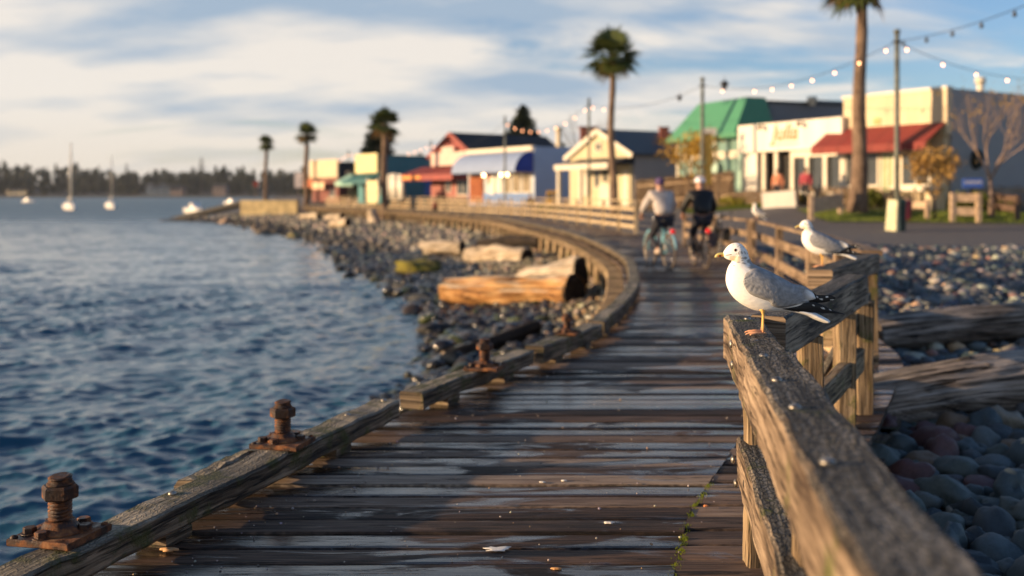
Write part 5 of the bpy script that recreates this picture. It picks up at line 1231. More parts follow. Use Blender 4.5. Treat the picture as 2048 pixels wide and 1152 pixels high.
part('wall', plain('dark_red_front', (.16, .04, .03), .7), (0, 7, 0, 8, .6, 3.6)); part('fascia', CREAM, (-.2, 7.2, -.3, -.05, 3.602, 5.9)); part('rear_wall', SHING, (0, 7, 0, 8, 3.602, 5.6)); part('hanging_sign', ORANGE, (5.0, 7.0, -1.2, -1.05, 2.4, 3.5)); part('hanging_sign', plain('peach_sign', (.78, .5, .3), .5), (1.6, 4.6, -1.2, -1.05, 2.2, 3.1)); window(1, 2.2, 1.2, 2.1)
# far end wall and boat ramp
m1 = MB(); m1.beam((-33.2, 125.6, -.55), (-26.0, 124.2, -.55), .6, 2.7); o = m1.build('end_wall', CONC, None, loc=(-29.5, 125, -1.6)); tag(o, 'yellow concrete retaining wall where the boardwalk ends', 'wall')
m1 = MB(); m1.beam((-43.8, 134, -1.75), (-32.6, 126.5, .55), 2.2, .5); o = m1.build('boat_ramp', plain('dark_concrete', (.03, .028, .027), .8, .3), None, loc=(-40, 131, -1.6)); tag(o, 'dark sloping boat ramp running down into the water beyond the wall', 'ramp')
# picket and board fences
def pickets(label, p0, p1, h, z=None, sp=.13, w_=.09, mat=PICKET, name='picket_fence', cat='fence', grp='fences in front of the shops'):
    p0 = Vector((*p0, 0)); p1 = Vector((*p1, 0)); L = (p1-p0).length; d = (p1-p0)/L; th_ = thing(name, label, cat, (p0.x, p0.y, gz(p0.x, p0.y)), grp)
    m1 = MB(); n = int(L/sp); rr_ = random.Random(n)
    for i in range(n):
        q = p0 + d*(i+.5)*sp; g = gz(q.x, q.y); m1.beam((q.x, q.y, g+.03), (q.x, q.y, g+h*(1+.04*rr_.uniform(-1, 1))), w_, .025, up=(d.x, d.y, 0))
    m1.build('pickets', mat, th_)
    for hz_ in (.3, .8):
        m1 = MB(); nrm = Vector((-d.y, d.x, 0))*-.035; A = p0+nrm; B = p1+nrm; m1.beam((A.x, A.y, gz(A.x, A.y)+h*hz_), (B.x, B.y, gz(B.x, B.y)+h*hz_), .04, .09); m1.build('rail', mat, th_)
    for i in range(int(L/2.4)+1):
        q = p0 + d*min(i*2.4, L); m1 = MB(); q2 = q - Vector((-d.y, d.x, 0))*.1; m1.beam((q2.x, q2.y, gz(q2.x, q2.y)-.1), (q2.x, q2.y, gz(q2.x, q2.y)+h*.98), .1, .1, up=(0, 1, 0)); m1.build('post', mat, th_)
    return th_
pickets('tall brown board fence between the cottage and the green-roofed shop', (8.2, 56.5), (11.2, 51.2), 1.75, sp=.15, w_=.14)
pickets('short brown board fence beside the cottage, left of the cyclists', (7.2, 58.5), (8.0, 57.0), 1.75, sp=.15, w_=.14)
pickets('weathered picket fence in front of the grey side wall at the right', (17.0, 43.3), (24.5, 43.0), 1.0)
pickets('weathered picket fence in front of the red-awninged shop', (16.2, 43.6), (13.4, 47.0), .85)
pickets('low picket fence before the white shop porch', (13.0, 46.8), (10.6, 50.6), .75)
def lowrail(label, p0, p1, h, post=.16, rails=((.62, .2), (.28, .2)), mat=None, name='wooden_barrier', cat='barrier', grp='wooden barriers on the lawn', rt=.06):
    mat = mat or plain('pale_timber', (.50, .36, .24), .7, .2, 5); p0 = Vector((*p0, 0)); p1 = Vector((*p1, 0)); g0 = gz(*p0.xy); g1 = gz(*p1.xy); th_ = thing(name, label, cat, (p0.x, p0.y, g0), grp)
    for q, g in ((p0, g0), (p1, g1)): m1 = MB(); m1.beam((q.x, q.y, g-.1), (q.x, q.y, g+h), post, post, up=(0, 1, 0)); m1.build('post', mat, th_)
    for zr, hh_ in rails: m1 = MB(); d = (p1-p0).normalized()*post*.5; A = p0+d; B = p1-d; m1.beam((A.x, A.y, g0+h*zr/.75*.9), (B.x, B.y, g1+h*zr/.75*.9), rt, hh_*h); m1.build('rail', mat, th_)
    return th_
p0 = P(1905, 430, 38.5); p1 = P(1957, 433, 38.3); lowrail('pale two-board wooden barrier with a blue sign, on the lawn right of the lamp pole', p0.xy, p1.xy, 1.12, rails=((.70, .27), (.32, .27)))
BSIGN = plain('blue_sign', (.06, .14, .5), .4, .1)
p = P(1945, 366, 38.2); m1 = MB(); m1.beam((p.x-.38, p.y, p.z), (p.x+.38, p.y, p.z), .04, .34); o = m1.build('blue_sign', [BSIGN], None, loc=p); tag(o, 'small blue and white sign fixed on top of the pale barrier', 'sign')
m1 = MB()
for i in range(5): m1.beam((p.x-.28+i*.13, p.y-.023, p.z+.03), (p.x-.2+i*.13, p.y-.023, p.z+.03), .004, .09)
m1.build('lettering', WHITE, o)
p0 = P(1622, 428, 39.5); p1 = P(1681, 420, 41.5); lowrail('dark planter barrier between two pale posts, left of the big palm trunk', p0.xy, p1.xy, .98, rails=((.48, .6),), mat=None)
p0 = P(1855, 425, 39.5); p1 = P(1815, 425, 40.2); lowrail('short pale rail behind the red bin', p0.xy, p1.xy, .8, rails=((.6, .3),))
p0 = P(2035, 425, 39.0); p1 = P(1985, 425, 40.5); lowrail('dark slatted barrier at the right edge of the lawn', p0.xy, p1.xy, 1.0, rails=((.70, .25), (.4, .25)), mat=BROWN)
# street things
p = P(1561, 400, 46.4); q = p; m1 = MB(); m1.beam((P(1527, 0, 46.2).x, 46.2, gz(11, 46.2)+.35), (P(1593, 0, 45.6).x, 45.6, gz(12, 45.6)+.38), .7, .76); o = m1.build('white_planter', WHITE, None, loc=(11.5, 46, 1)); tag(o, 'long white planter box at the foot of the white shop steps', 'planter')
def bin_(px, d, w_, h, mat, label, lid=None):
    x = P(px, 0, d).x; g = gz(x, d); th_ = thing('waste_bin', label, 'bin', (x, d, g)); m1 = MB(); r_ = w_/2
    m1.ring_loft([[Vector((x+math.cos(a)*r_*k, d+math.sin(a)*r_*k, g+z)) for a in [2*math.pi*i/16 for i in range(16)]] for z, k in ((0, .82), (h*.9, 1.0), (h*.9, 1.08), (h, 1.08))], smooth=False); m1.build('bin_body', mat, th_)
    m1 = MB(); m1.ball((x, d, g+h), (r_*1.05, r_*1.05, .12), 16, nz=6, lo=-.2); m1.build('lid', lid or mat, th_); return th_
bin_(1811, 39.0, .48, .72, plain('dark_red_bin', (.22, .015, .03), .5, .15), 'dark red round bin on the lawn right of the lamp pole')
bin_(1803, 34.9, .34, 1.0, plain('green_base_shade', (.012, .03, .022), .5, .15), 'added dark green drum standing for the shaded side of the lamp pole base')  # added drum; its dark green paints the pole base's shaded side
for i, px in enumerate((1099, 1113)):
    x = P(px, 0, 74).x; g = gz(x, 74); Y5 = 74; th_ = thing('newspaper_box', ['left yellow newspaper box behind the far railing', 'right yellow newspaper box behind the far railing'][i], 'newspaper box', (x, 74, g), 'yellow newspaper boxes'); m1 = MB(); m1.box((x, Y5, g+.75), (.42, .42, 1.1), bev=.03); m1.build('cabinet', YBOX, th_); m1 = MB(); m1.box((x, Y5, g+.1), (.2, .2, .2)); m1.build('base', BLACKM, th_); m1 = MB(); m1.box((x, Y5-.22, g+.92), (.30, .012, .35)); m1.build('pane', GLASS, th_)
# signs by the far boardwalk
def sign(px, py, d, w_, h, mat, label, pole=BROWN, round_=False, z0=None):
    p = P(px, py, d); th_ = thing('sign', label, 'sign', (p.x, d, gz(p.x, d)), None); m1 = MB()
    if round_: m1.cyl((p.x, d-.03, p.z), (p.x, d+.03, p.z), w_/2, 20)
    else: m1.beam((p.x-w_/2, d, p.z), (p.x+w_/2, d, p.z), .06, h, bev=.01)
    m1.build('panel', mat, th_); m1 = MB(); m1.cyl((p.x, d+.08, gz(p.x, d)), (p.x, d+.08, p.z+h*.4), .05, 8); m1.build('post', pole, th_); return th_
sign(597, 360, 128, .95, 1.9, plain('pinkish_white_sign', (.8, .68, .62), .5), 'pale oval-looking notice board on a post near the end of the boardwalk')
sign(512, 368, 133, .75, .75, REDP, 'small round red sign at the far left end of the land', round_=True)
sign(1418, 263, 52.0, .75, .38, WHITE, 'small white sign high on a post before the green-roofed shop'); 
p = P(1417, 320, 51.0); th_ = thing('banner', 'tall narrow yellow banner hanging on the green-grey light pole', 'banner', (p.x, 51, 2.2)); m1 = MB(); m1.beam((p.x, 51, 1.98), (p.x, 51, 4.5), .30, .04, up=(0, 1, 0)); m1.build('cloth', YBOX, th_); m1 = MB(); m1.beam((p.x-.25, 51.03, 4.52), (p.x+.2, 51.03, 4.52), .03, .03); m1.build('bracket', BLACKM, th_)
p = P(787, 376, 100); m1 = MB()
rings = []
for k in range(10):
    y = k/9; x0 = p.x - 1.15 + 2.3*y; rings.append([Vector((x0 + .1*math.sin(k*1.7), 101.3 - 2.6*y + .25*math.sin(k*2.3) + dz_, zz2)) for (dz_, zz2) in ((0, 1.0), (.0, 3.3 + .25*math.sin(y*3)), (.12, 3.3 + .25*math.sin(y*3)), (.12, 1.0))])
m1.ring_loft(rings); o = m1.build('white_tarpaulin', WHITE, None, loc=(p.x, 100, 1)); tag(o, 'white tarpaulin screen in front of the teal building', 'tarpaulin')
p = P(745, 380, 96); th_ = thing('notice_board', 'tall cream notice board between two posts, left of the white tarpaulin', 'board', (p.x, 96, 1)); m1 = MB(); m1.beam((p.x-.55, 96.6, 1.75), (p.x+.55, 95.4, 1.75), .08, 2.1); m1.build('panel', YSIGN, th_)
for sx_ in (-.6, .6): m1 = MB(); m1.cyl((p.x+sx_, 96.0-sx_*1.1, .8), (p.x+sx_, 96.0-sx_*1.1, 3.1), .07, 8); m1.build('post', TRIM, th_)
# ------------------------------------------------------------------ trees and plants
PALML = leaf('palm_leaf', (.035, .055, .012), (.10, .12, .03)); PALMD = leaf('dry_palm_leaf', (.16, .10, .045), (.30, .20, .09)); PALMT = wood('palm_trunk', (.06, .04, .03), (.17, .115, .08), (.30, .21, .15), rough=.9)
def leaf_mesh(name, mat, pts, size, rs_, parent, aspect=.5, droop=0.0, dirs=None):
    n = len(pts); d = rs_.randn(n, 3); 
    if dirs is not None: d = dirs + .35*rs_.randn(n, 3)
    d[:, 2] -= droop; d /= np.linalg.norm(d, axis=1)[:, None]; e = np.cross(d, rs_.randn(n, 3)); e /= np.linalg.norm(e, axis=1)[:, None]
    s_ = size*(.6+.8*rs_.rand(n))[:, None]; a = pts - d*s_*.5; b_ = pts + d*s_*.5; w_ = e*s_*aspect*.5
    V = np.stack([a, pts - w_, b_, pts + w_], 1).reshape(-1, 3); Fq = np.arange(n*4).reshape(n, 4)
    off = np.array(ROOT.get(parent.name, Vector()))[None]; o = np_mesh(name, V - off, Fq, mat, smooth=False, parent=parent); return o
def palm(x, y, z, h, rtop, rbot, lean, label, cr_=1.6, seed=1, nf=44):
    rg = random.Random(seed); th_ = thing('palm_tree', label, 'palm tree', (x, y, z), 'palm trees along the waterfront'); m1 = MB(); pts_ = []; rad = []
    for i in range(15):
        t = i/14; pts_.append(Vector((x + lean*math.sin(t*2.2) + .06*math.sin(t*9), y, z - .2 + (h+.2)*t))); rad.append(rtop + (rbot-rtop)*((1-t)**1.5*.6 + .4*math.exp(-t*14)) + .012*(i % 2))
    rad[0] = rbot*1.15; rad[-2] = rtop*1.15; rad[-1] = rtop*1.35; m1.tube(pts_, rad, 14, jit=.08, seed=seed); m1.build('trunk', PALMT, th_); top = pts_[-1]
    m2 = MB(); m3 = MB()
    for k in range(nf):
        dry = k > nf*.88; el = math.radians(-42 + 118*((k*.618) % 1.0) + rg.uniform(-6, 6) if not dry else rg.uniform(-62, -25)); az = rg.uniform(0, 6.283); L = cr_*(rg.uniform(.34, .52) if not dry else rg.uniform(.25, .4)); d = Vector((math.cos(el)*math.cos(az), math.cos(el)*math.sin(az), math.sin(el)))
        hub = top + d*L*.85; mm = m3 if dry else m2; mm.tube([top, top + d*L*.5 + Vector((0, 0, .04)), hub], [.03, .022, .012], 5)
        side = d.cross(Vector((0, 0, 1))).normalized(); upv = side.cross(d).normalized(); fanr = cr_*rg.uniform(.44, .58)
        for j in range(15):
            an = math.radians(-105 + 210*j/14); ld = (d*math.cos(an) + side*math.sin(an)).normalized(); ln = fanr*(1 - .28*abs(an)/1.83)*rg.uniform(.9, 1.1)
            p1 = hub + ld*ln*.55 + upv*.02; p2 = hub + ld*ln - Vector((0, 0, ln*rg.uniform(.05, .30))); wv_ = ld.cross(upv).normalized()*ln*.075
            n_ = len(mm.V); mm.V += [hub, p1 - wv_, p2, p1 + wv_, p1 + upv*.02]; mm.face((n_, n_+1, n_+4)); mm.face((n_, n_+4, n_+3)); mm.face((n_+1, n_+2, n_+4)); mm.face((n_+4, n_+2, n_+3))
    m2.build('crown', PALML, th_); m3.build('dry_fronds', PALMD, th_); return th_
def base(px, d, z=None): x = P(px, 0, d).x; return x, d, gz(x, d) if z is None else z
x, y, z = base(1713, 42); palm(x, y, z, 9.5, .20, .46, .18, 'largest palm tree, its crown cut off by the top of the photo', 2.2, 3)
x, y, z = base(1228, 56); palm(x, y, z, 8.8, .16, .24, -.12, 'tall slender palm with a full fan crown above the cream cottage', 2.15, 5)
x, y, z = base(767, 96); palm(x, y, z, 9.0, .28, .34, .1, 'palm tree with its crown in front of the dark conifer', 2.2, 7)
x, y, z = base(613, 131); palm(x, y, z, 9.0, .28, .36, .0, 'palm tree standing alone left of the dark conifer', 2.1, 9)
x, y, z = base(531, 160, .9); palm(x, y, z, 8.6, .26, .34, .1, 'smallest and farthest palm tree, left of all others', 1.9, 11)
NEED = leaf('conifer_needles', (.010, .018, .010), (.028, .04, .016), trans=.05); BARK = plain('bark', (.10, .07, .05), .9, .3, 6)
def conifer(x, y, z, h, r, label, seed=1, n=9000, mat=None, irregular=.25):
    rs_ = np.random.RandomState(seed); th_ = thing('conifer_tree', label, 'conifer', (x, y, z), 'conifers behind the shops'); m1 = MB(); m1.tube([(x, y, z-.2), (x, y, z+h*.5), (x, y, z+h)], [h*.022, h*.012, .02], 8); m1.build('trunk', BARK, th_)
    nb = 90; P0 = []; D0 = []
    for i in range(nb):
        t = (i/nb)**.85; zb = z + h*(.10 + .88*t); rr_ = r*(1-t)**.8*(1 + irregular*rs_.randn()*.6) + .15; az = i*2.4 + rs_.rand(); m = int(n/nb*(1.25 - t)); u = rs_.rand(m)**.6
        px_ = x + np.cos(az)*rr_*u; py_ = y + np.sin(az)*rr_*u; pz_ = zb - .35*rr_*u**1.6 + .1*rr_*u; spread = .10*rr_ + .12
        P0.append(np.stack([px_ + rs_.randn(m)*spread*.9, py_ + rs_.randn(m)*spread*.9, pz_ + rs_.randn(m)*spread*.45], 1)); D0.append(np.tile([np.cos(az), np.sin(az), -.35], (m, 1)))
    leaf_mesh('crown', mat or NEED, np.concatenate(P0), .42*h/9, rs_, th_, .35, .0, np.concatenate(D0)); return th_
x, y, z = base(756, 112, 1); conifer(x, y, z, 9.0, 3.3, 'broad dark conifer directly behind the palm over the yellow signboard', 3, 15000)
x, y, z = base(1045, 118, 1); conifer(x, y, z, 11.0, 4.6, 'pointed conifer rising behind the blue shop', 5, 15000)
for i, (px, d, h, r) in enumerate([(840, 122, 5.6, 2.2), (905, 150, 7.5, 3), (1075, 140, 7.2, 3.0), (1125, 125, 7.0, 2.2)]):
    x, y, z = base(px, d, 1); conifer(x, y, z, h, r, ['low rounded conifer above the teal building', 'conifer behind the red shop roof', 'squat conifer right of the pointed one', 'small conifer left of the brick chimney'][i], 10+i, 2500)
# deciduous: recursive limbs
def limbs(m1, p, d, L, r, depth, rg, tips, spread=.5, up=.1):
    q = p + d*L*.55 + Vector((rg.uniform(-1, 1), rg.uniform(-1, 1), 0))*L*.06; e = q + (d + Vector((rg.uniform(-1, 1), rg.uniform(-1, 1), rg.uniform(-.5, 1)))*.15).normalized()*L*.45
    m1.tube([p, q, e], [r, r*.75, r*.52], 7 if depth > 2 else 5, cap=False); tips.append(e); tips.append(q)
    if depth == 0: return
    for k in range(3 if depth > 1 else 3):
        nd = (d + Vector((rg.uniform(-1, 1), rg.uniform(-1, 1), rg.uniform(-.4, .8)))*spread + Vector((0, 0, up))).normalized(); limbs(m1, e if k else q, nd, L*rg.uniform(.62, .86), r*.5, depth-1, rg, tips, spread, up)
def broadleaf(x, y, z, h, label, mat, nleaf, lsize, seed, r=.09, spread=.6, depth=4, name='tree', bark=None, trunkh=.28, cat='tree', grp='small trees before the shops', drop=0.0, cl=.22):
    rg = random.Random(seed); rs_ = np.random.RandomState(seed); th_ = thing(name, label, cat, (x, y, z), grp); m1 = MB(); tips = []; m1.tube([(x, y, z-.1), (x+.03, y, z+h*trunkh*.6), (x, y, z+h*trunkh)], [r*1.3, r, r*.9], 9)
    for k in range(4):
        a = k*1.57 + rg.random(); limbs(m1, Vector((x, y, z+h*trunkh)), Vector((math.cos(a)*.5, math.sin(a)*.5, .9)).normalized(), h*.30, r*.6, depth-1, rg, tips, spread)
    m1.build('trunk', bark or BARK, th_)
    if nleaf:
        T = np.array([tuple(t) for t in tips]); k = rs_.randint(0, len(T), nleaf); leaf_mesh('crown', mat, T[k] + rs_.randn(nleaf, 3)*cl*h/4, lsize, rs_, th_, .7)
    return th_
YEL = leaf('yellow_leaves', (.32, .17, .02), (.55, .36, .05)); ORG = leaf('orange_leaves', (.30, .13, .035), (.46, .33, .10)); GRN = leaf('shrub_leaves', (.05, .07, .012), (.17, .18, .03)); YG = leaf('yellow_green_leaves', (.16, .16, .02), (.34, .30, .04))
x, y, z = base(1388, 54); broadleaf(x, y, z, 3.7, 'sparse yellow autumn tree by the light pole before the green-roofed shop', YEL, 1500, .17, 4, spread=.7)
x, y, z = base(1868, 39.6); broadleaf(x, y, z, 2.6, 'small orange and yellow leaved tree before the red awning', ORG, 1100, .15, 6, r=.05)
x, y, z = base(1981, 40.2); broadleaf(x, y, z, 4.4, 'bare brown tree with a pale trunk against the grey side wall', YEL, 200, .10, 9, r=.075, spread=.62, depth=5, bark=plain('pinkish_bark', (.30, .21, .16), .85, .25, 5), trunkh=.34)
x, y, z = base(1172, 90, 1); broadleaf(x, y, z, 7.4, 'bare slim tree behind the cottage, by the light pole', None, 0, .1, 12, r=.1, spread=.25, depth=4)
def shrub(px, d, w_, h, mat, label, seed, n=900, z=None, ls=.13):
    x, y, z = base(px, d, z); rs_ = np.random.RandomState(seed); th_ = thing('shrub', label, 'shrub', (x, y, z), 'shrubs along the shop fronts'); v = rs_.randn(n, 3); v /= np.linalg.norm(v, axis=1)[:, None]; rad = rs_.rand(n)**.4
    P0 = np.stack([x + v[:, 0]*w_/2*rad, y + v[:, 1]*w_/2*rad*.8, z + h*.5 + v[:, 2]*h*.5*rad], 1); P0[:, 2] += .12*h*np.sin(P0[:, 0]*7+seed); leaf_mesh('foliage', mat, P0, ls, rs_, th_, .65)
    m1 = MB()
    for k in range(5): a = k*1.3; m1.tube([(x, y, z-.05), (x+math.cos(a)*w_*.25, y+math.sin(a)*w_*.2, z+h*.6)], [.02, .008], 5)
    m1.build('stems', BARK, th_)
for i, a in enumerate([(1940, 42.2, 1.9, .85, GRN, 'rounded green shrub at the foot of the grey wall behind the blue sign'), (2010, 42.0, 1.4, .6, GRN, 'lower green shrub near the right edge behind the picket fence'), (1745, 43.6, 1.1, .8, GRN, 'green shrub just right of the big palm trunk'),
        (1585, 48.6, 1.5, .6, YG, 'yellow-green shrub in front of the white shop porch'), (1640, 46.8, 1.6, .5, YG, 'low yellow-green hedge left of the big palm'), (1480, 50.2, 2.2, .5, YG, 'low hedge before the green-roofed shop'), (625, 134, 3.4, 2.6, GRN, 'dark green shrub beside the far cream-topped shop'),
        (1700, 46.0, .9, .6, GRN, 'small shrub hidden just left of the big palm trunk'), (1090, 70, 2.6, .5, GRN, 'grassy low shrub before the cottage porch')]): shrub(*a, seed=30+i)
# lawn
gx_, gy_ = np.meshgrid(np.linspace(0, 1, 60), np.linspace(0, 1, 16)); 
LA = np.array([P(1612, 0, 40.6).x, 40.6]); XL = 12.0 + gx_*16; YL = 37.9 + gy_*(4.6 - .5*gx_) + .9*np.cos(gx_*3.0) - .2
inside = None
ZL = ground(XL, YL) + .03; idx = np.arange(XL.size).reshape(XL.shape); fq = np.stack([idx[:-1, :-1].ravel(), idx[:-1, 1:].ravel(), idx[1:, 1:].ravel(), idx[1:, :-1].ravel()], 1)
GRS = plain('lawn_green', (.13, .17, .025), .9, .3, 3, bmp=.5); lawn = np_mesh('lawn', np.stack([XL.ravel(), YL.ravel(), ZL.ravel()], 1), fq, GRS); tag(lawn, kind='structure')
rs_ = np.random.RandomState(8); n = 14000; u = rs_.rand(n); v = rs_.rand(n); X = 12.0+u*16; Y = 37.9 + v*(4.6-.5*u) + .9*np.cos(u*3.0) - .2; Z = ground(X, Y) + .03; h_ = .05 + .07*rs_.rand(n); a = rs_.rand(n)*6.28
dx = np.cos(a)*.012; dy = np.sin(a)*.012; V = np.stack([np.stack([X-dx, Y-dy, Z], 1), np.stack([X+dx, Y+dy, Z], 1), np.stack([X+rs_.randn(n)*.03, Y+rs_.randn(n)*.03, Z+h_], 1)], 1).reshape(-1, 3)
o = np_mesh('grass', V, np.arange(3*n).reshape(n, 3), leaf('grass_blades', (.10, .15, .02), (.24, .28, .05)), smooth=False); tag(o, kind='stuff')
u = rs_.rand(5000); X = 8.5 + rs_.rand(5000)*3.4; Y = 50.4 - (X-8.5)*.9 + rs_.randn(5000)*.5; Z = ground(X, Y); V = np.stack([np.stack([X-.02, Y, Z], 1), np.stack([X+.02, Y, Z], 1), np.stack([X, Y, Z+.1+.1*rs_.rand(5000)], 1)], 1).reshape(-1, 3)
o = np_mesh('verge_grass', V, np.arange(15000).reshape(5000, 3), leaf('verge_blades', (.10, .14, .02), (.2, .24, .04)), smooth=False); tag(o, kind='stuff')
# far shore: land, wood, a few houses
xs_ = np.linspace(-520, 330, 120); V = []; 
for x in xs_: V += [(x, 560, -2.2), (x, 566, -.6), (x, 640, 3.5 + 1.2*math.sin(x*.013)), (x, 760, 6)]
V = np.array(V); idx = np.arange(len(V)).reshape(-1, 4); fq = np.stack([idx[:-1, :-1].ravel(), idx[1:, :-1].ravel(), idx[1:, 1:].ravel(), idx[:-1, 1:].ravel()], 1); o = np_mesh('far_shore', V, fq, plain('far_shore_ground', (.06, .055, .04), .9, .3, .05)); tag(o, kind='structure')
def far_wood():
    rs_ = np.random.RandomState(21); P0 = []; D0 = []; Sz = []
    n_t = 800
    for i in range(n_t):
        x = rs_.uniform(-420, 230); px = 1024 + x/600*F; yv = rs_.uniform(572, 690); hm = np.interp(px, [-100, 60, 130, 250, 330, 380, 420, 470, 520, 640, 900], [19, 17, 14, 13.5, 12, 16, 16, 13.5, 14.5, 14, 15]); h = hm*rs_.uniform(.68, 1.0)*(.75 + .25*(yv-572)/118); r = h*rs_.uniform(.16, .26); kind = rs_.rand() < .62
        m = 70; t = rs_.rand(m)
        if kind: rr_ = r*(1-t)**.9+.2
        else: rr_ = r*1.35*np.sqrt(np.clip(1-(2*t-1)**2, 0, 1)); 
        a = rs_.rand(m)*6.28; q = rs_.rand(m)**.4; zb = (1.0 if not kind else 0)*h*.0
        P0.append(np.stack([x + np.cos(a)*rr_*q, yv + np.sin(a)*rr_*q, np.interp(yv, [566, 640, 760], [-.6, 3.5, 6]) + t*h*(1 if kind else .8)], 1)); D0.append(np.tile([0, 0, -.6], (m, 1))+np.stack([np.cos(a), np.sin(a), 0*a], 1))
    th_n = np.concatenate(P0); D = np.concatenate(D0); n = len(th_n); d = D + .4*rs_.randn(n, 3); d /= np.linalg.norm(d, axis=1)[:, None]; e = np.cross(d, rs_.randn(n, 3)); e /= np.linalg.norm(e, axis=1)[:, None]; s_ = 2.6*(.6+.8*rs_.rand(n))[:, None]
    V = np.stack([th_n-d*s_*.5, th_n-e*s_*.35, th_n+d*s_*.5, th_n+e*s_*.35], 1).reshape(-1, 3); o = np_mesh('far_woodland', V, np.arange(n*4).reshape(n, 4), leaf('far_foliage', (.010, .017, .012), (.032, .038, .017), trans=.05), smooth=False); return tag(o, kind='stuff')
far_wood()
for i, (px, h, r) in enumerate([(403, 21, 5.5), (385, 16, 4), (253, 17.5, 3.4), (197, 16.5, 3.6), (430, 15, 3.8), (487, 16.5, 4)]):
    x = P(px, 0, 590).x; conifer(x, 590, .8, h, r, ['tallest conifer on the far shore, above the treeline', 'conifer close left of the tallest one on the far shore', 'lone pointed conifer on the far shore between the two sailboats and the ramp', 'pointed conifer on the far shore between the sailboats', 'conifer right of the tallest one on the far shore', 'conifer on the far shore just left of the farthest palm'][i], 50+i, 900, leaf('far_needles', (.012, .02, .015), (.03, .04, .02), trans=.05) if i == 0 else bpy.data.materials['far_needles'])
for i, (px, w_, h, mt, rf, lb) in enumerate([(318, 13, 4, plain('far_blue_wall', (.10, .14, .19), .7), DKROOF, 'bluish waterside house on the far shore, left of its neighbour'), (350, 9, 3, plain('far_pink_wall', (.26, .18, .15), .7), SHING, 'smaller pinkish house on the far shore beside the bluish one'), (36, 11, 2.4, CREAM, SHING, 'low cream house on the far shore at the far left'), (440, 7, 4, bpy.data.materials['far_pink_wall'], SHING, 'pale narrow house on the far shore above the boat ramp')]):
    x = P(px, 0, 572).x; th_ = thing('house', lb, 'house', (x, 572, -.2), 'houses on the far shore'); cur[0] = FR(x+w_/2, 570, -1, .02); cur[1] = th_
    part('wall', mt, (0, w_, 0, 8, -.6, h)); fr = cur[0]; mb = MB(); A = [fr.p(-.5, -.5, h+.01), fr.p(w_+.5, -.5, h+.01), fr.p(w_+.5, 8.5, h+.01), fr.p(-.5, 8.5, h+.01)]; rd = [fr.p(-.5, 4, h+2.2), fr.p(w_+.5, 4, h+2.2)]
    mb.quad(A[0], A[1], rd[1], rd[0]); mb.quad(A[2], A[3], rd[0], rd[1]); mb.poly([A[1], A[2], rd[1]]); mb.poly([A[3], A[0], rd[0]]); mb.quad(A[3], A[2], A[1], A[0]); mb.build('roof', rf, th_)
    for k in range(3): o_ = part('window', GLASS, (w_*(.15+.28*k), w_*(.30+.28*k), -.06, -.01, 1.2, 2.6))

# the far shore lies well across the bay
KF = 2.3
for o in list(COL.objects):
    if o.parent is None and (o.name in ('far_shore', 'far_woodland') or (o.get('category') in ('conifer', 'house') and o.location.y > 400)):
        l = o.location.copy(); o.location = (l.x*KF, l.y*KF, -1.6 + KF*(l.z + 1.6)); o.scale = (KF, KF, KF)
# ------------------------------------------------------------------ light poles and festoon strings
BULB = emit('bulb_glow', (1.0, .42, .20), 5.0); BULBG = plain('unlit_bulb', (.05, .05, .045), .2, .1)
def pole(px, d, ztop, label, r=.085, base=False):
    x = P(px, 0, d).x; g = gz(x, d); th_ = thing('light_pole', label, 'light pole', (x, d, g), 'poles carrying the festoon lights')
    m1 = MB(); m1.tube([(x, d, g-.1), (x, d, (g+ztop)/2), (x, d, ztop)], [r, r*.92, r*.85], 12); m1.build('shaft', POLEG, th_)
    m1 = MB(); m1.cyl((x, d, ztop-.02), (x, d, ztop+.10), r*1.15, 12); m1.build('pole_cap', POLEG, th_)
    m1 = MB(); m1.cyl((x, d, ztop-.35), (x, d, ztop-.28), r*1.25, 12); m1.tube([(x-.18, d, ztop-.3), (x+.18, d, ztop-.3)], .02, 6); m1.build('bracket', BLACKM, th_)
    if base:
        m1 = MB(); m1.beam((x-.12, d-.05, g), (x-.06, d-.05, g+1.05), .44, .44, up=(.8, .6, 0), bev=.02, taper=.86); m1.build('base_box', plain('pale_green_cream_paint', (.50, .48, .30), .55, .15), th_)
    return Vector((x, d, ztop-.3))
PA = pole(1794, 35, 7.0, 'nearest tall light pole with a pale base box, in front of the red awning', .095, True)
PB = pole(1405, 51, 7.2, 'green-grey light pole with the yellow banner, before the green-roofed shop', .10)
PC_ = pole(1178, 62, 7.2, 'light pole in front of the cream cottage'); PD = pole(1010, 76, 7.2, 'light pole in front of the blue shop')
PE = pole(862, 108, 7.1, 'light pole in front of the teal building'); PF = pole(697, 131, 7.1, 'light pole beside the yellow signboard'); PG = pole(612, 150, 6.5, 'farthest light pole, behind the lone palm')
PZ1 = pole(2330, 21, 7.0, 'light pole just outside the frame at the right'); PZ2 = pole(2190, 44, 7.1, 'light pole beyond the grey wall at the far right')
def festoon(a, b_, sag, n, label, lit=True, sockets=True, t0=.04, t1=.96, skip=(), r=.042, wire=.012):
    pts_ = []; 
    for i in range(41): t = i/40; q = a.lerp(b_, t); q.z -= sag*4*t*(1-t); pts_.append(q)
    th_ = thing('festoon_string', label, 'string lights', a, 'festoon strings between the poles'); m1 = MB(); m1.tube(pts_, wire, 5); m1.build('cable', BLACKM, th_)
    for k in range(n):
        if k in skip: continue
        t = t0 + (t1-t0)*k/(n-1); q = a.lerp(b_, t); q.z -= sag*4*t*(1-t); m1 = MB(); m1.ball(q - Vector((0, 0, .13)), (r, r, r*1.2), 10, nz=7); o = m1.build('bulb', BULB if lit else BULBG, th_)
        if sockets: m1 = MB(); m1.cyl(q - Vector((0, 0, .10)), q, .022, 8); m1.build('socket', BLACKM, th_)
    return th_
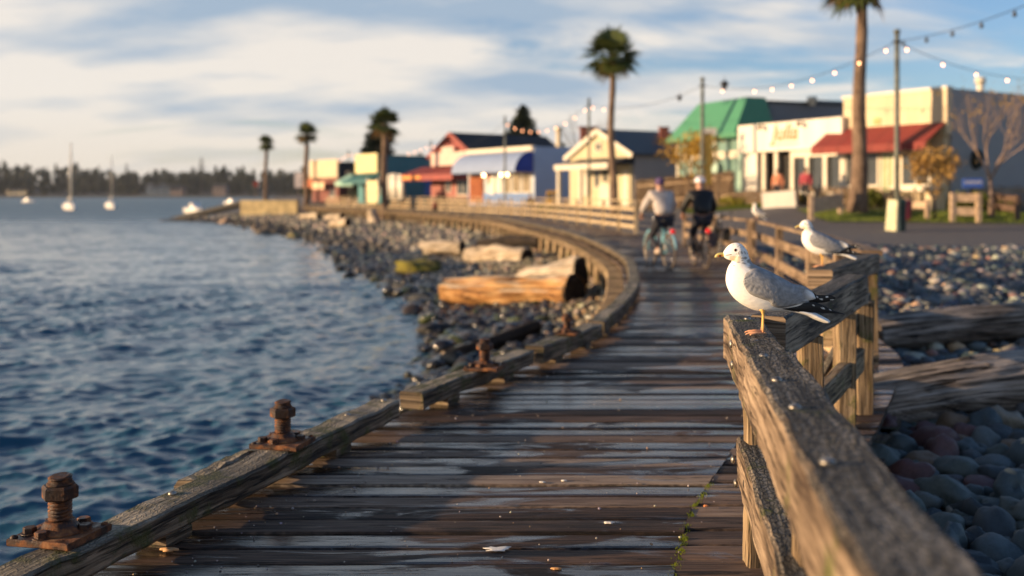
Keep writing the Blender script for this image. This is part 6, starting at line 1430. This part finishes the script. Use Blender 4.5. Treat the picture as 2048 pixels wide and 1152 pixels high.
festoon(PA, PB, .72, 10, 'lit string from the nearest pole left over the white shop to the green-grey pole', skip=(9, 7))
festoon(PB, PC_, .55, 9, 'string from the green-grey pole to the pole before the cottage, lit at its far end', skip=(0, 1, 2, 3, 4, 5, 6))
festoon(PC_, PD, 1.05, 10, 'string of glowing bulbs sagging in front of the pointed conifer'); festoon(PD, PE, 1.2, 12, 'string from the blue shop pole toward the teal building', sockets=False, skip=(0, 1, 2, 3, 4, 5, 6), r=.05)
festoon(PE, PF, 1.0, 15, 'dense glowing string crossing the palm above the yellow signboard', sockets=False, r=.05); festoon(PF, PG, 1.0, 13, 'farthest string of bulbs, above the cream-topped shop', sockets=False, r=.05)
festoon(PA, PZ2, .75, 7, 'lit string falling from the nearest pole to the right over the grey wall'); festoon(PZ1, PA, .35, 8, 'unlit string rising from the nearest pole to the upper right corner', lit=False, r=.06)
# pendant lamps near the green-grey pole
for (px, py, d, sc_, lb) in ((1449, 170, 49, 1.0, 'black pendant lamp hanging on the string right of the green-grey pole'), (1359, 196, 53, .7, 'small black pendant lamp on the string left of the green-grey pole')):
    p = P(px, py, d); th_ = thing('pendant_lamp', lb, 'lamp', p, 'black pendant lamps'); m1 = MB(); m1.ring_loft([[p + Vector((math.cos(a)*r_*sc_, math.sin(a)*r_*sc_, z_*sc_)) for a in [2*math.pi*i/14 for i in range(14)]] for r_, z_ in ((.05, -.22), (.10, -.2), (.13, -.02), (.24, .02), (.16, .14), (.04, .22))]); m1.build('shade', BLACKM, th_)
    m1 = MB(); m1.tube([p + Vector((0, 0, .2*sc_)), p + Vector((0, 0, .42*sc_))], .015, 6); m1.build('stem', BLACKM, th_)

# ------------------------------------------------------------------ bicycles and people
TYRE = plain('tyre_rubber', (.10, .075, .055), .8, .3, 20); RIMM = plain('wheel_rim', (.35, .30, .24), .4, .2, 10, .6); SKIN = plain('skin', (.50, .27, .18), .55, .08)
SADM = plain('saddle_black', (.012, .012, .013), .6, .2); CHROME = plain('alloy', (.4, .4, .4), .3, .1, 5, .9)
def bicycle(label, frame, loc, rz, light=None, bag=None, sc=1.0, lean=0.0, sadl=None):
    th_ = thing('bicycle', label, 'bicycle', (0, 0, 0), 'bicycles on the boardwalk'); Rr = .34
    for y, nm in ((-.52, 'wheel'), (.53, 'wheel')):
        m1 = MB(); m1.tube([Vector((0, y+math.cos(a)*Rr, Rr+math.sin(a)*Rr)) for a in [2*math.pi*i/32 for i in range(33)]], .021, 8, cap=False, upv=Vector((1, 0, 0))); w_ = m1.build(nm, TYRE, th_)
        m1 = MB(); m1.tube([Vector((0, y+math.cos(a)*(Rr-.028), Rr+math.sin(a)*(Rr-.028))) for a in [2*math.pi*i/32 for i in range(33)]], .011, 6, cap=False, upv=Vector((1, 0, 0))); m1.build('rim', RIMM, w_)
        m1 = MB()
        for i in range(18): a = 2*math.pi*i/18; m1.tube([Vector((.018*(-1)**i, y, Rr)), Vector((0, y+math.cos(a)*(Rr-.03), Rr+math.sin(a)*(Rr-.03)))], .0016, 4)
        m1.cyl((-.04, y, Rr), (.04, y, Rr), .02, 8); m1.build('spokes', CHROME, w_)
        m1 = MB(); m1.tube([Vector((0, y+math.cos(a)*(Rr+.045), Rr+math.sin(a)*(Rr+.045))) for a in [math.radians(20 + 150*i/14 + (0 if y < 0 else -15)) for i in range(15)]], .022, 6, flat=.4); m1.build('mudguard', frame, th_)
    m1 = MB(); bb = Vector((0, -.08, .29)); st = Vector((0, -.20, .78)); hd = Vector((0, .36, .86)); hl = Vector((0, .40, .70)); ra = Vector((0, -.52, .34)); fa = Vector((0, .53, .34))
    for a, b_, r_ in ((bb, st, .017), (bb, hl, .020), (st, hd, .016), (hd, hl, .021)): m1.tube([a, b_], r_, 8)
    for s_ in (-1, 1):
        e = Vector((s_*.05, 0, 0)); m1.tube([bb + e*.4, ra + e], .010, 6); m1.tube([st + e*.3, ra + e], .009, 6); m1.tube([hl + e*.7, fa + e], .012, 6)
    m1.build('frame', frame, th_)
    m1 = MB(); m1.tube([st, st + Vector((0, -.03, .13))], .013, 8); m1.build('seat_post', CHROME, th_)
    m1 = MB(); m1.ring_loft([[Vector((math.cos(t)*w_, y, .93 + math.sin(t)*.03 + dz_)) for t in [2*math.pi*i/12 for i in range(12)]] for y, w_, dz_ in ((-.36, .03, .01), (-.34, .085, .012), (-.27, .08, .008), (-.18, .035, 0), (-.07, .02, -.005))]); m1.build('saddle', sadl or SADM, th_)
    m1 = MB(); m1.tube([hd, hd + Vector((0, .0, .16)), hd + Vector((0, .05, .18))], .014, 8); m1.tube([Vector((-.30, .27, 1.05)), Vector((-.2, .36, 1.05)), Vector((0, .40, 1.03)), Vector((.2, .36, 1.05)), Vector((.30, .27, 1.05))], .012, 8); m1.build('handlebar', CHROME, th_)
    for s_ in (-1, 1): m1 = MB(); m1.tube([Vector((s_*.31, .24, 1.05)), Vector((s_*.265, .31, 1.05))], .018, 8); m1.build('grip', SADM, th_)
    m1 = MB(); m1.tube([(-.05, -.25, .70), (-.05, -.70, .70)], .006, 5); m1.tube([(.05, -.25, .70), (.05, -.70, .70)], .006, 5); m1.beam((0, -.68, .70), (0, -.30, .70), .12, .012); m1.tube([(.05, -.62, .7), (.05, -.52, .34)], .005, 5); m1.tube([(-.05, -.62, .7), (-.05, -.52, .34)], .005, 5); m1.build('rack', CHROME, th_)
    m1 = MB(); m1.cyl(bb + Vector((.05, 0, 0)), bb + Vector((.062, 0, 0)), .09, 20); m1.tube([bb + Vector((-.07, 0, 0)), bb + Vector((.07, 0, 0))], .016, 8)
    an = math.radians(ped_an); off = Vector((0, math.cos(an)*.17, math.sin(an)*.17)); 
    for s_ in (-1, 1): o_ = off*(-s_); m1.tube([bb + Vector((s_*.075, 0, 0)), bb + Vector((s_*.085, 0, 0)) + o_], .010, 6)
    m1.build('crankset', CHROME, th_)
    for s_ in (-1, 1): o_ = off*(-s_); m1 = MB(); m1.box(bb + Vector((s_*.13, 0, 0)) + o_, (.09, .08, .022)); m1.build('pedal', SADM, th_)
    if light: m1 = MB(); m1.ball((0, -.73, .74), (.055, .03, .05), 12, nz=8); m1.build('rear_light', light, th_)
    if bag:
        for s_ in bag[1]: m1 = MB(); m1.beam((s_*.13, -.66, .55), (s_*.13, -.36, .55), .12, .30, bev=.03, segs=3); m1.build('pannier', bag[0], th_)
    th_.location = loc; th_.rotation_euler = (0, lean, rz); th_.scale = (sc, sc, sc); return th_
def skin(name, J, E, mat, parent, sub=1):
    keys = list(J); me = bpy.data.meshes.new(name); me.from_pydata([J[k][0] for k in keys], [(keys.index(a), keys.index(b_)) for a, b_ in E], [])
    o = bpy.data.objects.new(name, me); COL.objects.link(o); md = o.modifiers.new('s', 'SKIN'); md.use_smooth_shade = True
    for i, k in enumerate(keys): v = me.skin_vertices[0].data[i]; r = J[k][1]; v.radius = r if isinstance(r, tuple) else (r, r); v.use_root = (i == 0)
    ms = o.modifiers.new('b', 'SUBSURF'); ms.levels = sub; ms.render_levels = sub
    dg = bpy.context.evaluated_depsgraph_get(); dg.update(); m2 = bpy.data.meshes.new_from_object(o.evaluated_get(dg)); bpy.data.objects.remove(o)
    m2.name = name; o = bpy.data.objects.new(name, m2); COL.objects.link(o); m2.materials.clear(); m2.materials.append(mat); shade(m2); o.parent = parent; return o
def person(label, K, top, trousers, shoe, head='hair', headmat=None, loc=(0, 0, 0), rz=0, sc=1.0, skinm=None, hood=False, puff=1.0):
    """K: joint positions, local x right, y forward, z up"""
    th_ = thing('person', label, 'person', (0, 0, 0)); SK_ = skinm or SKIN; V_ = Vector
    J = {'pel': (K['pel'], (.14, .11)), 'spi': (K['spi'], (.125, .095)), 'che': (K['che'], (.15, .105)), 'nec': (K['nec'], .058), 'hea': (K['hea'], (.075, .09)), 'top': (K['top'], (.06, .07))}
    E = [('pel', 'spi'), ('spi', 'che'), ('che', 'nec'), ('nec', 'hea'), ('hea', 'top')]
    for s_ in 'lr':
        J['sh'+s_] = (K['sh'+s_], .062); J['el'+s_] = (K['el'+s_], .042); J['wr'+s_] = (K['wr'+s_], .028); J['hi'+s_] = (K['hi'+s_], .088); J['kn'+s_] = (K['kn'+s_], .058); J['an'+s_] = (K['an'+s_], .038)
        E += [('che', 'sh'+s_), ('sh'+s_, 'el'+s_), ('el'+s_, 'wr'+s_), ('pel', 'hi'+s_), ('hi'+s_, 'kn'+s_), ('kn'+s_, 'an'+s_)]
    skin('body', J, E, SK_, th_, 2)
    hd = V_(K['hea']); up = (V_(K['top']) - hd).normalized(); fw = V_(K.get('face', (0, 1, 0))).normalized(); rt = fw.cross(up).normalized()
    m1 = MB(); m1.ball(hd + fw*.085 + up*.005, (.015, .022, .02), 8, nz=6); m1.build('nose', SK_, th_)
    for s_ in (-1, 1): m1 = MB(); m1.ball(hd + rt*s_*.078 + up*.01, (.012, .02, .03), 8, nz=6); m1.build('ear', SK_, th_); m1 = MB(); m1.ball(hd + rt*s_*.032 + fw*.072 + up*.03, .011, 8, nz=6); m1.build('eye', EYE, th_)
    m1 = MB(); m1.beam(hd - rt*.022 + fw*.079 - up*.032, hd + rt*.022 + fw*.079 - up*.032, .012, .007); m1.build('mouth', plain('lips', (.35, .12, .10), .5), th_)
    # clothes follow the body, a little wider
    J2 = {k: J[k] for k in ('spi', 'che')}; p_ = puff
    J2 = {'che': (J['che'][0], (.19*p_, .145*p_)), 'spi': (J['spi'][0], (.165*p_, .135*p_)), 'pel': (tuple(V_(K['pel']) + V_((0, 0, .01))), (.165*p_, .14*p_)), 'nk': (tuple(V_(K['che']).lerp(V_(K['nec']), .75)), .085)}
    E2 = [('che', 'spi'), ('spi', 'pel'), ('che', 'nk')]
    if hood: J2['ho'] = (tuple(V_(K['nec']) + V_((0, -.06, .02))), .10); E2.append(('nk', 'ho'))
    for s_ in 'lr':
        J2['sh'+s_] = (K['sh'+s_], .085*p_); J2['el'+s_] = (K['el'+s_], .063*p_); J2['wr'+s_] = (tuple(V_(K['el'+s_]).lerp(V_(K['wr'+s_]), .93)), .043); E2 += [('che', 'sh'+s_), ('sh'+s_, 'el'+s_), ('el'+s_, 'wr'+s_)]
    skin('jacket', J2, E2, top, th_, 2)
    J3 = {'pel': (tuple(V_(K['pel']) - V_((0, 0, .02))), (.155, .13))}; E3 = []
    for s_ in 'lr': J3['hi'+s_] = (K['hi'+s_], .105); J3['kn'+s_] = (K['kn'+s_], .075); J3['an'+s_] = (tuple(V_(K['kn'+s_]).lerp(V_(K['an'+s_]), .93)), .056); E3 += [('pel', 'hi'+s_), ('hi'+s_, 'kn'+s_), ('kn'+s_, 'an'+s_)]
    skin('trousers', J3, E3, trousers, th_, 2)
    for s_ in 'lr':
        a = V_(K['an'+s_]); m1 = MB(); m1.ring_loft([[a + V_((math.cos(t)*w_, y, -.075 + (math.sin(t)*.5+.5)*h_)) for t in [2*math.pi*i/12 for i in range(12)]] for y, w_, h_ in ((-.075, .025, .05), (-.06, .042, .10), (.0, .046, .11), (.08, .048, .075), (.15, .045, .05), (.185, .022, .03))]); m1.build('shoe', shoe, th_)
        w_ = V_(K['wr'+s_]); d = (w_ - V_(K['el'+s_])).normalized(); sd = d.cross(V_((0, 0, 1))).normalized(); dn = sd.cross(d).normalized(); m1 = MB(); m1.tube([w_ - d*.02, w_ + d*.03, w_ + d*.08], [.026, .036, .034], 10, flat=.5, upv=dn)
        for i in range(4):
            b0 = w_ + d*.078 + sd*(-.027 + .018*i); ln = (.075, .085, .08, .062)[i] if s_ == 'l' else (.062, .08, .085, .075)[i]; m1.tube([b0, b0 + d*ln*.45 - dn*.006, b0 + d*ln*.72 - dn*.03, b0 + d*ln*.62 - dn*.05], [.0095, .009, .008, .0065], 6)
        b0 = w_ + d*.03 + sd*(.03 if s_ == 'l' else -.03); m1.tube([b0, b0 + d*.03 + sd*(.018 if s_ == 'l' else -.018) - dn*.01, b0 + d*.05 + sd*(.012 if s_ == 'l' else -.012) - dn*.03], [.012, .010, .007], 6); m1.build('hand', SK_, th_)
    hc = hd.lerp(V_(K['top']), .55); m1 = MB()
    if head == 'helmet':
        m1.ball(hc + up*.03 - fw*.01, (.108, .135, .10), 18, nz=10, lo=-.25); o = m1.build('helmet', headmat, th_)
        for s2 in (-.045, 0, .045): m1 = MB(); m1.tube([hc + V_((s2, math.cos(a)*.136, .03 + math.sin(a)*.102)) - fw*.01 for a in [math.radians(25+130*i/8) for i in range(9)]], .008, 6); m1.build('vent_rib', plain('helmet_rib', (.5, .47, .5), .4), o)
    else: m1.ball(hc - fw*.012, (.092, .108, .105), 16, nz=10, lo=-.45, jit=.12); m1.build('beanie' if head == 'beanie' else 'hair', headmat, th_)
    th_.location = loc; th_.rotation_euler = (0, 0, rz); th_.scale = (sc, sc, sc); return th_
ped_an = 200
RIDE = dict(pel=(0, -.24, 1.00), spi=(0, -.20, 1.20), che=(0, -.09, 1.42), nec=(0, -.02, 1.55), hea=(0, .01, 1.64), top=(0, .01, 1.73), shl=(-.19, -.06, 1.45), shr=(.19, -.06, 1.45), ell=(-.31, .06, 1.20), elr=(.31, .06, 1.20), wrl=(-.30, .19, 1.07), wrr=(.30, .19, 1.07),
            hil=(-.10, -.20, .95), hir=(.10, -.20, .95))
def ride(an):
    K = dict(RIDE); a = math.radians(an); o_ = Vector((0, math.cos(a)*.17, math.sin(a)*.17)); bb = Vector((0, -.08, .29))
    for s_, nm in ((-1, 'l'), (1, 'r')):
        ank = bb + Vector((s_*.13, -.05, .095)) + o_*(-s_); hip = Vector(K['hi'+nm]); L1 = .44; L2 = .43; d = ank - hip; D = min(d.length, L1+L2-.005); d.normalize(); x = (L1*L1 - L2*L2 + D*D)/(2*D); h_ = math.sqrt(max(L1*L1 - x*x, 0)); n_ = Vector((0, 1, 0)); n_ = (n_ - d*n_.dot(d)).normalized()
        K['kn'+nm] = tuple(hip + d*x + n_*h_ + Vector((s_*.04, 0, 0))); K['an'+nm] = tuple(ank)
    return K
GREYH = plain('light_grey_hoodie', (.44, .40, .38), .85, .2, 5, bmp=.4); PURP = plain('purple_beanie', (.09, .055, .13), .9, .2); DARKJ = plain('dark_jeans', (.018, .018, .028), .85, .3, 6); BLKJ = plain('black_jacket', (.006, .006, .007), .6, .3); PSHOE = plain('pale_shoe', (.55, .42, .32), .6, .1)
WHELM = plain('white_helmet', (.72, .68, .72), .25, .05); LTBLUE = plain('light_blue_frame', (.18, .48, .60), .3, .08); REDL = emit('red_rear_light', (.8, .03, .03), .15); DKFR = plain('dark_red_frame', (.05, .02, .02), .35, .2)
b1 = G(1338, 540, 0); h1 = math.radians(12); b2 = G(1412, 537, 0); h2 = math.radians(3)
def place(bp, hh): return (bp.x - math.sin(hh)*.52*1.0, bp.y + math.cos(hh)*.52, .008)
ped_an = 186; bicycle('light blue bicycle ridden by the person in the pale grey hoodie', LTBLUE, place(b1, h1), h1, REDL, sc=1.0)
person('person in a pale grey hoodie and purple beanie riding the light blue bicycle away', ride(186), GREYH, DARKJ, PSHOE, 'beanie', PURP, place(b1, h1), h1, 1.0, hood=True, puff=1.18)
ped_an = 118; bicycle('dark bicycle with red lamp and grey bags ridden by the person in black', DKFR, place(b2, h2), h2, REDL, (plain('grey_bag', (.06, .05, .055), .8, .2), (1,)), sc=1.0)
person('person in a black jacket and white helmet riding the dark bicycle away', ride(270), BLKJ, DARKJ, PSHOE, 'helmet', WHELM, place(b2, h2), h2, 1.0, puff=1.2)
ped_an = 180; p = G(1447, 505, 0); bicycle('parked dark bicycle with pale wheels leaning at the railing right of the cyclists', BLACKM, (4.78, 24.0, .008), math.radians(-4), None, (plain('black_bag', (.012, .012, .012), .8), (-1, 1)), lean=.10)
STAND = dict(pel=(0, 0, .95), spi=(0, 0, 1.12), che=(0, .0, 1.34), nec=(0, .01, 1.49), hea=(0, .03, 1.58), top=(0, .03, 1.68), shl=(-.18, 0, 1.40), shr=(.18, 0, 1.40), ell=(-.24, -.02, 1.12), elr=(.24, -.02, 1.12), wrl=(-.22, .10, .90), wrr=(.22, .10, .90), hil=(-.09, 0, .90), hir=(.09, 0, .90), knl=(-.10, .05, .50), knr=(.11, -.02, .50), anl=(-.10, .08, .09), anr=(.12, -.12, .10))
x = P(1060, 0, 66).x; person('distant person in a black jacket and jeans standing behind the pale four-bar railing', STAND, BLKJ, plain('blue_jeans', (.03, .05, .10), .8, .2), SADM, 'hair', plain('dark_hair', (.02, .012, .008), .8), (x, 66, gz(x, 66)), math.radians(10), 1.0)
for px, d, mt, lb in ((1556, 47.6, plain('orange_pink_top', (.62, .24, .13), .8, .2), 'person in an orange-pink top standing in the dark doorway of the white shop'), (1612, 46.3, plain('red_top', (.40, .05, .07), .8, .2), 'person in a red top before the porch windows of the white shop')):
    x = P(px, 0, d).x; person(lb, STAND, mt, DARKJ, SADM, 'hair', plain('brown_hair', (.06, .03, .015), .8), (x, d, gz(x, d)), math.radians(150), 1.0)
for px, d, mt, lb in ((700, 118, plain('pale_top', (.6, .5, .45), .8), 'tiny distant person in a pale top near the mint awning'), (870, 86, REDP, 'tiny distant person in a red top in front of the red shop')):
    x = P(px, 0, d).x; person(lb, STAND, mt, DARKJ, SADM, 'hair', plain('brown_hair', (.06, .03, .015), .8), (x, d, gz(x, d)), math.radians(60), 1.0)

# ------------------------------------------------------------------ boats
HULLW = plain('white_hull', (.80, .77, .72), .3, .05); ALU = plain('mast_metal', (.72, .66, .55), .4, .1); SAILC = plain('furled_sail', (.78, .72, .6), .8, .1)
def hull(m1, L, W, H, fl=1.0, n=14):
    rings = []
    for i in range(n+1):
        t = i/n; y = -L/2 + L*t; w_ = W/2*(math.sin(math.pi*min(t*.62+.28, 1.0))**.8)*(1 if t < .999 else .05); w_ = max(w_, .02); sh = .25*H*(2*t-1)**2; k = -.32*H*(1 - (2*t-1)**4)
        rings.append([Vector((w_*a, y, z)) for a, z in ((-1, H+sh), (-.96, H*.5), (-.75, .0), (0, k), (.75, .0), (.96, H*.5), (1, H+sh), (0, H+sh+.05))])
    m1.ring_loft(rings, smooth=False)
def sailboat(px, py, d, L, mast, rz, label, jib=True):
    jib_thick = px < 200
    x = P(px, 0, d).x; th_ = thing('sailboat', label, 'sailboat', (0, 0, 0), 'sailboats moored on the bay'); m1 = MB(); hull(m1, L, L*.31, 1.0); m1.build('hull', HULLW, th_); 
    m1 = MB(); hull(m1, L*.97, L*.312, .05); o_ = m1.build('boot_stripe', NAVY, th_); o_.location.z = .1
    m1 = MB(); m1.ring_loft([[Vector((a*L*.10*k, y, z)) for a, z in ((-1, 1.0), (-.9, 1.55*h_), (.9, 1.55*h_), (1, 1.0))] for y, k, h_ in ((-L*.18, 1, .95), (-L*.1, 1.05, 1.0), (L*.1, .9, .95), (L*.2, .6, .75))], smooth=False); m1.build('cabin', HULLW, th_)
    m1 = MB(); m1.tube([(0, L*.08, 1.2), (0, L*.08, mast)], [.22, .13] if jib_thick else [.09, .06], 8); m1.build('mast', ALU, th_); m1 = MB(); m1.tube([(0, L*.08, 2.4), (0, -L*.32, 2.3)], [.17, .14], 8, jit=.3); m1.build('furled_mainsail', SAILC, th_)
    if jib: m1 = MB(); m1.tube([(0, L*.47, 1.3), (0, L*.28, mast*.5), (0, L*.09, mast*.94)], [.11, .14, .05], 6); m1.build('furled_jib', SAILC, th_)
    m1 = MB()
    for a in (-1, 1): m1.tube([(a*L*.13, L*.06, 1.1), (0, L*.08, mast*.97)], .02, 4)
    m1.tube([(0, -L*.48, 1.2), (0, L*.08, mast)], .02, 4); m1.build('stays', CHROME, th_); th_.location = (x, d, WZ+.02); th_.rotation_euler = (0, 0, rz); return th_
sailboat(141, 420, 208, 8.0, 13.6, math.radians(212), 'larger white sailboat with a pale mast, moored at the left', jib=False)
sailboat(223, 417, 228, 8.0, 12.0, math.radians(208), 'smaller white sailboat with a thin brown-looking mast, right of the larger one', jib=False)
def motorboat(px, d, L, rz, label):
    x = P(px, 0, d).x; th_ = thing('motorboat', label, 'motorboat', (0, 0, 0), 'motorboats on the bay'); m1 = MB(); hull(m1, L, L*.36, .75); m1.build('hull', HULLW, th_)
    m1 = MB(); m1.ring_loft([[Vector((a*L*.13*k, y, z)) for a, z in ((-1, .8), (-.85, 1.7*h_), (.85, 1.7*h_), (1, .8))] for y, k, h_ in ((-L*.12, 1, .95), (L*.05, 1, 1.0), (L*.22, .7, .6))], smooth=False); m1.build('cabin', HULLW, th_)
    m1 = MB(); m1.ring_loft([[Vector((a*L*.132*k, y, z)) for a, z in ((-1, 1.15), (-.93, 1.42), (.93, 1.42), (1, 1.15))] for y, k in ((-L*.08, 1), (L*.06, .99))], smooth=False); m1.build('window', GLASS, th_); th_.location = (x, d, WZ+.02); th_.rotation_euler = (0, 0, rz)
motorboat(390, 170, 6.5, math.radians(215), 'white motorboat lying just beyond the dark boat ramp'); motorboat(57, 420, 6, math.radians(80), 'tiny white motorboat far off at the left, below the cream house'); motorboat(462, 330, 6, math.radians(60), 'tiny white motorboat far off behind the end wall')

# ------------------------------------------------------------------ small things lying on the deck
rs_ = np.random.RandomState(31); n = 420; yy_ = 3.2 + 6.5*rs_.rand(n)**1.4; ss = [edge(s_of_y(y)) for y in yy_]; u = rs_.rand(n); u = np.where(rs_.rand(n) < .35, u*.12 + .02, u); X = np.array([a.x*(1-q) + b_.x*q for (a, b_), q in zip(ss, u)]); Z = np.full(n, .006)
cc = pal(rs_, n, [(.42, .37, .31), (.42, .26, .14), (.12, .10, .10), (.3, .27, .3)], [.4, .15, .3, .15]); scatter('shell_grit', np.stack([X, yy_, Z], 1), .0035 + .006*rs_.rand(n)**3, cc, stone('grit', rough=.4), SH1, 9)
def flake(px, py, r, mat, label, cat, name, h=.004, sc=(1, .6), jag=.35, seed=1, z=.006):
    p = G(px, py, z); m1 = MB(); k = 18; ring = lambda q, zz2: [p + Vector((math.cos(2*math.pi*i/k)*r*sc[0]*q*(1+jag*mnoise.noise(Vector((math.cos(2*math.pi*i/k)*2, math.sin(2*math.pi*i/k)*2, seed)))), math.sin(2*math.pi*i/k)*r*sc[1]*q*(1+jag*mnoise.noise(Vector((math.cos(2*math.pi*i/k)*2, math.sin(2*math.pi*i/k)*2, seed)))), zz2)) for i in range(k)]
    m1.ring_loft([ring(1, 0), ring(.95, h*.6), ring(.5, h), ring(.05, h)]); o = m1.build(name, mat, None, loc=p); tag(o, label, cat, None); return o
SHW = plain('shell_white', (.75, .70, .62), .5, .1, 40)
flake(995, 1098, .048, SHW, 'large flat white splash of dried droppings on the boards near the bottom', 'dropping', 'bird_dropping', .002, (1, .55), 1.2); flake(1218, 1046, .022, SHW, 'white broken shell on the boards right of centre', 'shell', 'shell', .006, (1, .5), .9, 3)
flake(1112, 1138, .022, plain('tan_chip', (.55, .28, .10), .6), 'tan wood chip at the bottom edge of the boards', 'wood chip', 'wood_chip', .006, (1, .5), 1.0, 4); flake(1412, 1013, .012, plain('orange_chip', (.7, .25, .08), .6), 'small orange chip by the seam near the railing post', 'chip', 'orange_chip', .008, (1, .6), .6, 5)
flake(340, 1101, .035, plain('dry_leaf', (.50, .28, .13), .7), 'curled brown leaf scrap against the foreground kerb', 'leaf', 'dry_leaf', .012, (1, .4), 1.2, 6); flake(1085, 965, .016, SHW, 'small white shell where the light meets the shade on the deck', 'shell', 'shell', .006, (1, .5), .6, 7); flake(1128, 962, .016, SHW, 'small white shell just right of its twin at the edge of the light', 'shell', 'shell', .006, (1, .5), .6, 8)
# moss tuft along the seam
rs_ = np.random.RandomState(4); m_ = 420; yv = 3.9 + 1.3*rs_.rand(m_)**2.0; yv = yv + .05*np.sin(yv*40); xv = np.array([jx(y) for y in yv]) + rs_.randn(m_)*.010; V = np.stack([np.stack([xv-.003, yv, np.full(m_, -.004)], 1), np.stack([xv+.003, yv, np.full(m_, -.004)], 1), np.stack([xv+rs_.randn(m_)*.006, yv+rs_.randn(m_)*.006, .002+.010*rs_.rand(m_)], 1)], 1).reshape(-1, 3)
o = np_mesh('moss', V, np.arange(3*m_).reshape(m_, 3), leaf('bright_moss', (.16, .20, .02), (.34, .38, .04)), smooth=False); tag(o, kind='stuff')
# ------------------------------------------------------------------ thin sea haze
mb = MB(); X0, X1, Y0, Y1, Z0, Z1 = -3300, 3300, -60, 6100, -6.5, 36
c8 = [Vector((x, y, z)) for z in (Z0, Z1) for (x, y) in ((X0, Y0), (X1, Y0), (X1, Y1), (X0, Y1))]
for q in ((0, 1, 5, 4), (1, 2, 6, 5), (2, 3, 7, 6), (3, 0, 4, 7), (4, 5, 6, 7), (3, 2, 1, 0)): mb.quad(*[c8[i] for i in q])
m = bpy.data.materials.new('haze_air'); m.use_nodes = True; t = m.node_tree; t.nodes.clear(); o_ = t.nodes.new('ShaderNodeOutputMaterial'); pv = t.nodes.new('ShaderNodeVolumePrincipled')
pv.inputs['Density'].default_value = .00006; pv.inputs['Color'].default_value = (.80, .86, .95, 1); t.links.new(pv.outputs[0], o_.inputs['Volume'])
hz_ = mb.build('haze', m); tag(hz_, kind='stuff')
